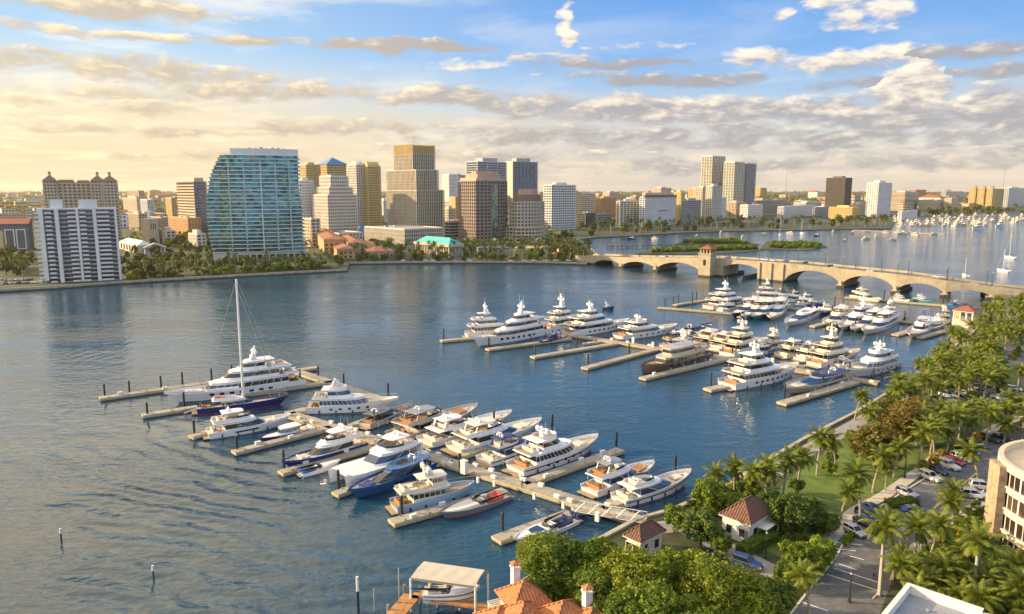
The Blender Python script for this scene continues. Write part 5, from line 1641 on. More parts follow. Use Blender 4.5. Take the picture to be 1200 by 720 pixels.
        seats(r, .1 * L, .16 * L, W * .5, dz, sm)
    elif style == 'sail':
        z1 = tier(r, .26 * L, .66 * L, W * .78, dz, 1.9, .16 * L, 0, .10 * L, bmx, gm, near=near, lo=.35, hi=.8)
        coaming(r, .18 * L, .42 * L, W * .6, z1, .6, bmx); seats(r, .2 * L, .3 * L, W * .45, z1, M['cushion_red'])
        seats(r, .05 * L, .15 * L, W * .66, dz, M['cushion_brown'])
        mx, mh = .50 * L, mast_h
        MB().tube((mx, 0, dz), (mx, 0, mh), .38, .26, 10).build('mast', M['gel_white'], r)
        b_ = MB().tube((mx - .6, 0, z1 + 2.2), (.10 * L, 0, z1 + 2.4), .28, .22, 8); b_.build('boom', M['gel_white'], r)
        MB().tube((mx - 1.0, 0, z1 + 2.65), (.12 * L, 0, z1 + 2.75), .42, .25, 8).build('furled_sail', M['pile_cap'], r)
        for k_, f in ((.33, .5), (.56, .45), (.78, .38)):
            MB().tube((mx, -W * f * 1.5, mh * k_), (mx, W * f * 1.5, mh * k_), .10, n=6).build('spreader', M['gel_white'], r)
        g = MB()
        g.tube((mx, 0, mh), (.985 * L, 0, H.sheer(.97)), .06, .06, 6); g.tube((mx, 0, mh * .93), (.90 * L, 0, H.sheer(.9)), .09, .07, 6); g.tube((mx, 0, mh * .62), (.80 * L, 0, H.sheer(.8)), .05, n=5)
        g.tube((mx, 0, mh), (.02 * L, 0, dz), .035, n=5)
        for s in (-1, 1):
            prev = (mx, 0, mh)
            for k_, f in ((.78, .38), (.56, .45), (.33, .5)):
                p = (mx, s * W * f * 1.5, mh * k_); g.tube(prev, p, .05, n=5); prev = p
            g.tube(prev, (mx, s * W * .95, dz), .05, n=5)
        g.build('rigging', M['alu'], r)
    if 'passerelle' in extra:
        MB().beam((.01 * L, W * .45, fb), (-3.6, W * .5, 1.5), .6, .1).build('passerelle', M['chrome'], r)
        MB().beam((.01 * L, -W * .45, fb), (-3.2, -W * .5, .9), .6, .1).build('passerelle', M['chrome'], r)
    if 'outboards' in extra:
        for i in range(3):
            y = (i - 1) * .75
            MB().box(-.75, -.1, y - .25, y + .25, .7, 1.5).box(-.55, -.3, y - .12, y + .12, -.4, .7).build('outboard', M['canvas_navy'], r)
    if 'tender' in extra:
        h_ = Hull(3.6, 1.6, .55, .8); m, bb = h_.skin(8); m.v = [(x + .80 * L - 1, y, z + fd + .3) for x, y, z in m.v]; m.build('deck_tender', M['rubber_grey'], r)
    if 'biminis' in extra:
        hardtop(r, .02 * L, .15 * L, W * .7, dz, 2.0, M['canvas_navy'], True)
    if style not in ('tender', 'cat', 'open', 'picnic'):
        rail(r, H, .60, .985, near)
        f_ = MB()
        for i in range(4):
            t = .15 + .18 * i
            for s in (-1, 1):
                p = H.pt(t, .55, s, .18); f_.tube((p[0], p[1], .25), (p[0], p[1], 1.15), .17, n=6)
        f_.build('fender', M[rnd.choice(['canvas_navy', 'dome_white', 'boot_black'])], r) if near else None
        MB().box(.93 * L, .955 * L, -.18, .18, H.sheer(.93) - bul, H.sheer(.93) - bul + .35).build('windlass', M['chrome'], r) if near else None
    if style in ('sport', 'fly', 'express') and near:
        for i in range(2):
            MB().box(.86 * L + i * .9, .86 * L + i * .9 + .5, -.27, .27, H.sheer(.88) - bul, H.sheer(.88) - bul + .05).build('deck_hatch', gm, r)
    return r


def sail_height(stern, bow, py_top, f=.5):
    a = at(*stern); b = at(*bow, 2.4); return height_at(a[0] + (b[0] - a[0]) * f, a[1] + (b[1] - a[1]) * f, py_top)


# --- near marina, left head
boat('large white mega yacht with three decks and domes moored at the far left dock', 'mega', (354, 451), (192, 459), 4.2, hull='gel_white', glass='tinted', mast_h=5.2)
boat('navy hulled sailing yacht with one very tall white mast', 'sail', (231, 485), (338, 463), 2.6, hull='gel_navy', boot='boot_red', body='gel_white', mast_h=sail_height((231, 485), (338, 463), 327), extra=('passerelle',))
boat('white flybridge yacht with its stern on the little dock end at left', 'fly', (243, 513), (341, 485), 2.8, seat='cushion')
boat('small navy picnic boat lying along its own finger dock at left', 'picnic', (367, 504), (302, 513), 1.6, hull='gel_navy', cat='motorboat')
# --- near marina, near side of the main dock
boat('navy hulled white topped express yacht with round portlights', 'fly', (424, 523), (330, 540), 2.4, hull='gel_navy', beam=.25, top='gel_white', fb=1.5)
boat('small white open boat with bright blue sunpad', 'open', (352, 559), (399, 538), 1.5, hull='gel_white', boot='boot_black', seat='canvas_navy', extra=('sunpad',), cat='motorboat')
boat('white power catamaran with a wide open bow', 'cat', (488, 534), (394, 555), 2.8, beam=.36, body='gel_white', glass='tint_blue')
boat('dark blue sleek sport yacht with a sharp bow pointing left', 'sport', (502, 547), (408, 573), 3.0, hull='gel_blue', body='gel_blue', top='gel_blue', deckm='teak', boot='boot_black', seat='canvas_navy')
boat('white and pale blue trawler yacht with tan upper deck', 'classic', (461, 600), (556, 563), 2.9, hull='gel_ice', body='gel_cream', beam=.26, seat='cushion', deckm='teak', boot='boot_navy')
boat('grey tender with red bottom and red cushions', 'open', (592, 583), (515, 600), 1.9, hull='gel_grey', boot='boot_red', body='gel_cream', seat='cushion_red', beam=.24, cat='motorboat')
boat('white outboard speedboat with blue deck glass near the big green tree', 'open', (672, 611), (602, 631), 1.6, extra=('outboards', 'hatch'), boot='boot_black', cat='motorboat', beam=.25, seat='canvas_navy')
boat('tiny white tender lying on the end of the main dock', 'tender', (690, 603), (664, 594), 1.6, cat='dinghy', Lfix=3.4)
# --- near marina, far side
boat('big white yacht with blue tinted hull windows, first along the main dock', 'motor', (360, 483), (467, 465), 3.6, glass='tint_blue', beam=.23)
boat('dark grey sport cruiser with open stern next to the big white yacht', 'sport', (427, 503), (481, 472), 2.4, hull='gel_tan', body='gel_dark', top='gel_dark', seat='cushion_brown')
boat('tan flybridge yacht with a dark grey hardtop', 'fly', (462, 517), (560, 472), 2.8, hull='gel_tan', body='gel_tan', top='gel_grey', seat='cushion_brown', beam=.23)
boat('white sweeping sport yacht right of the tan flybridge yacht', 'sport', (497, 523), (600, 480), 2.8, extra=('fly', 'arch'), seat='cushion', beam=.22)
boat('white motor yacht with wood toned cockpit, fourth from the red striped one', 'fly', (531, 531), (635, 489), 2.8, seat='cushion', beam=.225, top='gel_cream')
boat('white sport yacht with navy canvas over its cockpit beside the red striped one', 'sport', (566, 546), (651, 505), 2.7, glass='tint_blue', extra=('fly', 'arch'), top='canvas_navy', stripe='boot_navy', beam=.22)
boat('large white yacht with maroon stripes lying along its finger dock', 'motor', (603, 556), (701, 508), 3.6, stripe='stripe_maroon', boot='stripe_maroon', beam=.235)
boat('white open flybridge yacht with dark hardtop right of the empty berth', 'fly', (690, 581), (767, 539), 2.6, top='gel_grey', seat='cushion_brown', glass='tint_blue', beam=.24)
boat('long white yacht with three navy stripes near the footbridge', 'sport', (724, 592), (810, 549), 3.4, stripe='boot_navy', boot='boot_navy', extra=('fly',), beam=.24, glass='tint_blue')

# --- middle marina
boat('white mega yacht with dark stern ramp at the left end of the middle docks', 'mega', (546, 396), (610, 381), 3.8, mast_h=5.5)
boat('large white yacht with a row of slanted dark hull windows', 'mega', (640, 391), (553, 395), 4.6, mast_h=6.5, fb=3.0)
boat('white mega yacht with the tallest domed mast behind the middle docks', 'mega', (640, 388), (688, 370), 3.8, mast_h=7.0)
boat('long white mega yacht lit from the stern in the upper middle dock', 'mega', (663, 395), (738, 373), 4.0, mast_h=5.0, hull='gel_white')
boat('white pointed sport yacht with raised pilot house near the power cabinet', 'motor', (724, 398), (794, 379), 3.6, mast_h=3.0)
boat('small navy tender at the end of the hull window yacht', 'express', (660, 397), (632, 400), 1.6, hull='gel_navy', body='gel_navy', top='gel_navy', cat='motorboat')
boat('grey jet tender tied by the empty finger docks', 'tender', (684, 404), (706, 400), 1.2, hull='rubber_grey', cat='dinghy')
boat('small navy cruiser under way left of the far docks', 'express', (706, 363), (720, 359), 2.0, hull='gel_navy', body='gel_white', cat='motorboat')
boat('bronze hulled explorer yacht with upright bow', 'explorer', (826, 419), (751, 427), 3.8, hull='gel_bronze', body='gel_tan', seat='cushion_brown', beam=.27)
boat('cream express cruiser behind the bronze explorer yacht', 'fly', (776, 409), (826, 398), 2.4, hull='gel_tan', body='gel_tan', top='gel_dark', seat='cushion_brown')
boat('black sleek sport yacht in the middle of the marina', 'sport', (800, 394), (835, 378), 2.8, hull='gel_dark', body='gel_dark', top='gel_dark', seat='canvas_navy')
boat('low cream sport yacht left of the black one', 'sport', (793, 399), (824, 388), 2.0, hull='gel_cream', body='gel_cream')
boat('cream flybridge yacht with sunlit stern beside the black sport yacht', 'fly', (818, 408), (861, 388), 2.8, hull='gel_cream', body='gel_cream', top='gel_cream')
boat('large cream mega yacht with glowing stern decks in the middle', 'mega', (851, 419), (899, 395), 3.8, hull='gel_white', body='gel_cream', mast_h=4.0, beam=.23)
boat('cream motor yacht behind the triple deck white yacht', 'motor', (895, 414), (931, 401), 3.0, body='gel_cream', mast_h=3.0)
boat('low cream flybridge yacht right of the cream motor yacht', 'fly', (914, 420), (962, 404), 2.6, body='gel_cream', hull='gel_cream')
boat('large cream mega yacht with a tall domed mast near the palm bank', 'mega', (953, 431), (1007, 408), 4.0, hull='gel_cream', body='gel_cream', mast_h=5.5, beam=.24)
boat('white yacht with brown side windows moored closest to the palm bank', 'motor', (1044, 428), (993, 431), 4.0, body='gel_white', glass='tint_blue', beam=.30, mast_h=3.4)
boat('big white triple deck yacht with round hull ports, stern towards us', 'mega', (851, 456), (936, 424), 4.6, mast_h=4.8, beam=.25)
boat('grey express yacht with a bright blue windscreen cover', 'sport', (990, 442), (919, 453), 3.0, hull='gel_tan', body='gel_cream', glass='tint_blue', top='canvas_navy', seat='cushion')
boat('grey inflatable tender at the palm bank end of the middle dock', 'tender', (1010, 447), (990, 443), 1.0, hull='rubber_grey', cat='dinghy')

# --- more of the crowded rows
boat('white cabin yacht squeezed left of the cream mega yacht with glowing decks', 'fly', (836, 412), (878, 392), 2.8, body='gel_cream')
boat('white sport yacht between the two cream mega yachts of the middle marina', 'sport', (884, 417), (916, 402), 2.4)
boat('grey hardtop cruiser moored right behind the cream low flybridge yacht', 'fly', (936, 424), (976, 408), 2.6, hull='gel_cream', top='gel_grey')
boat('small white cruiser tucked beside the palm bank mega yacht', 'express', (978, 433), (1003, 421), 1.9, cat='motorboat')
boat('white flybridge yacht in the second far row under the lifting span', 'fly', (922, 354), (952, 349), 2.8)
boat('navy sport yacht in the second far row', 'sport', (944, 360), (970, 356), 2.4, hull='gel_navy')
boat('white express cruiser at the inner end of the second far row', 'express', (958, 363), (984, 360), 2.2)
boat('white flybridge yacht nearest the tall stacked mega yacht', 'fly', (843, 366), (872, 357), 2.6)
boat('white yacht between the navy and teal bows of the far row', 'fly', (900, 362), (870, 369), 2.6, body='gel_cream')
boat('cream sport yacht left of the white motor yacht in the far right row', 'sport', (1009, 369), (976, 379), 2.6, hull='gel_cream')
boat('white cruiser between the two white yachts of the far right row', 'fly', (1034, 373), (998, 384), 2.8)
boat('small cream cruiser behind the sportfishing boat', 'express', (1104, 378), (1082, 385), 2.2, hull='gel_cream', cat='boat')
boat('white cabin cruiser on the thin dock left of the blue and white boat', 'express', (1046, 351), (1066, 352), 2.0, cat='motorboat')
# --- far marina by the bridge
boat('tall white mega yacht with stacked decks in the far row', 'mega', (829, 363), (884, 348), 4.0, mast_h=5.5, beam=.24)
boat('white mega yacht tucked behind the far row by the bridge tower', 'mega', (884, 353), (924, 347), 3.6, mast_h=4.0)
boat('navy hulled flybridge yacht showing its bow in the far row', 'fly', (892, 359), (857, 367), 2.8, hull='gel_navy')
boat('teal hulled flybridge yacht in the far row', 'fly', (908, 361), (882, 370), 2.8, hull='gel_teal')
boat('white yacht between the teal hull and the dark stub dock', 'fly', (918, 359), (902, 371), 2.6, hull='gel_cream')
boat('white sport yacht with long side window in the far row', 'sport', (954, 368), (921, 377), 2.8)
boat('white and blue topped yacht behind the far row', 'fly', (905, 352), (940, 348), 2.8, top='canvas_navy')
boat('blue grey flybridge yacht at the right end of the far row', 'fly', (934, 358), (970, 353), 2.8, hull='gel_ice')
boat('low navy cruiser in front of the right end of the far row', 'express', (946, 369), (974, 365), 2.0, hull='gel_navy', cat='motorboat')
boat('small cream flybridge yacht beside its own short finger dock', 'fly', (993, 370), (966, 378), 2.6, hull='gel_cream', body='gel_cream')
boat('white motor yacht left of the navy and white yacht', 'motor', (1021, 369), (984, 382), 3.0, hull='gel_white')
boat('white flybridge yacht with dark hull window facing us, far right row', 'fly', (1047, 376), (1011, 386), 3.2)
boat('navy and white motor yacht behind the far right row', 'motor', (1050, 371), (1026, 362), 3.4, hull='gel_navy')
boat('white sportfishing boat with a tall tuna tower', 'fish', (1092, 379), (1066, 391), 2.8, cat='boat')
boat('cream cabin boat next to the red roofed dock pavilion', 'classic', (1096, 379), (1121, 373), 2.6, hull='gel_cream', body='gel_cream', cat='boat')
boat('cream cabin yacht under the bridge arches', 'fly', (1000, 349), (1033, 350), 2.6, hull='gel_cream', body='gel_cream')
boat('small blue and white boat on the thin dock under the arches', 'express', (1072, 352), (1092, 353), 1.8, hull='gel_teal', cat='motorboat')
boat('bright blue sport yacht at the end of the thin dock under the bridge', 'sport', (1112, 360), (1150, 361), 2.4, hull='gel_blue', body='gel_blue', top='gel_blue')

# ------------------------------------------------------------ east bank: ground, walls, paths, parking
EB = [at(540, 900), at(566, 760), at(590, 712), at(640, 676), at(700, 645), at(745, 620), at(790, 607), at(850, 580), at(900, 548), at(941, 523), at(1000, 492), at(1060, 455),
      at(1109, 418), at(1140, 394), at(1153, 374), at(1166, 364), at(1190, 359), at(1225, 357), (640, 560)]
east = EB + [(1200, 560), (1200, -150), (EB[0][0] - 5, -150)]
land('east_land', east, M['soil'])
tag(wall_strip(EB[2:16], .9, -.9, 2.0).build('seawall', M['seawall']), 'tan seawall edging the palm park and the near bank', 'seawall')


def offs(pts, d):
    out = []
    for i, p in enumerate(pts):
        q = pts[min(i + 1, len(pts) - 1)]; r = pts[max(i - 1, 0)]
        a = atan2(q[1] - r[1], q[0] - r[0]); out.append((p[0] + sin(a) * d, p[1] - cos(a) * d))
    return out


PX = lambda L, z=LAND: [at(x, y, z) for x, y in L]
sheet('lawn', PX([(880, 640), (905, 580), (940, 548), (1010, 505), (1060, 470), (1125, 425), (1165, 390), (1230, 380), (1260, 470), (1175, 497), (1150, 511), (1105, 530), (1080, 550), (1037, 580), (997, 603), (985, 640), (935, 660)]), LAND + .004, M['lawn'])
lowl = PX([(895, 562), (941, 531), (1000, 499), (1060, 462), (1112, 422), (1145, 398)])
tag(strip(smooth_line(lowl, 4), 4.2, LAND + .010).build('promenade', M['promenade']), kind='structure')
tag(strip(smooth_line(offs(lowl, -2.4), 4), .35, LAND + .012).build('promenade_edge', M['kerb']), kind='structure') if False else None
swk = smooth_line(PX([(940, 690), (968, 640), (997, 603), (1037, 580), (1080, 550), (1105, 530), (1150, 511), (1175, 497), (1225, 480)]), 5)
tag(strip(swk, 2.4, LAND + .016).build('sidewalk', M['sidewalk']), kind='structure')
sheet('parking_lot', PX([(905, 760), (925, 725), (950, 690), (978, 656), (1001, 617), (1040, 590), (1093, 556), (1118, 536), (1160, 516), (1200, 503), (1290, 500), (1240, 530), (1172, 545), (1142, 590), (1117, 607), (1085, 635), (1052, 652), (1046, 680), (1015, 760)]), LAND + .008, M['asphalt'])
sheet('parking_lot', PX([(1086, 470), (1112, 458), (1137, 449), (1170, 452), (1230, 458), (1240, 486), (1150, 484), (1110, 480)]), LAND + .009, M['asphalt'])
tag(strip(smooth_line(PX([(775, 618), (800, 618), (830, 632), (880, 658), (915, 676)]), 4), 4.5, LAND + .011).build('driveway', M['promenade']), kind='structure')
sheet('plaza', PX([(1185, 378), (1210, 378), (1220, 400), (1185, 402)]), LAND + .012, M['promenade'])
tag(strip(smooth_line(PX([(1170, 352), (1186, 380), (1192, 420), (1215, 455)]), 4), 7, LAND + .013).build('road', M['asphalt']), kind='structure')
kb = smooth_line(PX([(925, 722), (952, 687), (979, 654), (1002, 615), (1041, 588), (1093, 555), (1118, 535), (1160, 515)]), 4)
tag(wall_strip(kb, .3, LAND - .1, LAND + .14).build('kerb', M['kerb']), kind='structure')
kb = smooth_line(PX([(1046, 680), (1052, 652), (1085, 635), (1117, 607), (1143, 588), (1172, 546)]), 4)
tag(wall_strip(kb, .3, LAND - .1, LAND + .14).build('kerb', M['kerb']), kind='structure')
tag(strip(smooth_line(PX([(1060, 648), (1090, 632), (1117, 611), (1150, 588)]), 3), 2.0, LAND + .018).build('sidewalk', M['sidewalk']), kind='structure')
ln = MB()


def line(p, q, w=.16, b=ln):
    A, B_ = at(*p, LAND), at(*q, LAND); a = atan2(B_[1] - A[1], B_[0] - A[0]); nx, ny = -sin(a) * w / 2, cos(a) * w / 2; z = LAND + .020
    b.quad((A[0] + nx, A[1] + ny, z), (A[0] - nx, A[1] - ny, z), (B_[0] - nx, B_[1] - ny, z), (B_[0] + nx, B_[1] + ny, z))


for p, q in (((983, 661), (1004, 668)), ((977, 666), (1033, 684)), ((968, 673), (1031, 693)), ((980, 636), (1010, 639)), ((980, 643), (1003, 646)), ((988, 626), (1012, 630)), ((940, 706), (970, 716)), ((1031, 693), (1022, 702)), ((996, 652), (1012, 656)),
             ((1041, 592), (1060, 596)), ((1078, 566), (1096, 569)), ((1090, 556), (1108, 559)), ((1102, 548), (1122, 551)), ((1114, 540), (1132, 543)), ((1126, 533), (1143, 536)), ((1104, 456), (1116, 462)), ((1120, 453), (1132, 458))):
    line(p, q, .2)
tag(ln.build('parking_lines', M['line_white']), kind='structure')
yl = MB(); line((1146, 553), (1094, 596), .32, yl); line((1092, 598), (1062, 628), .32, yl)
tag(yl.build('road_line', M['line_yellow']), kind='structure')

# ------------------------------------------------------------ plants
G = {'palm': leaf_mat('palm_frond', (.050, .095, .014), (.235, .25, .030), .32, .22), 'palm_dark': leaf_mat('palm_frond_dark', (.035, .075, .020), (.095, .13, .028), .25, .2),
     'broad': leaf_mat('broadleaf', (.045, .090, .010), (.205, .270, .024), .3, .25), 'broad_dark': leaf_mat('broadleaf_dark', (.035, .075, .013), (.14, .20, .024), .2, .25),
     'broad2': leaf_mat('broadleaf_warm', (.050, .095, .010), (.24, .27, .022), .3, .2), 'olive': leaf_mat('leaf_olive', (.085, .085, .02), (.20, .17, .035), .3, .2), 'rust': leaf_mat('leaf_rust', (.105, .080, .018), (.25, .175, .03), .25, .15),
     'gold': leaf_mat('leaf_gold', (.20, .16, .02), (.38, .28, .03), .3, .1), 'far': leaf_mat('leaf_far', (.060, .080, .022), (.16, .16, .040), .15, .35)}
M['bark'] = mat('bark', (.16, .115, .075), .9, var=.3, scale=3, bump=.6, bscale=8); M['palm_bark'] = mat('palm_bark', (.28, .23, .17), .85, var=.2, scale=2, bump=.5, bscale=7)
M['royal_bark'] = mat('royal_bark', (.36, .33, .29), .8, var=.12, scale=1, bump=.2); M['crownshaft'] = mat('crownshaft', (.10, .20, .04), .5, var=.1)


def unit(v):
    l = sqrt(sum(q * q for q in v)) or 1
    return tuple(q / l for q in v)


def frond(b, rn, az, el, Lf, pairs, droop, wid=.85, lw=.11):
    seg = 7; p = (0, 0, 0); pts = [p]; dirs = []
    for i in range(seg):
        e = el - droop * (i / seg) ** 1.3; d = (cos(az) * cos(e), sin(az) * cos(e), sin(e)); dirs.append(d)
        p = tuple(p[k] + d[k] * Lf / seg for k in range(3)); pts.append(p)
    dirs.append(dirs[-1]); side = (-sin(az), cos(az), 0)
    for i in range(seg):
        w = .05 * (1 - i / seg) + .012
        b.add([tuple(pts[i][k] - side[k] * w for k in range(3)), tuple(pts[i][k] + side[k] * w for k in range(3)), tuple(pts[i + 1][k] + side[k] * w for k in range(3)), tuple(pts[i + 1][k] - side[k] * w for k in range(3))], [(0, 1, 2, 3)])
    for i in range(pairs):
        u = .12 + .88 * i / (pairs - 1); f = u * seg; j = min(seg - 1, int(f)); t = f - j
        q = tuple(pts[j][k] + (pts[j + 1][k] - pts[j][k]) * t for k in range(3)); d = dirs[j]
        ll = wid * sin(pi * (.12 + .80 * u)) ** .7
        for s in (-1, 1):
            tip = tuple(q[k] + side[k] * s * ll * .82 + d[k] * ll * .50 for k in range(3)); tip = (tip[0], tip[1], tip[2] - ll * (.30 + rn.random() * .35))
            md = tuple((q[k] + tip[k]) / 2 for k in range(3)); md = (md[0], md[1], md[2] + ll * .10)
            h = tuple(d[k] * lw for k in range(3))
            b.add([tuple(q[k] - h[k] for k in range(3)), tuple(q[k] + h[k] for k in range(3)), tuple(md[k] + h[k] for k in range(3)), tip, tuple(md[k] - h[k] for k in range(3))], [(0, 1, 2, 4), (4, 2, 3)])


def palm_proto(seed, h, kind='coco', nf=22, pairs=20, Lf=3.6, gm='palm', lean=.8):
    rn = random.Random(seed); r = empty('coconut_palm' if kind == 'coco' else 'royal_palm' if kind == 'royal' else 'palm_tree', (0, 0, -400))
    a = rn.random() * 6.28; pts = []; N = 6; lean *= rn.uniform(.3, 2.2)
    for i in range(N + 1):
        t = i / N; pts.append((cos(a) * lean * t * t, sin(a) * lean * t * t, -.4 + (h + .4) * t))
    rad = [.24 - .09 * i / N for i in range(N + 1)] if kind != 'royal' else [.30, .34, .33, .30, .26, .22, .19]
    tp = pts[-1]
    MB().path(pts, rad, 8).build('trunk', M['palm_bark'] if kind != 'royal' else M['royal_bark'], r)
    top = tp
    if kind == 'royal':
        MB().tube(tp, (tp[0], tp[1], tp[2] + 1.5), .20, .10, 8).build('crownshaft', M['crownshaft'], r); top = (tp[0], tp[1], tp[2] + 1.4)
    b = MB()
    for i in range(nf):
        f = i / nf; el = radians(82 - 112 * f + rn.uniform(-8, 8)); az = i * 2.39996 + rn.uniform(-.25, .25)
        frond(b, rn, az, el, Lf * rn.uniform(.85, 1.1) * (.75 + .35 * sin(pi * min(1, f + .25))), pairs, radians(rn.uniform(62, 95)), .85 * Lf / 3.6, .058 if pairs > 16 else .10 if pairs > 8 else .2)
    b.v = [(x + top[0], y + top[1], z + top[2]) for x, y, z in b.v]
    b.build('crown', G[gm], r)
    if kind == 'coco':
        dd_ = MB()
        for i in range(4):
            frond(dd_, rn, i * 1.7 + seed, radians(-38 - 12 * (i % 3)), Lf * rn.uniform(.6, .85), max(8, pairs // 2), radians(40), .5 * Lf / 3.6, .06)
        dd_.v = [(x + top[0], y + top[1], z + top[2] - .15) for x, y, z in dd_.v]
        dd_.build('dead_fronds', G['rust'], r)
        c = MB()
        for i in range(6):
            c.ball((top[0] + .3 * cos(i), top[1] + .3 * sin(i), top[2] - .25 - .1 * (i % 2)), .15, 6, 4)
        c.build('coconuts', M['bark'], r)
    return r


def leafy(b, rn, c, rad, n, leaf, sq=.8, up=.35):
    """n leaf sprays through the shell of one clump"""
    for _ in range(n):
        u = unit((rn.gauss(0, 1), rn.gauss(0, 1), rn.gauss(0, 1) + .25)); q = rad * rn.uniform(.55, 1.08)
        p = (c[0] + u[0] * q, c[1] + u[1] * q, c[2] + u[2] * q * sq)
        nrm = unit((u[0] + rn.gauss(0, .55), u[1] + rn.gauss(0, .55), u[2] + up + rn.gauss(0, .55)))
        t = unit((nrm[1] + .01, -nrm[0], rn.gauss(0, .3))); w = (nrm[1] * t[2] - nrm[2] * t[1], nrm[2] * t[0] - nrm[0] * t[2], nrm[0] * t[1] - nrm[1] * t[0])
        s = leaf * rn.uniform(.5, 1.6)
        b.add([tuple(p[k] - t[k] * s for k in range(3)), tuple(p[k] + w[k] * s * .62 - t[k] * s * .1 for k in range(3)), tuple(p[k] + t[k] * s + nrm[k] * s * -.25 for k in range(3)), tuple(p[k] - w[k] * s * .62 - t[k] * s * .1 for k in range(3))], [(0, 1, 2, 3)])


def tree_proto(name, seed, R, h, clumps, per, leaf, gm, crown_h=.75, trunk=True, spread=1.0):
    """tapered trunk with limbs; crown built of many leaf clumps of uneven size spread through its volume"""
    rn = random.Random(seed); r = empty(name, (0, 0, -400)); b = MB(); limbs = MB(); zc = h - R * crown_h
    if trunk:
        limbs.path([(0, 0, -.4), (rn.gauss(0, .15), rn.gauss(0, .15), zc * .5), (rn.gauss(0, .3), rn.gauss(0, .3), zc)], [.05 * R + .08, .04 * R + .06, .03 * R + .04], 8)
    for i in range(clumps):
        u = unit((rn.gauss(0, 1), rn.gauss(0, 1), rn.gauss(0, .8) + .3)); q = rn.uniform(.35, 1.0) ** .6 * spread
        k = .72 + .28 * sin(3 * atan2(u[1], u[0]) + seed) * rn.uniform(.4, 1)
        c = (u[0] * R * q * k * .88, u[1] * R * q * k * .88, zc + u[2] * R * crown_h * q * .85)
        rc = R * rn.uniform(.12, .27)
        leafy(b, rn, c, rc, int(per * rn.uniform(.7, 1.3)), leaf)
        if trunk and i % 3 == 0:
            limbs.path([(0, 0, zc * .65), (c[0] * .5, c[1] * .5, (zc * .65 + c[2]) / 2 - .2), c], [.028 * R + .03, .02 * R + .02, .02], 5)
    if trunk:
        limbs.build('trunk', M['bark'], r)
    b.build('crown', G[gm], r)
    return r


rp = random.Random(5)
PAL_N = [palm_proto(i, h, 'coco', 27, 26, Lf) for i, (h, Lf) in enumerate(((6.2, 3.1), (7.0, 3.3), (5.3, 2.9), (7.6, 3.3)))]
PAL_R = [palm_proto(20 + i, h, 'royal', 20, 32, 3.6, 'palm', .1) for i, h in enumerate((8.0, 9.0))]
PAL_M = [palm_proto(30 + i, h, 'coco', 22, 15, Lf) for i, (h, Lf) in enumerate(((6, 3.1), (7, 3.3), (5, 2.9)))]
PAL_F = [palm_proto(40 + i, h, 'far', 15, 7, 3.6, 'palm_dark') for i, h in enumerate((9.5, 12, 8))]
TR_N = [tree_proto('broadleaf_tree', 50 + i, R, h, 100, 150, .20, ('broad', 'broad', 'broad2')[i]) for i, (R, h) in enumerate(((6.6, 11.0), (6.0, 10.0), (7.2, 11.5)))]
TR_D = [tree_proto('broadleaf_tree', 60 + i, R, h, 70, 110, .19, g) for i, (R, h, g) in enumerate(((4.2, 7.0, 'broad_dark'), (3.6, 6.0, 'broad'), (4.6, 7.8, 'broad_dark')))]
TR_O = [tree_proto('autumn_tree', 70, 7.5, 11, 80, 110, .22, 'rust', .7), tree_proto('feathery_tree', 71, 5.5, 9, 75, 120, .24, 'olive', .7)]
SHR = [tree_proto('shrub', 80 + i, R, h, 26, 70, .14, g, .8, False) for i, (R, h, g) in enumerate(((1.9, 2.4, 'broad'), (1.5, 2.0, 'broad_dark'), (1.4, 1.6, 'gold'), (2.4, 3.2, 'broad')))]
TR_F = [tree_proto('shore_tree', 90 + i, R, h, 20, 34, .75, 'far', .8) for i, (R, h) in enumerate(((5.5, 9), (6.5, 11), (4.5, 7)))]
MANG = tree_proto('mangrove_bush', 99, 4.2, 4.2, 22, 36, .5, 'broad', .7, False)
USED = set()


def plant(proto, x, y, label, cat, group, s=1.0, z=LAND, rz=None, sz=None):
    o = copy_tree(proto); o.location = (x, y, z); o.rotation_euler = (0, 0, rp.random() * 6.28 if rz is None else rz); o.scale = (s, s, s if sz is None else sz)
    return tag(o, label, cat, group)


def palm_at(protos, px, py, label, group, s=None, hh=9.0):
    """a palm whose crown shows at the pixel"""
    p = rp.choice(protos); s = s or rp.uniform(.88, 1.12)
    kid = [c for c in p.children if c.name.startswith('trunk')][0]; h = max(v.co.z for v in kid.data.vertices) * s
    x, y = at(px, py, LAND + h + .3)
    return plant(p, x, y, label, 'palm tree', group, s)


# palms one can point at
for px, py, s in ((841, 550, 1.0), (862, 543, 1.0), (879, 549, .95), (904, 549, 1.0), (920, 541, 1.0), (937, 531, 1.05), (960, 515, 1.05), (982, 515, 1.0), (895, 556, .9), (1025, 483, 1.0)):
    palm_at(PAL_N, px, py, 'coconut palm in the row beside the grey waterside promenade', 'palms along the waterside promenade', s)
palm_at(PAL_N, 1004, 463, 'coconut palm leaning over the water by the middle dock end', None, 1.0)
for px, py, s in ((1012, 556, 1.1), (988, 573, .9), (1050, 524, 1.0), (1079, 508, 1.05), (1026, 535, 1.0), (1063, 500, .9), (1040, 545, .7), (1098, 500, 1.0)):
    palm_at(PAL_N, px, py, 'coconut palm standing on the lawn of the park', 'palms on the park lawn', s)
for px, py, s in ((1111, 577, 1.0), (1121, 587, .85)):
    palm_at(PAL_N, px, py, 'coconut palm of the pair beside the car park lane', 'pair of palms beside the car park', s)
palm_at(PAL_N, 1150, 531, 'coconut palm in front of the brown end wall of the curved building', None, 1.15)
palm_at(PAL_N, 952, 678, 'golden lit palm beside the lower car park corner', None, .85)
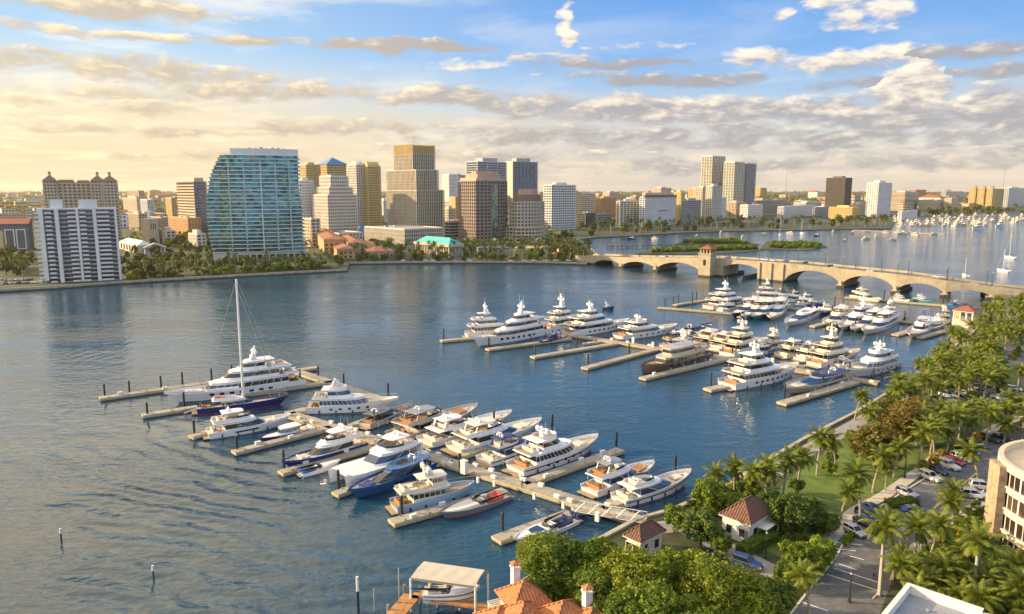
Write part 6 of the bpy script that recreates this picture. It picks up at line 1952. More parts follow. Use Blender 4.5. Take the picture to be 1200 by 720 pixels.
for px, py, pr, s in ((1037, 628, PAL_R, 1.0), (1075, 628, PAL_R, .95), (1147, 645, PAL_R, 1.05)):
    palm_at(pr, px, py, 'tall royal palm with pale trunk behind the white flat roof', 'royal palms behind the white flat roof', s)
for px, py, s in ((1035, 602, .95), (1093, 613, 1.0), (1084, 605, .9), (1104, 668, .9), (1184, 688, 1.0), (1128, 655, .9), (1165, 672, .9), (1196, 655, .9), (1065, 655, .8), (1120, 690, .8), (1210, 690, 1.0)):
    palm_at(PAL_N, px, py, 'coconut palm in the thicket between the car park and the white flat roof', 'palms behind the white flat roof', s)


def inside(poly, x, y):
    c = False; j = len(poly) - 1
    for i in range(len(poly)):
        if (poly[i][1] > y) != (poly[j][1] > y) and x < (poly[j][0] - poly[i][0]) * (y - poly[i][1]) / (poly[j][1] - poly[i][1]) + poly[i][0]:
            c = not c
        j = i
    return c


def fill(protos, poly, n, sep, label, cat, group, palm=True, hz=7.0, s=(.85, 1.15), rnd=rp, z=LAND):
    """scatter plants in a polygon given in photo pixels, keeping them apart"""
    done = []; xs = [p[0] for p in poly]; ys = [p[1] for p in poly]; tries = 0
    while len(done) < n and tries < n * 60:
        tries += 1
        px, py = rnd.uniform(min(xs), max(xs)), rnd.uniform(min(ys), max(ys)); c = False; j = len(poly) - 1
        for i in range(len(poly)):
            if (poly[i][1] > py) != (poly[j][1] > py) and px < (poly[j][0] - poly[i][0]) * (py - poly[i][1]) / (poly[j][1] - poly[i][1]) + poly[i][0]:
                c = not c
            j = i
        if not c:
            continue
        x, y = at(px, py, z + hz)
        if z == LAND and not (inside(west, x, y) and inside(west, x * .99, y * .99 - 1.5) or inside(east, x, y) and inside(east, x - 2, y)):
            continue
        if any((x - q[0]) ** 2 + (y - q[1]) ** 2 < sep * sep for q in done):
            continue
        done.append((x, y))
        plant(rnd.choice(protos), x, y, label, cat, group, rnd.uniform(*s), z)
    return len(done)


fill(PAL_M, [(1095, 410), (1120, 390), (1150, 358), (1172, 350), (1230, 335), (1240, 400), (1180, 395), (1160, 420), (1190, 445), (1130, 445), (1092, 452), (1060, 470), (1035, 468), (1062, 440)], 125, 3.0, 'coconut palm in the thick grove on the bank by the far marina', 'palm tree', 'palms of the bank grove', hz=6)
fill(PAL_M, [(1075, 478), (1100, 472), (1145, 478), (1240, 470), (1250, 500), (1165, 492), (1120, 500), (1092, 508), (1075, 502)], 42, 3.5, 'coconut palm in the belt between the two car parks', 'palm tree', 'palms between the car parks', hz=6)
fill(PAL_M, [(1150, 436), (1240, 425), (1250, 450), (1170, 446), (1120, 447)], 14, 4.0, 'coconut palm along the far edge of the upper car park', 'palm tree', 'palms beyond the upper car park', hz=6)
fill(SHR, [(1030, 480), (1090, 478), (1140, 500), (1240, 480), (1240, 345), (1170, 360), (1120, 410), (1065, 460)], 55, 5, 'rounded green shrub under the palm grove on the bank', 'shrub', 'shrubs under the bank palms', hz=1, s=(.8, 1.5))
fill(SHR, [(1060, 660), (1085, 645), (1120, 620), (1150, 598), (1165, 640), (1210, 670), (1210, 740), (1150, 715), (1064, 688)], 46, 2.6, 'green shrub in the thicket below the curved building', 'shrub', 'shrubs below the curved building', hz=1.5, s=(1.0, 1.8))
fill(SHR[:2], [(1120, 607), (1150, 585), (1165, 600), (1162, 640), (1130, 625)], 8, 2.6, 'low shrub beside the pavement under the brown end wall', 'shrub', 'shrubs by the brown wall', hz=1, s=(.7, 1.1))
# autumn and feathery trees
for pr, px, py, s, lab in ((TR_O[0], 1062, 487, 1.0, 'large rust brown tree among the green palms of the park'), (TR_O[1], 1028, 506, 1.05, 'olive yellow feathery tree left of the rust brown tree'), (TR_O[1], 1087, 490, .8, 'smaller olive yellow tree right of the rust brown tree'), (TR_O[1], 1045, 512, .9, 'olive yellow tree below the rust brown tree'), (TR_O[1], 1040, 474, .9, 'olive yellow tree behind the rust brown tree at the bank'), (TR_O[0], 1075, 474, .7, 'smaller rust brown tree just behind the large one')):
    x, y = at(px, py, LAND + 7.5 * s); plant(pr, x, y, lab, 'tree', None, s)
fill(TR_D[:2], [(905, 575), (935, 552), (985, 520), (1000, 505), (1010, 520), (960, 548), (925, 580)], 5, 6, 'rounded bushy tree between the promenade and the lawn', 'tree', 'bushy trees by the promenade', hz=3, s=(.4, .6))
fill([SHR[2]], [(1070, 545), (1105, 524), (1150, 508), (1148, 512), (1108, 531), (1078, 551)], 14, 2.2, 'golden leaved shrub beside the curving pavement', 'shrub', 'golden shrubs by the pavement', hz=1)

# big foreground trees
for i, (px, py, s) in enumerate(((648, 655, .95), (697, 652, .95), (745, 680, 1.0), (700, 690, .8), (797, 668, .98), (838, 690, 1.0), (765, 722, 1.0), (868, 700, .92), (655, 680, .6), (735, 728, .9), (820, 735, 1.0), (628, 645, .6))):
    p = TR_N[i % 3]; x, y = at(px, py, LAND + 7 * s)
    plant(p, x, y, 'broad green tree in the dense foreground canopy behind the orange roofs', 'tree', 'foreground canopy trees', s)
for i, (px, py, s, lab) in enumerate(((829, 572, 1.15, 'large round dark tree behind the white house'), (791, 601, .85, 'round green tree standing at the water by the footbridge'), (822, 616, .95, 'bushy tree left of the white house'), (845, 632, .7, 'small bushy tree at the left corner of the white house'),
                                  (880, 572, .8, 'bushy tree right behind the white house roof'), (925, 598, 1.1, 'broad dark tree right of the white house'), (948, 600, .9, 'dark tree at the edge of the park lawn'), (937, 645, .95, 'loose green tree beside the driveway with the blue car'),
                                  (963, 640, .9, 'yellow green tree at the car park kerb'), (905, 700, 1.0, 'green tree at the lower end of the driveway'), (860, 585, .8, 'green tree between the round tree and the white house'), (972, 612, .6, 'small tree where the pavement meets the car park'),
                                  (902, 590, .75, 'bushy tree at the back right corner of the white house'), (920, 668, .7, 'low bushy tree below the blue car'), (955, 660, .7, 'low tree at the kerb left of the parking stripes'))):
    p = TR_D[(1, 1, 0, 1, 1, 0, 2, 1, 1, 0, 1, 0, 2, 1, 1)[i]]; x, y = at(px, py, LAND + 4.2 * s); plant(p, x, y, lab, 'tree', None, s)
fill(SHR, [(800, 585), (850, 565), (900, 570), (935, 590), (975, 610), (965, 650), (925, 680), (915, 640), (905, 600), (870, 590), (830, 610), (850, 640), (835, 632)], 60, 1.8, 'green shrub around the white house and driveway', 'shrub', 'shrubs around the white house', hz=.8, s=(.5, .9))


def hedge(px0, px1, w, h, label, gm='broad'):
    a, b_ = at(*px0, LAND), at(*px1, LAND); L = sqrt((b_[0] - a[0]) ** 2 + (b_[1] - a[1]) ** 2)
    r = empty('hedge', (*a, LAND), atan2(b_[1] - a[1], b_[0] - a[0]), label, 'hedge'); m = MB(); rn = random.Random(int(px0[0]))
    for _ in range(int(L * w * h * 55) + 200):
        x, y, z = rn.uniform(0, L), rn.uniform(-w / 2, w / 2), rn.uniform(0, h)
        f = rn.choice((0, 1, 2, 2))
        if f == 0: y = rn.choice((-1, 1)) * w / 2
        elif f == 1: x = rn.choice((0, L))
        else: z = h
        leafy(m, rn, (x, y, z), .12, 1, .13)
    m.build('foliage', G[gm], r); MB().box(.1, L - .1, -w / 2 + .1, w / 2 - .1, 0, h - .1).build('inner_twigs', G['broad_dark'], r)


hedge((1041, 594), (1072, 590), 2.6, 1.1, 'clipped rectangular hedge on the car park island')
hedge((868, 652), (905, 632), 2.2, 1.6, 'clipped hedge in front of the white house')
hedge((990, 640), (1003, 622), 1.0, .8, 'low hedge along the lower car park kerb')

# west shore planting
fill(PAL_F, [(145, 331), (250, 324.5), (330, 320), (404, 316), (404, 309), (330, 312), (250, 316), (150, 324)], 62, 4.5, 'palm on the shore below the teal glass tower', 'palm tree', 'palms below the glass tower', hz=0, s=(.7, 1.05))
fill(TR_F, [(145, 322), (170, 306), (240, 300), (246, 311), (360, 311), (400, 304), (404, 313), (300, 318), (150, 327)], 44, 8, 'dark leafy tree on the shore around the teal glass tower', 'tree', 'trees around the glass tower', hz=0, s=(.6, 1.0))
fill(TR_F, [(140, 318), (250, 312), (250, 284), (200, 280), (145, 302)], 44, 9, 'dark leafy tree in the town garden left of the glass tower', 'tree', 'trees left of the glass tower', hz=0, s=(.6, 1.0))
fill(TR_F, [(0, 312), (38, 310), (38, 297), (0, 297)], 16, 8, 'leafy tree in front of the red roofed garage', 'tree', 'trees by the red roofed garage', hz=0, s=(.6, .9))
fill(TR_F, [(360, 308), (405, 304), (405, 288), (360, 284)], 16, 8, 'leafy tree between the glass tower and the orange villas', 'tree', 'trees by the orange villas', hz=0, s=(.5, .8))
fill(TR_F, [(0, 326), (36, 324), (36, 312), (0, 314)], 12, 6, 'leafy tree left of the white balcony tower', 'tree', 'trees left of the balcony tower', hz=0, s=(.7, 1.0))
fill(PAL_F, [(0, 328), (36, 326), (36, 314), (0, 316)], 9, 6, 'palm left of the white balcony tower', 'palm tree', 'palms left of the balcony tower', hz=0, s=(.8, 1.1))
fill(PAL_F, [(412, 308), (560, 306.5), (690, 307), (690, 297), (560, 297), (412, 299)], 84, 5.5, 'palm along the downtown waterfront road', 'palm tree', 'palms of the downtown waterfront', hz=0, s=(.8, 1.2))
fill(TR_F, [(412, 306), (690, 304), (690, 290), (560, 289), (440, 293)], 58, 8.5, 'dark leafy tree along the downtown waterfront road', 'tree', 'trees of the downtown waterfront', hz=0, s=(.6, 1.0))
fill(SHR, [(150, 330), (300, 320.5), (395, 315.5), (400, 312), (250, 320), (150, 326)], 50, 4, 'low bush on the shore lawn below the glass tower', 'shrub', 'bushes below the glass tower', hz=0, s=(1.4, 2.4))
fill(SHR, [(412, 307), (560, 306), (690, 306.5), (690, 302), (560, 301), (412, 302)], 50, 5, 'low bush along the downtown waterfront walk', 'shrub', 'bushes of the downtown waterfront', hz=0, s=(1.4, 2.4))
fill(PAL_N, [(1060, 668), (1090, 655), (1130, 650), (1160, 655), (1200, 665), (1210, 720), (1150, 712), (1066, 682)], 20, 3.0, 'coconut palm in the thicket between the car park and the white flat roof', 'palm tree', 'palms behind the white flat roof', hz=6, s=(.7, .95))
NP = [(692, 279), (745, 276), (800, 272.5), (850, 270.5), (940, 269.5), (1045, 267.5)]
fill(PAL_F, NP + [(1045, 262), (940, 263.5), (850, 264.5), (745, 268), (690, 271)], 115, 7, 'palm on the long promenade north of the bridge', 'palm tree', 'palms of the northern promenade', hz=0, s=(1.0, 1.5))
fill(TR_F, NP[:] + [(1045, 259), (940, 260), (850, 261), (745, 264), (690, 268)], 58, 9, 'dark leafy tree behind the northern promenade', 'tree', 'trees of the northern promenade', hz=0, s=(.9, 1.5))
fill(TR_F, [(640, 304), (686, 301), (678, 284), (660, 272), (690, 270), (650, 282)], 18, 8, 'leafy tree on the point beside the bridge approach', 'tree', 'trees by the bridge approach', hz=0, s=(.8, 1.2))
fill(TR_F, [(1075, 249), (1200, 244), (1210, 250), (1120, 253), (1075, 256)], 34, 15, 'leafy tree behind the crowded far marina', 'tree', 'trees behind the far marina', hz=0, s=(1.2, 1.9))
for poly, n in (([(760, 296), (885, 292), (880, 290), (800, 292)], 70), ([(800, 285), (878, 286), (860, 282.5), (812, 282.5)], 45), ([(903, 291), (960, 291), (960, 286), (908, 285)], 45)):
    fill([MANG], poly, n, 4.5, 'green mangrove bush on the low island behind the bridge', 'bush', 'mangrove bushes of the islands', hz=.5, s=(.8, 1.3), z=.3)
for L in (PAL_N, PAL_R, PAL_M, PAL_F, TR_N, TR_D, TR_O, SHR, TR_F, [MANG]):
    for p in L:
        for c in list(p.children):
            bpy.data.objects.remove(c)
        bpy.data.objects.remove(p)
# far woods: town trees and the flat wooded plain out to the horizon
b = MB(); rn = random.Random(77)
for _ in range(5200):
    px = rn.uniform(-30, 1230); py = 224 + 66 * rn.random() ** 3.0
    if px > 640 and py > 249 - (px - 640) * .006 or px > 1040 and py > 243 or px < 160 and py > 262:
        continue
    x, y = at(px, py, LAND)
    if y > 15000:
        continue
    if any(-8 < x - q[0] < 30 and abs(y - q[1]) < 22 for q in BLOCKED if abs(q[1] - y) < 40):
        continue
    R = rn.uniform(4, 8) * (1 + y / 2600)
    for _ in range(16):
        leafy(b, rn, (x + rn.gauss(0, R), y + rn.gauss(0, R), LAND + rn.uniform(2, 7 + y / 1500)), R * .4, 1, R * .38, .5, .8)
tag(b.build('far_woods', G['far']), 'dark green town trees and flat woodland reaching to the horizon', 'woodland', kind='stuff')

# evening haze over the whole place
hz_ = MB().box(-15000, 15500, -700, 17000, -3.0, 150)
hm_ = bpy.data.materials.new('haze'); hm_.use_nodes = True; hm_.node_tree.nodes.clear(); t = Tree(hm_.node_tree)
pv = t.n('ShaderNodeVolumePrincipled', Color=(.95, .88, .76), Density=HAZE, Anisotropy=.35); ho = t.n('ShaderNodeOutputMaterial'); hm_.node_tree.links.new(pv.outputs[0], ho.inputs['Volume'])
tag(hz_.build('haze', hm_), 'thin warm evening haze', 'haze', kind='stuff')

# ------------------------------------------------------------ houses and near buildings
M['stucco_white'] = mat('stucco_white', (.66, .64, .60), .8, var=.08, scale=.8, streak=.25, bump=.1)
M['stucco_cream'] = mat('stucco_cream', (.58, .50, .36), .8, var=.1, scale=.8, streak=.3, bump=.1)
M['tile_orange'] = tile_mat('tile_orange', (.52, .19, .07)); M['tile_brown'] = tile_mat('tile_brown', (.15, .070, .045))
M['brown_stone'] = mat('brown_stone', (.32, .24, .165), .9, var=.35, scale=1.2, bump=.6, bscale=3, streak=.4)
M['wood_dock'] = mat('wood_dock', (.38, .19, .07), .75, var=.3, scale=1.2, bump=.2)
M['canopy_cloth'] = mat('canopy_cloth', (.46, .42, .35), .8, var=.06, scale=1, streak=.2)


def house_frame(l, c, rr, z):
    P, Q, R = at(*c, z), at(*rr, z), at(*l, z); yaw = atan2(Q[1] - P[1], Q[0] - P[0])
    return P, yaw, sqrt((Q[0] - P[0]) ** 2 + (Q[1] - P[1]) ** 2), sqrt((R[0] - P[0]) ** 2 + (R[1] - P[1]) ** 2)


def small_house(name, label, l, c, rr, ze, rh, wall, roof, door=True):
    P, yaw, A, B = house_frame(l, c, rr, LAND + ze)
    r = empty(name, (P[0], P[1], LAND), yaw, label, 'house')
    MB().box(.5, A - .5, .5, B - .5, -.2, ze - .02).build('wall', M[wall], r)
    MB().box(-.02, A + .02, -.02, B + .02, ze - .18, ze - .01).build('eave', M['stucco_white'], r)
    MB().hip(0, A, 0, B, ze, rh, 0.05).build('roof', M[roof], r)
    h = MB(); ap = (A / 2, B / 2, ze + rh)
    cx = min(A, B) / 2
    ends = [((cx, B / 2, ze + rh), [(0, 0), (0, B)]), ((A - cx, B / 2, ze + rh), [(A, 0), (A, B)])] if A >= B else [((A / 2, cx, ze + rh), [(0, 0), (A, 0)]), ((A / 2, B - cx, ze + rh), [(0, B), (A, B)])]
    for e, cs in ends:
        for q in cs:
            h.tube((q[0], q[1], ze + .05), (e[0], e[1], e[2] + .05), .14, n=6)
    h.tube((ends[0][0][0], ends[0][0][1], ze + rh + .05), (ends[1][0][0], ends[1][0][1], ze + rh + .05), .14, n=6)
    h.build('ridge_tiles', M['tile_brown'], r)
    for i in range(2):
        f_ = MB().box(A * (.2 + .4 * i), A * (.2 + .4 * i) + 1.3, .42, .5, .9, 2.5).build('window', M['stucco_white'], r)
        MB().box(A * (.2 + .4 * i) + .12, A * (.2 + .4 * i) + 1.18, .36, .43, 1.0, 2.4).build('pane', M['tinted'], f_)
        f_ = MB().box(.42, .5, B * (.2 + .4 * i), B * (.2 + .4 * i) + 1.2, .9, 2.5).build('window', M['stucco_white'], r)
        MB().box(.36, .43, B * (.2 + .4 * i) + .12, B * (.2 + .4 * i) + 1.08, 1.0, 2.4).build('pane', M['tinted'], f_)
    if door:
        d_ = MB().box(.40, .5, B * .05 + .4, B * .05 + 1.5, 0, 2.3).build('door', M['gel_grey'], r)
        MB().box(.36, .40, B * .05 + .55, B * .05 + .62, 1.0, 1.15).build('handle', M['chrome'], d_)
    return r, A, B


r, A, B = small_house('house', 'small white house with a brown and orange hipped tile roof among trees', (843, 602), (880, 616), (909, 598), 3.8, 2.6, 'stucco_white', 'tile_brown')
MB().box(A * .35, A * .9, -1.3, .5, 2.3, 2.45).build('awning', M['stucco_white'], r)
for i in range(2):
    MB().box(A * .38 + i * A * .48, A * .38 + i * A * .48 + .2, -1.2, -1.0, 0, 2.3).build('awning_post', M['stucco_white'], r)
r, A, B = small_house('gatehouse', 'small cream gatehouse with a brown hipped tile roof by the footbridge', (727, 629), (751, 637), (781, 622), 3.4, 1.8, 'stucco_cream', 'tile_brown')
a_ = MB()
for i in range(9):
    t = pi * i / 8
    a_.tube((A * .45 + .8 * cos(t), .42, 1.6 + .8 * sin(t)), (A * .45 + .8 * cos(t + pi / 8), .42, 1.6 + .8 * sin(t + pi / 8)), .12, n=5) if i < 8 else None
a_.build('arch_trim', M['stucco_white'], r)
# red roofed pavilion at the end of the far dock
cx, cy = at(1131, 383, 1.0)
r = empty('dock_pavilion', (cx, cy, LAND), radians(40), 'cream open pavilion with a red tile roof at the root of the far dock', 'pavilion')
MB().box(-4, 4, -4, 4, -.5, 3.2).build('base_wall', M['stucco_cream'], r)
for i in range(4):
    for j in range(4):
        if i in (0, 3) or j in (0, 3):
            MB().box(-3.9 + i * 2.4, -3.3 + i * 2.4, -3.9 + j * 2.4, -3.3 + j * 2.4, 3.2, 6.2).build('column', M['stucco_cream'], r)
MB().box(-4.2, 4.2, -4.2, 4.2, 6.2, 6.8).build('cornice', M['stucco_cream'], r)
MB().hip(-4.2, 4.2, -4.2, 4.2, 6.8, 2.0, .5).build('roof', M['roof_red'], r)

# villa with orange roofs at the bottom edge
vx, vy = at(640, 722, LAND + 6.5); vyaw = radians(24)
r = empty('villa', (vx, vy, LAND), vyaw, 'large villa with bright orange tile roofs and white chimneys at the bottom edge', 'house')


def vl_(px, py, z):
    x, y = at(px, py, LAND + z); dx, dy = x - vx, y - vy
    return dx * cos(-vyaw) - dy * sin(-vyaw), dx * sin(-vyaw) + dy * cos(-vyaw)


for px, py, z, w, d, ze, rh in ((613, 690, 6.2, 5.4, 5.4, 5.0, 2.2), (586, 717, 5.4, 5.0, 5.0, 4.2, 1.9), (613, 716, 6.2, 5.4, 6.0, 5.0, 2.3), (660, 715, 6.2, 6.0, 6.0, 5.0, 2.4), (694, 722, 6.0, 6.0, 6.0, 4.9, 2.2)):
    x, y = vl_(px, py, z)
    MB().box(x - w / 2 + .4, x + w / 2 - .4, y - d / 2 + .4, y + d / 2 - .4, -.3, ze - .02).build('wall', M['stucco_cream'], r)
    MB().hip(x - w / 2, x + w / 2, y - d / 2, y + d / 2, ze, rh, .25).build('roof', M['tile_orange'], r)
    h = MB(); k = min(w, d) / 2 + .0
    if w >= d: es = ((x - w / 2 + k, y), (x + w / 2 - k, y))
    else: es = ((x, y - d / 2 + k), (x, y + d / 2 - k))
    for sx in (-1, 1):
        for sy in (-1, 1):
            e = min(es, key=lambda q: (q[0] - (x + sx * w)) ** 2 + (q[1] - (y + sy * d)) ** 2)
            h.tube((x + sx * (w / 2 + .2), y + sy * (d / 2 + .2), ze + .08), (e[0], e[1], ze + rh + .06), .13, n=6)
    h.tube((*es[0], ze + rh + .06), (*es[1], ze + rh + .06), .13, n=6)
    h.build('ridge_tiles', M['tile_orange'], r)
for px, py, z, hh in ((604, 681, 6.0, 2.0), (688, 714, 6.0, 2.4)):
    x, y = vl_(px, py, z)
    c_ = MB().box(x - .5, x + .5, y - .5, y + .5, 3.5, z + hh).box(x - .62, x + .62, y - .62, y + .62, z + hh, z + hh + .15)
    for sx in (-1, 1):
        for sy in (-1, 1):
            c_.box(x + sx * .42 - .1, x + sx * .42 + .1, y + sy * .42 - .1, y + sy * .42 + .1, z + hh + .15, z + hh + .6)
    c_ = c_.build('chimney', M['stucco_white'], r)
    MB().hip(x - .6, x + .6, y - .6, y + .6, z + hh + .6, .4, .08).build('chimney_cap', M['tile_orange'], c_)
x, y = vl_(594, 708, 3.4); pg = MB()
for i in range(8):
    pg.box(x - 2.2, x + 2.2, y - 1.6 + i * .45, y - 1.5 + i * .45, 3.3, 3.45)
for sx in (-1, 1):
    pg.box(x + sx * 2.0 - .1, x + sx * 2.0 + .1, y - 1.7, y + 1.7, 3.1, 3.3); pg.box(x + sx * 2.0 - .1, x + sx * 2.0 + .1, y - 1.6, y - 1.4, -.2, 3.1); pg.box(x + sx * 2.0 - .1, x + sx * 2.0 + .1, y + 1.4, y + 1.6, -.2, 3.1)
pg.build('pergola', M['stucco_white'], r)

# white building with a flat parapet roof, bottom right
ZR = 12.0
P, yaw, A, B = house_frame((1014, 724), (1064, 684), (1152, 714), LAND + ZR)
c0, c1, c2 = at(1064, 684, LAND + ZR), at(1152, 714, LAND + ZR), at(1012, 728, LAND + ZR)
dx1, dy1 = c1[0] - c0[0], c1[1] - c0[1]; yw = atan2(dy1, dx1); l1 = sqrt(dx1 * dx1 + dy1 * dy1)
r = empty('flat_roof_building', (c0[0], c0[1], LAND), yw, 'white building with a flat parapet roof in the bottom right corner', 'building')
MB().box(0, 40, -26, 0, -.5, ZR - 1.1).build('wall', M['stucco_white'], r)
pw = MB(); pw.box(-.02, l1, -.35, .02, ZR - 1.1, ZR); pw.box(-.02, .35, -26, -.35, ZR - 1.1, ZR); pw.box(l1, l1 + .4, -5, .02, ZR - 1.1, ZR - .35); pw.box(l1 + .4, 40, -.35, .02, ZR - 1.1, ZR - .3)
pw.box(-.1, l1 + .08, -.43, .10, ZR, ZR + .08).box(-.1, .43, -26, -.43, ZR, ZR + .08)
pw.build('parapet', M['stucco_white'], r)
MB().box(.36, 39.5, -25.5, -.36, ZR - 1.09, ZR - 1.02).build('roof', mat('roof_membrane', (.24, .26, .30), .85, var=.2, scale=.6, var2=(.19, .19, .19), streak=.2), r)  # dark bluish base colour stands in for shade on this roof
for i, (x, y) in enumerate(((3, -3), (7, -5), (5, -8), (11, -3.4), (13, -6))):
    MB().tube((x, y, ZR - 1.05), (x, y, ZR - .75), .22, n=10).build('roof_vent', M['alu'], r)
u = MB().box(9.5, 12, -9.5, -7.5, ZR - 1.02, ZR + .1).build('roof_unit', M['alu'], r)

# curved building at the right edge
RC = 14.0
zt = 15.5
k_ = (1172 - 600) / FPX                                # left silhouette of the drum at its top
yc = 108.0
xc = k_ * depth(0, yc, LAND + zt) + RC * sqrt(1 + (k_ * cos(PITCH)) ** 2)
cc = (xc, yc)
r = empty('curved_building', (cc[0], cc[1], LAND), 0, 'cream building with a curved banded facade at the right edge', 'building')
M['tan_band'] = mat('tan_band', (.56, .49, .38), .75, var=.08, scale=.6, streak=.25)
nfl = 4; fh = (zt - 1.2) / nfl


def arc(R, a0, a1, n):
    return [(R * cos(a0 + (a1 - a0) * i / n), R * sin(a0 + (a1 - a0) * i / n)) for i in range(n + 1)]


def ringwall(R0, R1, z0, z1, a0=radians(100), a1=radians(300), n=40):
    o, q = arc(R1, a0, a1, n), arc(R0, a0, a1, n); b_ = MB()
    rings = [[(o[i][0], o[i][1], z0), (o[i][0], o[i][1], z1), (q[i][0], q[i][1], z1), (q[i][0], q[i][1], z0)] for i in range(n + 1)]
    return b_.loft(rings)


for k in range(nfl):
    z = k * fh
    ringwall(RC - 1.5, RC, z - (.4 if k == 0 else 0), z + 1.05).build('facade_band', M['tan_band'], r)
    ringwall(RC - .25, RC + .22, z + .88, z + 1.06).build('sill_band', M['stucco_white'], r)
    ringwall(RC - 1.4, RC - .35, z + 1.05, z + fh).build('window', M['glass_bronze'], r)
    pl_ = MB(); n = 34
    for i, (x, y) in enumerate(arc(RC - .45, radians(100), radians(300), n)):
        pl_.obox(x, y, atan2(y, x), .3, .12 if i % 2 else .3, z + 1.05, z + fh)
    pl_.build('mullion', M['stucco_white'], r)
ringwall(RC - .5, RC + .25, zt - 1.2, zt).build('parapet', M['tan_band'], r)
MB().prism(arc(RC - .5, radians(100), radians(300), 40), zt - 1.3, zt - 1.0).build('roof', M['tan_band'], r)
ringwall(RC - 4.2, RC - 3.6, zt - 1.0, zt + .3).build('terrace_wall', M['stucco_white'], r)
MB().prism(arc(RC - 5.5, radians(100), radians(300), 30), zt - 1.0, zt + 2.8).build('penthouse', M['tan_band'], r)
tx_, ty_ = at(1166, 536, LAND + zt - .3)
MB().obox(-RC - .1, 4.2, radians(80), 3.6, 1.2, -.3, zt - .6).build('end_wall', M['brown_stone'], r)

# ------------------------------------------------------------ boat lift, timber dock
a, b2 = at(455, 730, 2.0), at(483, 697, 2.0); e2 = at(585, 713, 2.0)
r = empty('timber_dock', (*b2, 0), 0, 'L shaped orange brown timber dock at the bottom edge', 'dock')
R_ = lambda p: (p[0] - b2[0], p[1] - b2[1], 2.0)
MB().beam(R_(a), R_(b2), 2.6, .25).build('deck', M['wood_dock'], r)
MB().beam(R_(b2), R_(e2), 1.5, .26).build('deck', M['wood_dock'], r)
for px, py in ((455, 722), (477, 722), (474, 698), (492, 700), (513, 704), (535, 708), (556, 712), (575, 716)):
    x, y = at(px, py, 1.0)
    MB().tube((x - b2[0], y - b2[1], -1.5), (x - b2[0], y - b2[1], 2.7 if px in (474, 492, 455, 535) else 1.8), .2, n=8).build('piling', M['palm_bark'], r)
c_tl, c_tr, c_bl, c_br = at(497, 658, 6.6), at(568, 668, 6.6), at(481, 677, 5.2), at(557, 687, 5.2)
r = empty('boat_lift', (*c_bl, 0), 0, 'boat lift with a cream fabric canopy on posts beside the timber dock', 'boat lift')
Lc = lambda p, z: (p[0] - c_bl[0], p[1] - c_bl[1], z)
back = lambda p, q: (p[0] * 1.0 + (p[0] - q[0]) * .35, p[1] + (p[1] - q[1]) * .35)
cn = MB(); N = 8; rows = []
bl2, br2 = back(c_tl, c_bl), back(c_tr, c_br)
for i in range(N + 1):
    t = i / N
    f = lambda u, v: (u[0] + (v[0] - u[0]) * t, u[1] + (v[1] - u[1]) * t)
    sg = .06 * (1 if i % 2 else 0)
    row = [Lc(f(c_bl, c_br), 4.9), Lc(f(c_bl, c_br), 5.2), Lc([(p + q) / 2 for p, q in zip(f(c_bl, c_br), f(c_tl, c_tr))], 6.1 - sg), Lc(f(c_tl, c_tr), 6.6), Lc(f(bl2, br2), 5.9), Lc(f(bl2, br2), 5.6)]
    rows.append(row)
rows += [[(p[0], p[1], p[2] - .08) for p in q] for q in rows[::-1]]
cn.loft(rows, closed=False, caps=(False, False))
cn.build('canopy', M['canopy_cloth'], r)
ps = [Lc(c_bl, 5.0), Lc(c_br, 5.0), Lc(bl2, 5.6), Lc(br2, 5.6)]
for p in ps:
    MB().tube((p[0], p[1], -1.5), p, .16, n=8).build('post', M['stucco_white'], r)
for q in (.25, .75):
    x0, y0 = ps[0][0] + (ps[1][0] - ps[0][0]) * q, ps[0][1] + (ps[1][1] - ps[0][1]) * q; x1, y1 = ps[2][0] + (ps[3][0] - ps[2][0]) * q, ps[2][1] + (ps[3][1] - ps[2][1]) * q
    MB().beam((x0, y0, 1.5), (x1, y1, 1.5), .3, .3).build('cradle_beam', M['alu'], r)
lb = boat('white cabin boat with red and blue stripes hanging in the boat lift', 'open', (499, 697), (571, 697), 1.9, boot='boot_red', stripe='boot_navy', cat='motorboat', beam=.30, Lfix=8.2)
p_ = at(496, 694, 2.6); q_ = at(570, 696, 2.6); lb.location = (p_[0], p_[1], 2.0); lb.rotation_euler = (0, 0, atan2(q_[1] - p_[1], q_[0] - p_[0]))
for px, py, top, lab in ((420, 718, 676, 'white topped black post standing in the water at the bottom edge'), (439, 716, 690, 'slim grey post between the tall post and the timber dock'), (468, 706, 666, 'slim tall grey pole behind the timber dock'), (588, 660, 640, 'dark post standing in open water left of the green canopy')):
    x, y = at(px, py); h = height_at(x, y, top)
    o = MB(); o.cur = 0; o.tube((0, 0, -1.5), (0, 0, h * .6), .2 if px in (420, 588) else .1, n=8); o.cur = 1; o.tube((0, 0, h * .6), (0, 0, h), .2 if px in (420, 588) else .1, n=8)
    if px != 588:
        tag(o.build('mooring_post', [M['piling'] if px == 420 else M['alu'], M['pile_cap'] if px == 420 else M['alu']], loc=(x, y, 0)), lab, 'post')

# ------------------------------------------------------------ cars
CARP = {}
for n_, c in (('white', (.68, .68, .67)), ('silver', (.42, .43, .45)), ('black', (.018, .019, .022)), ('grey', (.12, .125, .13)), ('red', (.42, .02, .02)), ('navy', (.02, .04, .14)), ('blue', (.03, .08, .28)), ('bronze', (.17, .10, .06)), ('green', (.03, .07, .045))):
    CARP[n_] = mat('car_paint_' + n_, c, .25, .15, coat=.8)
M['tyre'] = mat('tyre', (.012, .012, .012), .8); M['rim'] = mat('rim', (.35, .35, .36), .35, .8); M['head_lens'] = mat('head_lens', (.7, .7, .68), .15); M['tail_lens'] = mat('tail_lens', (.4, .015, .01), .25)


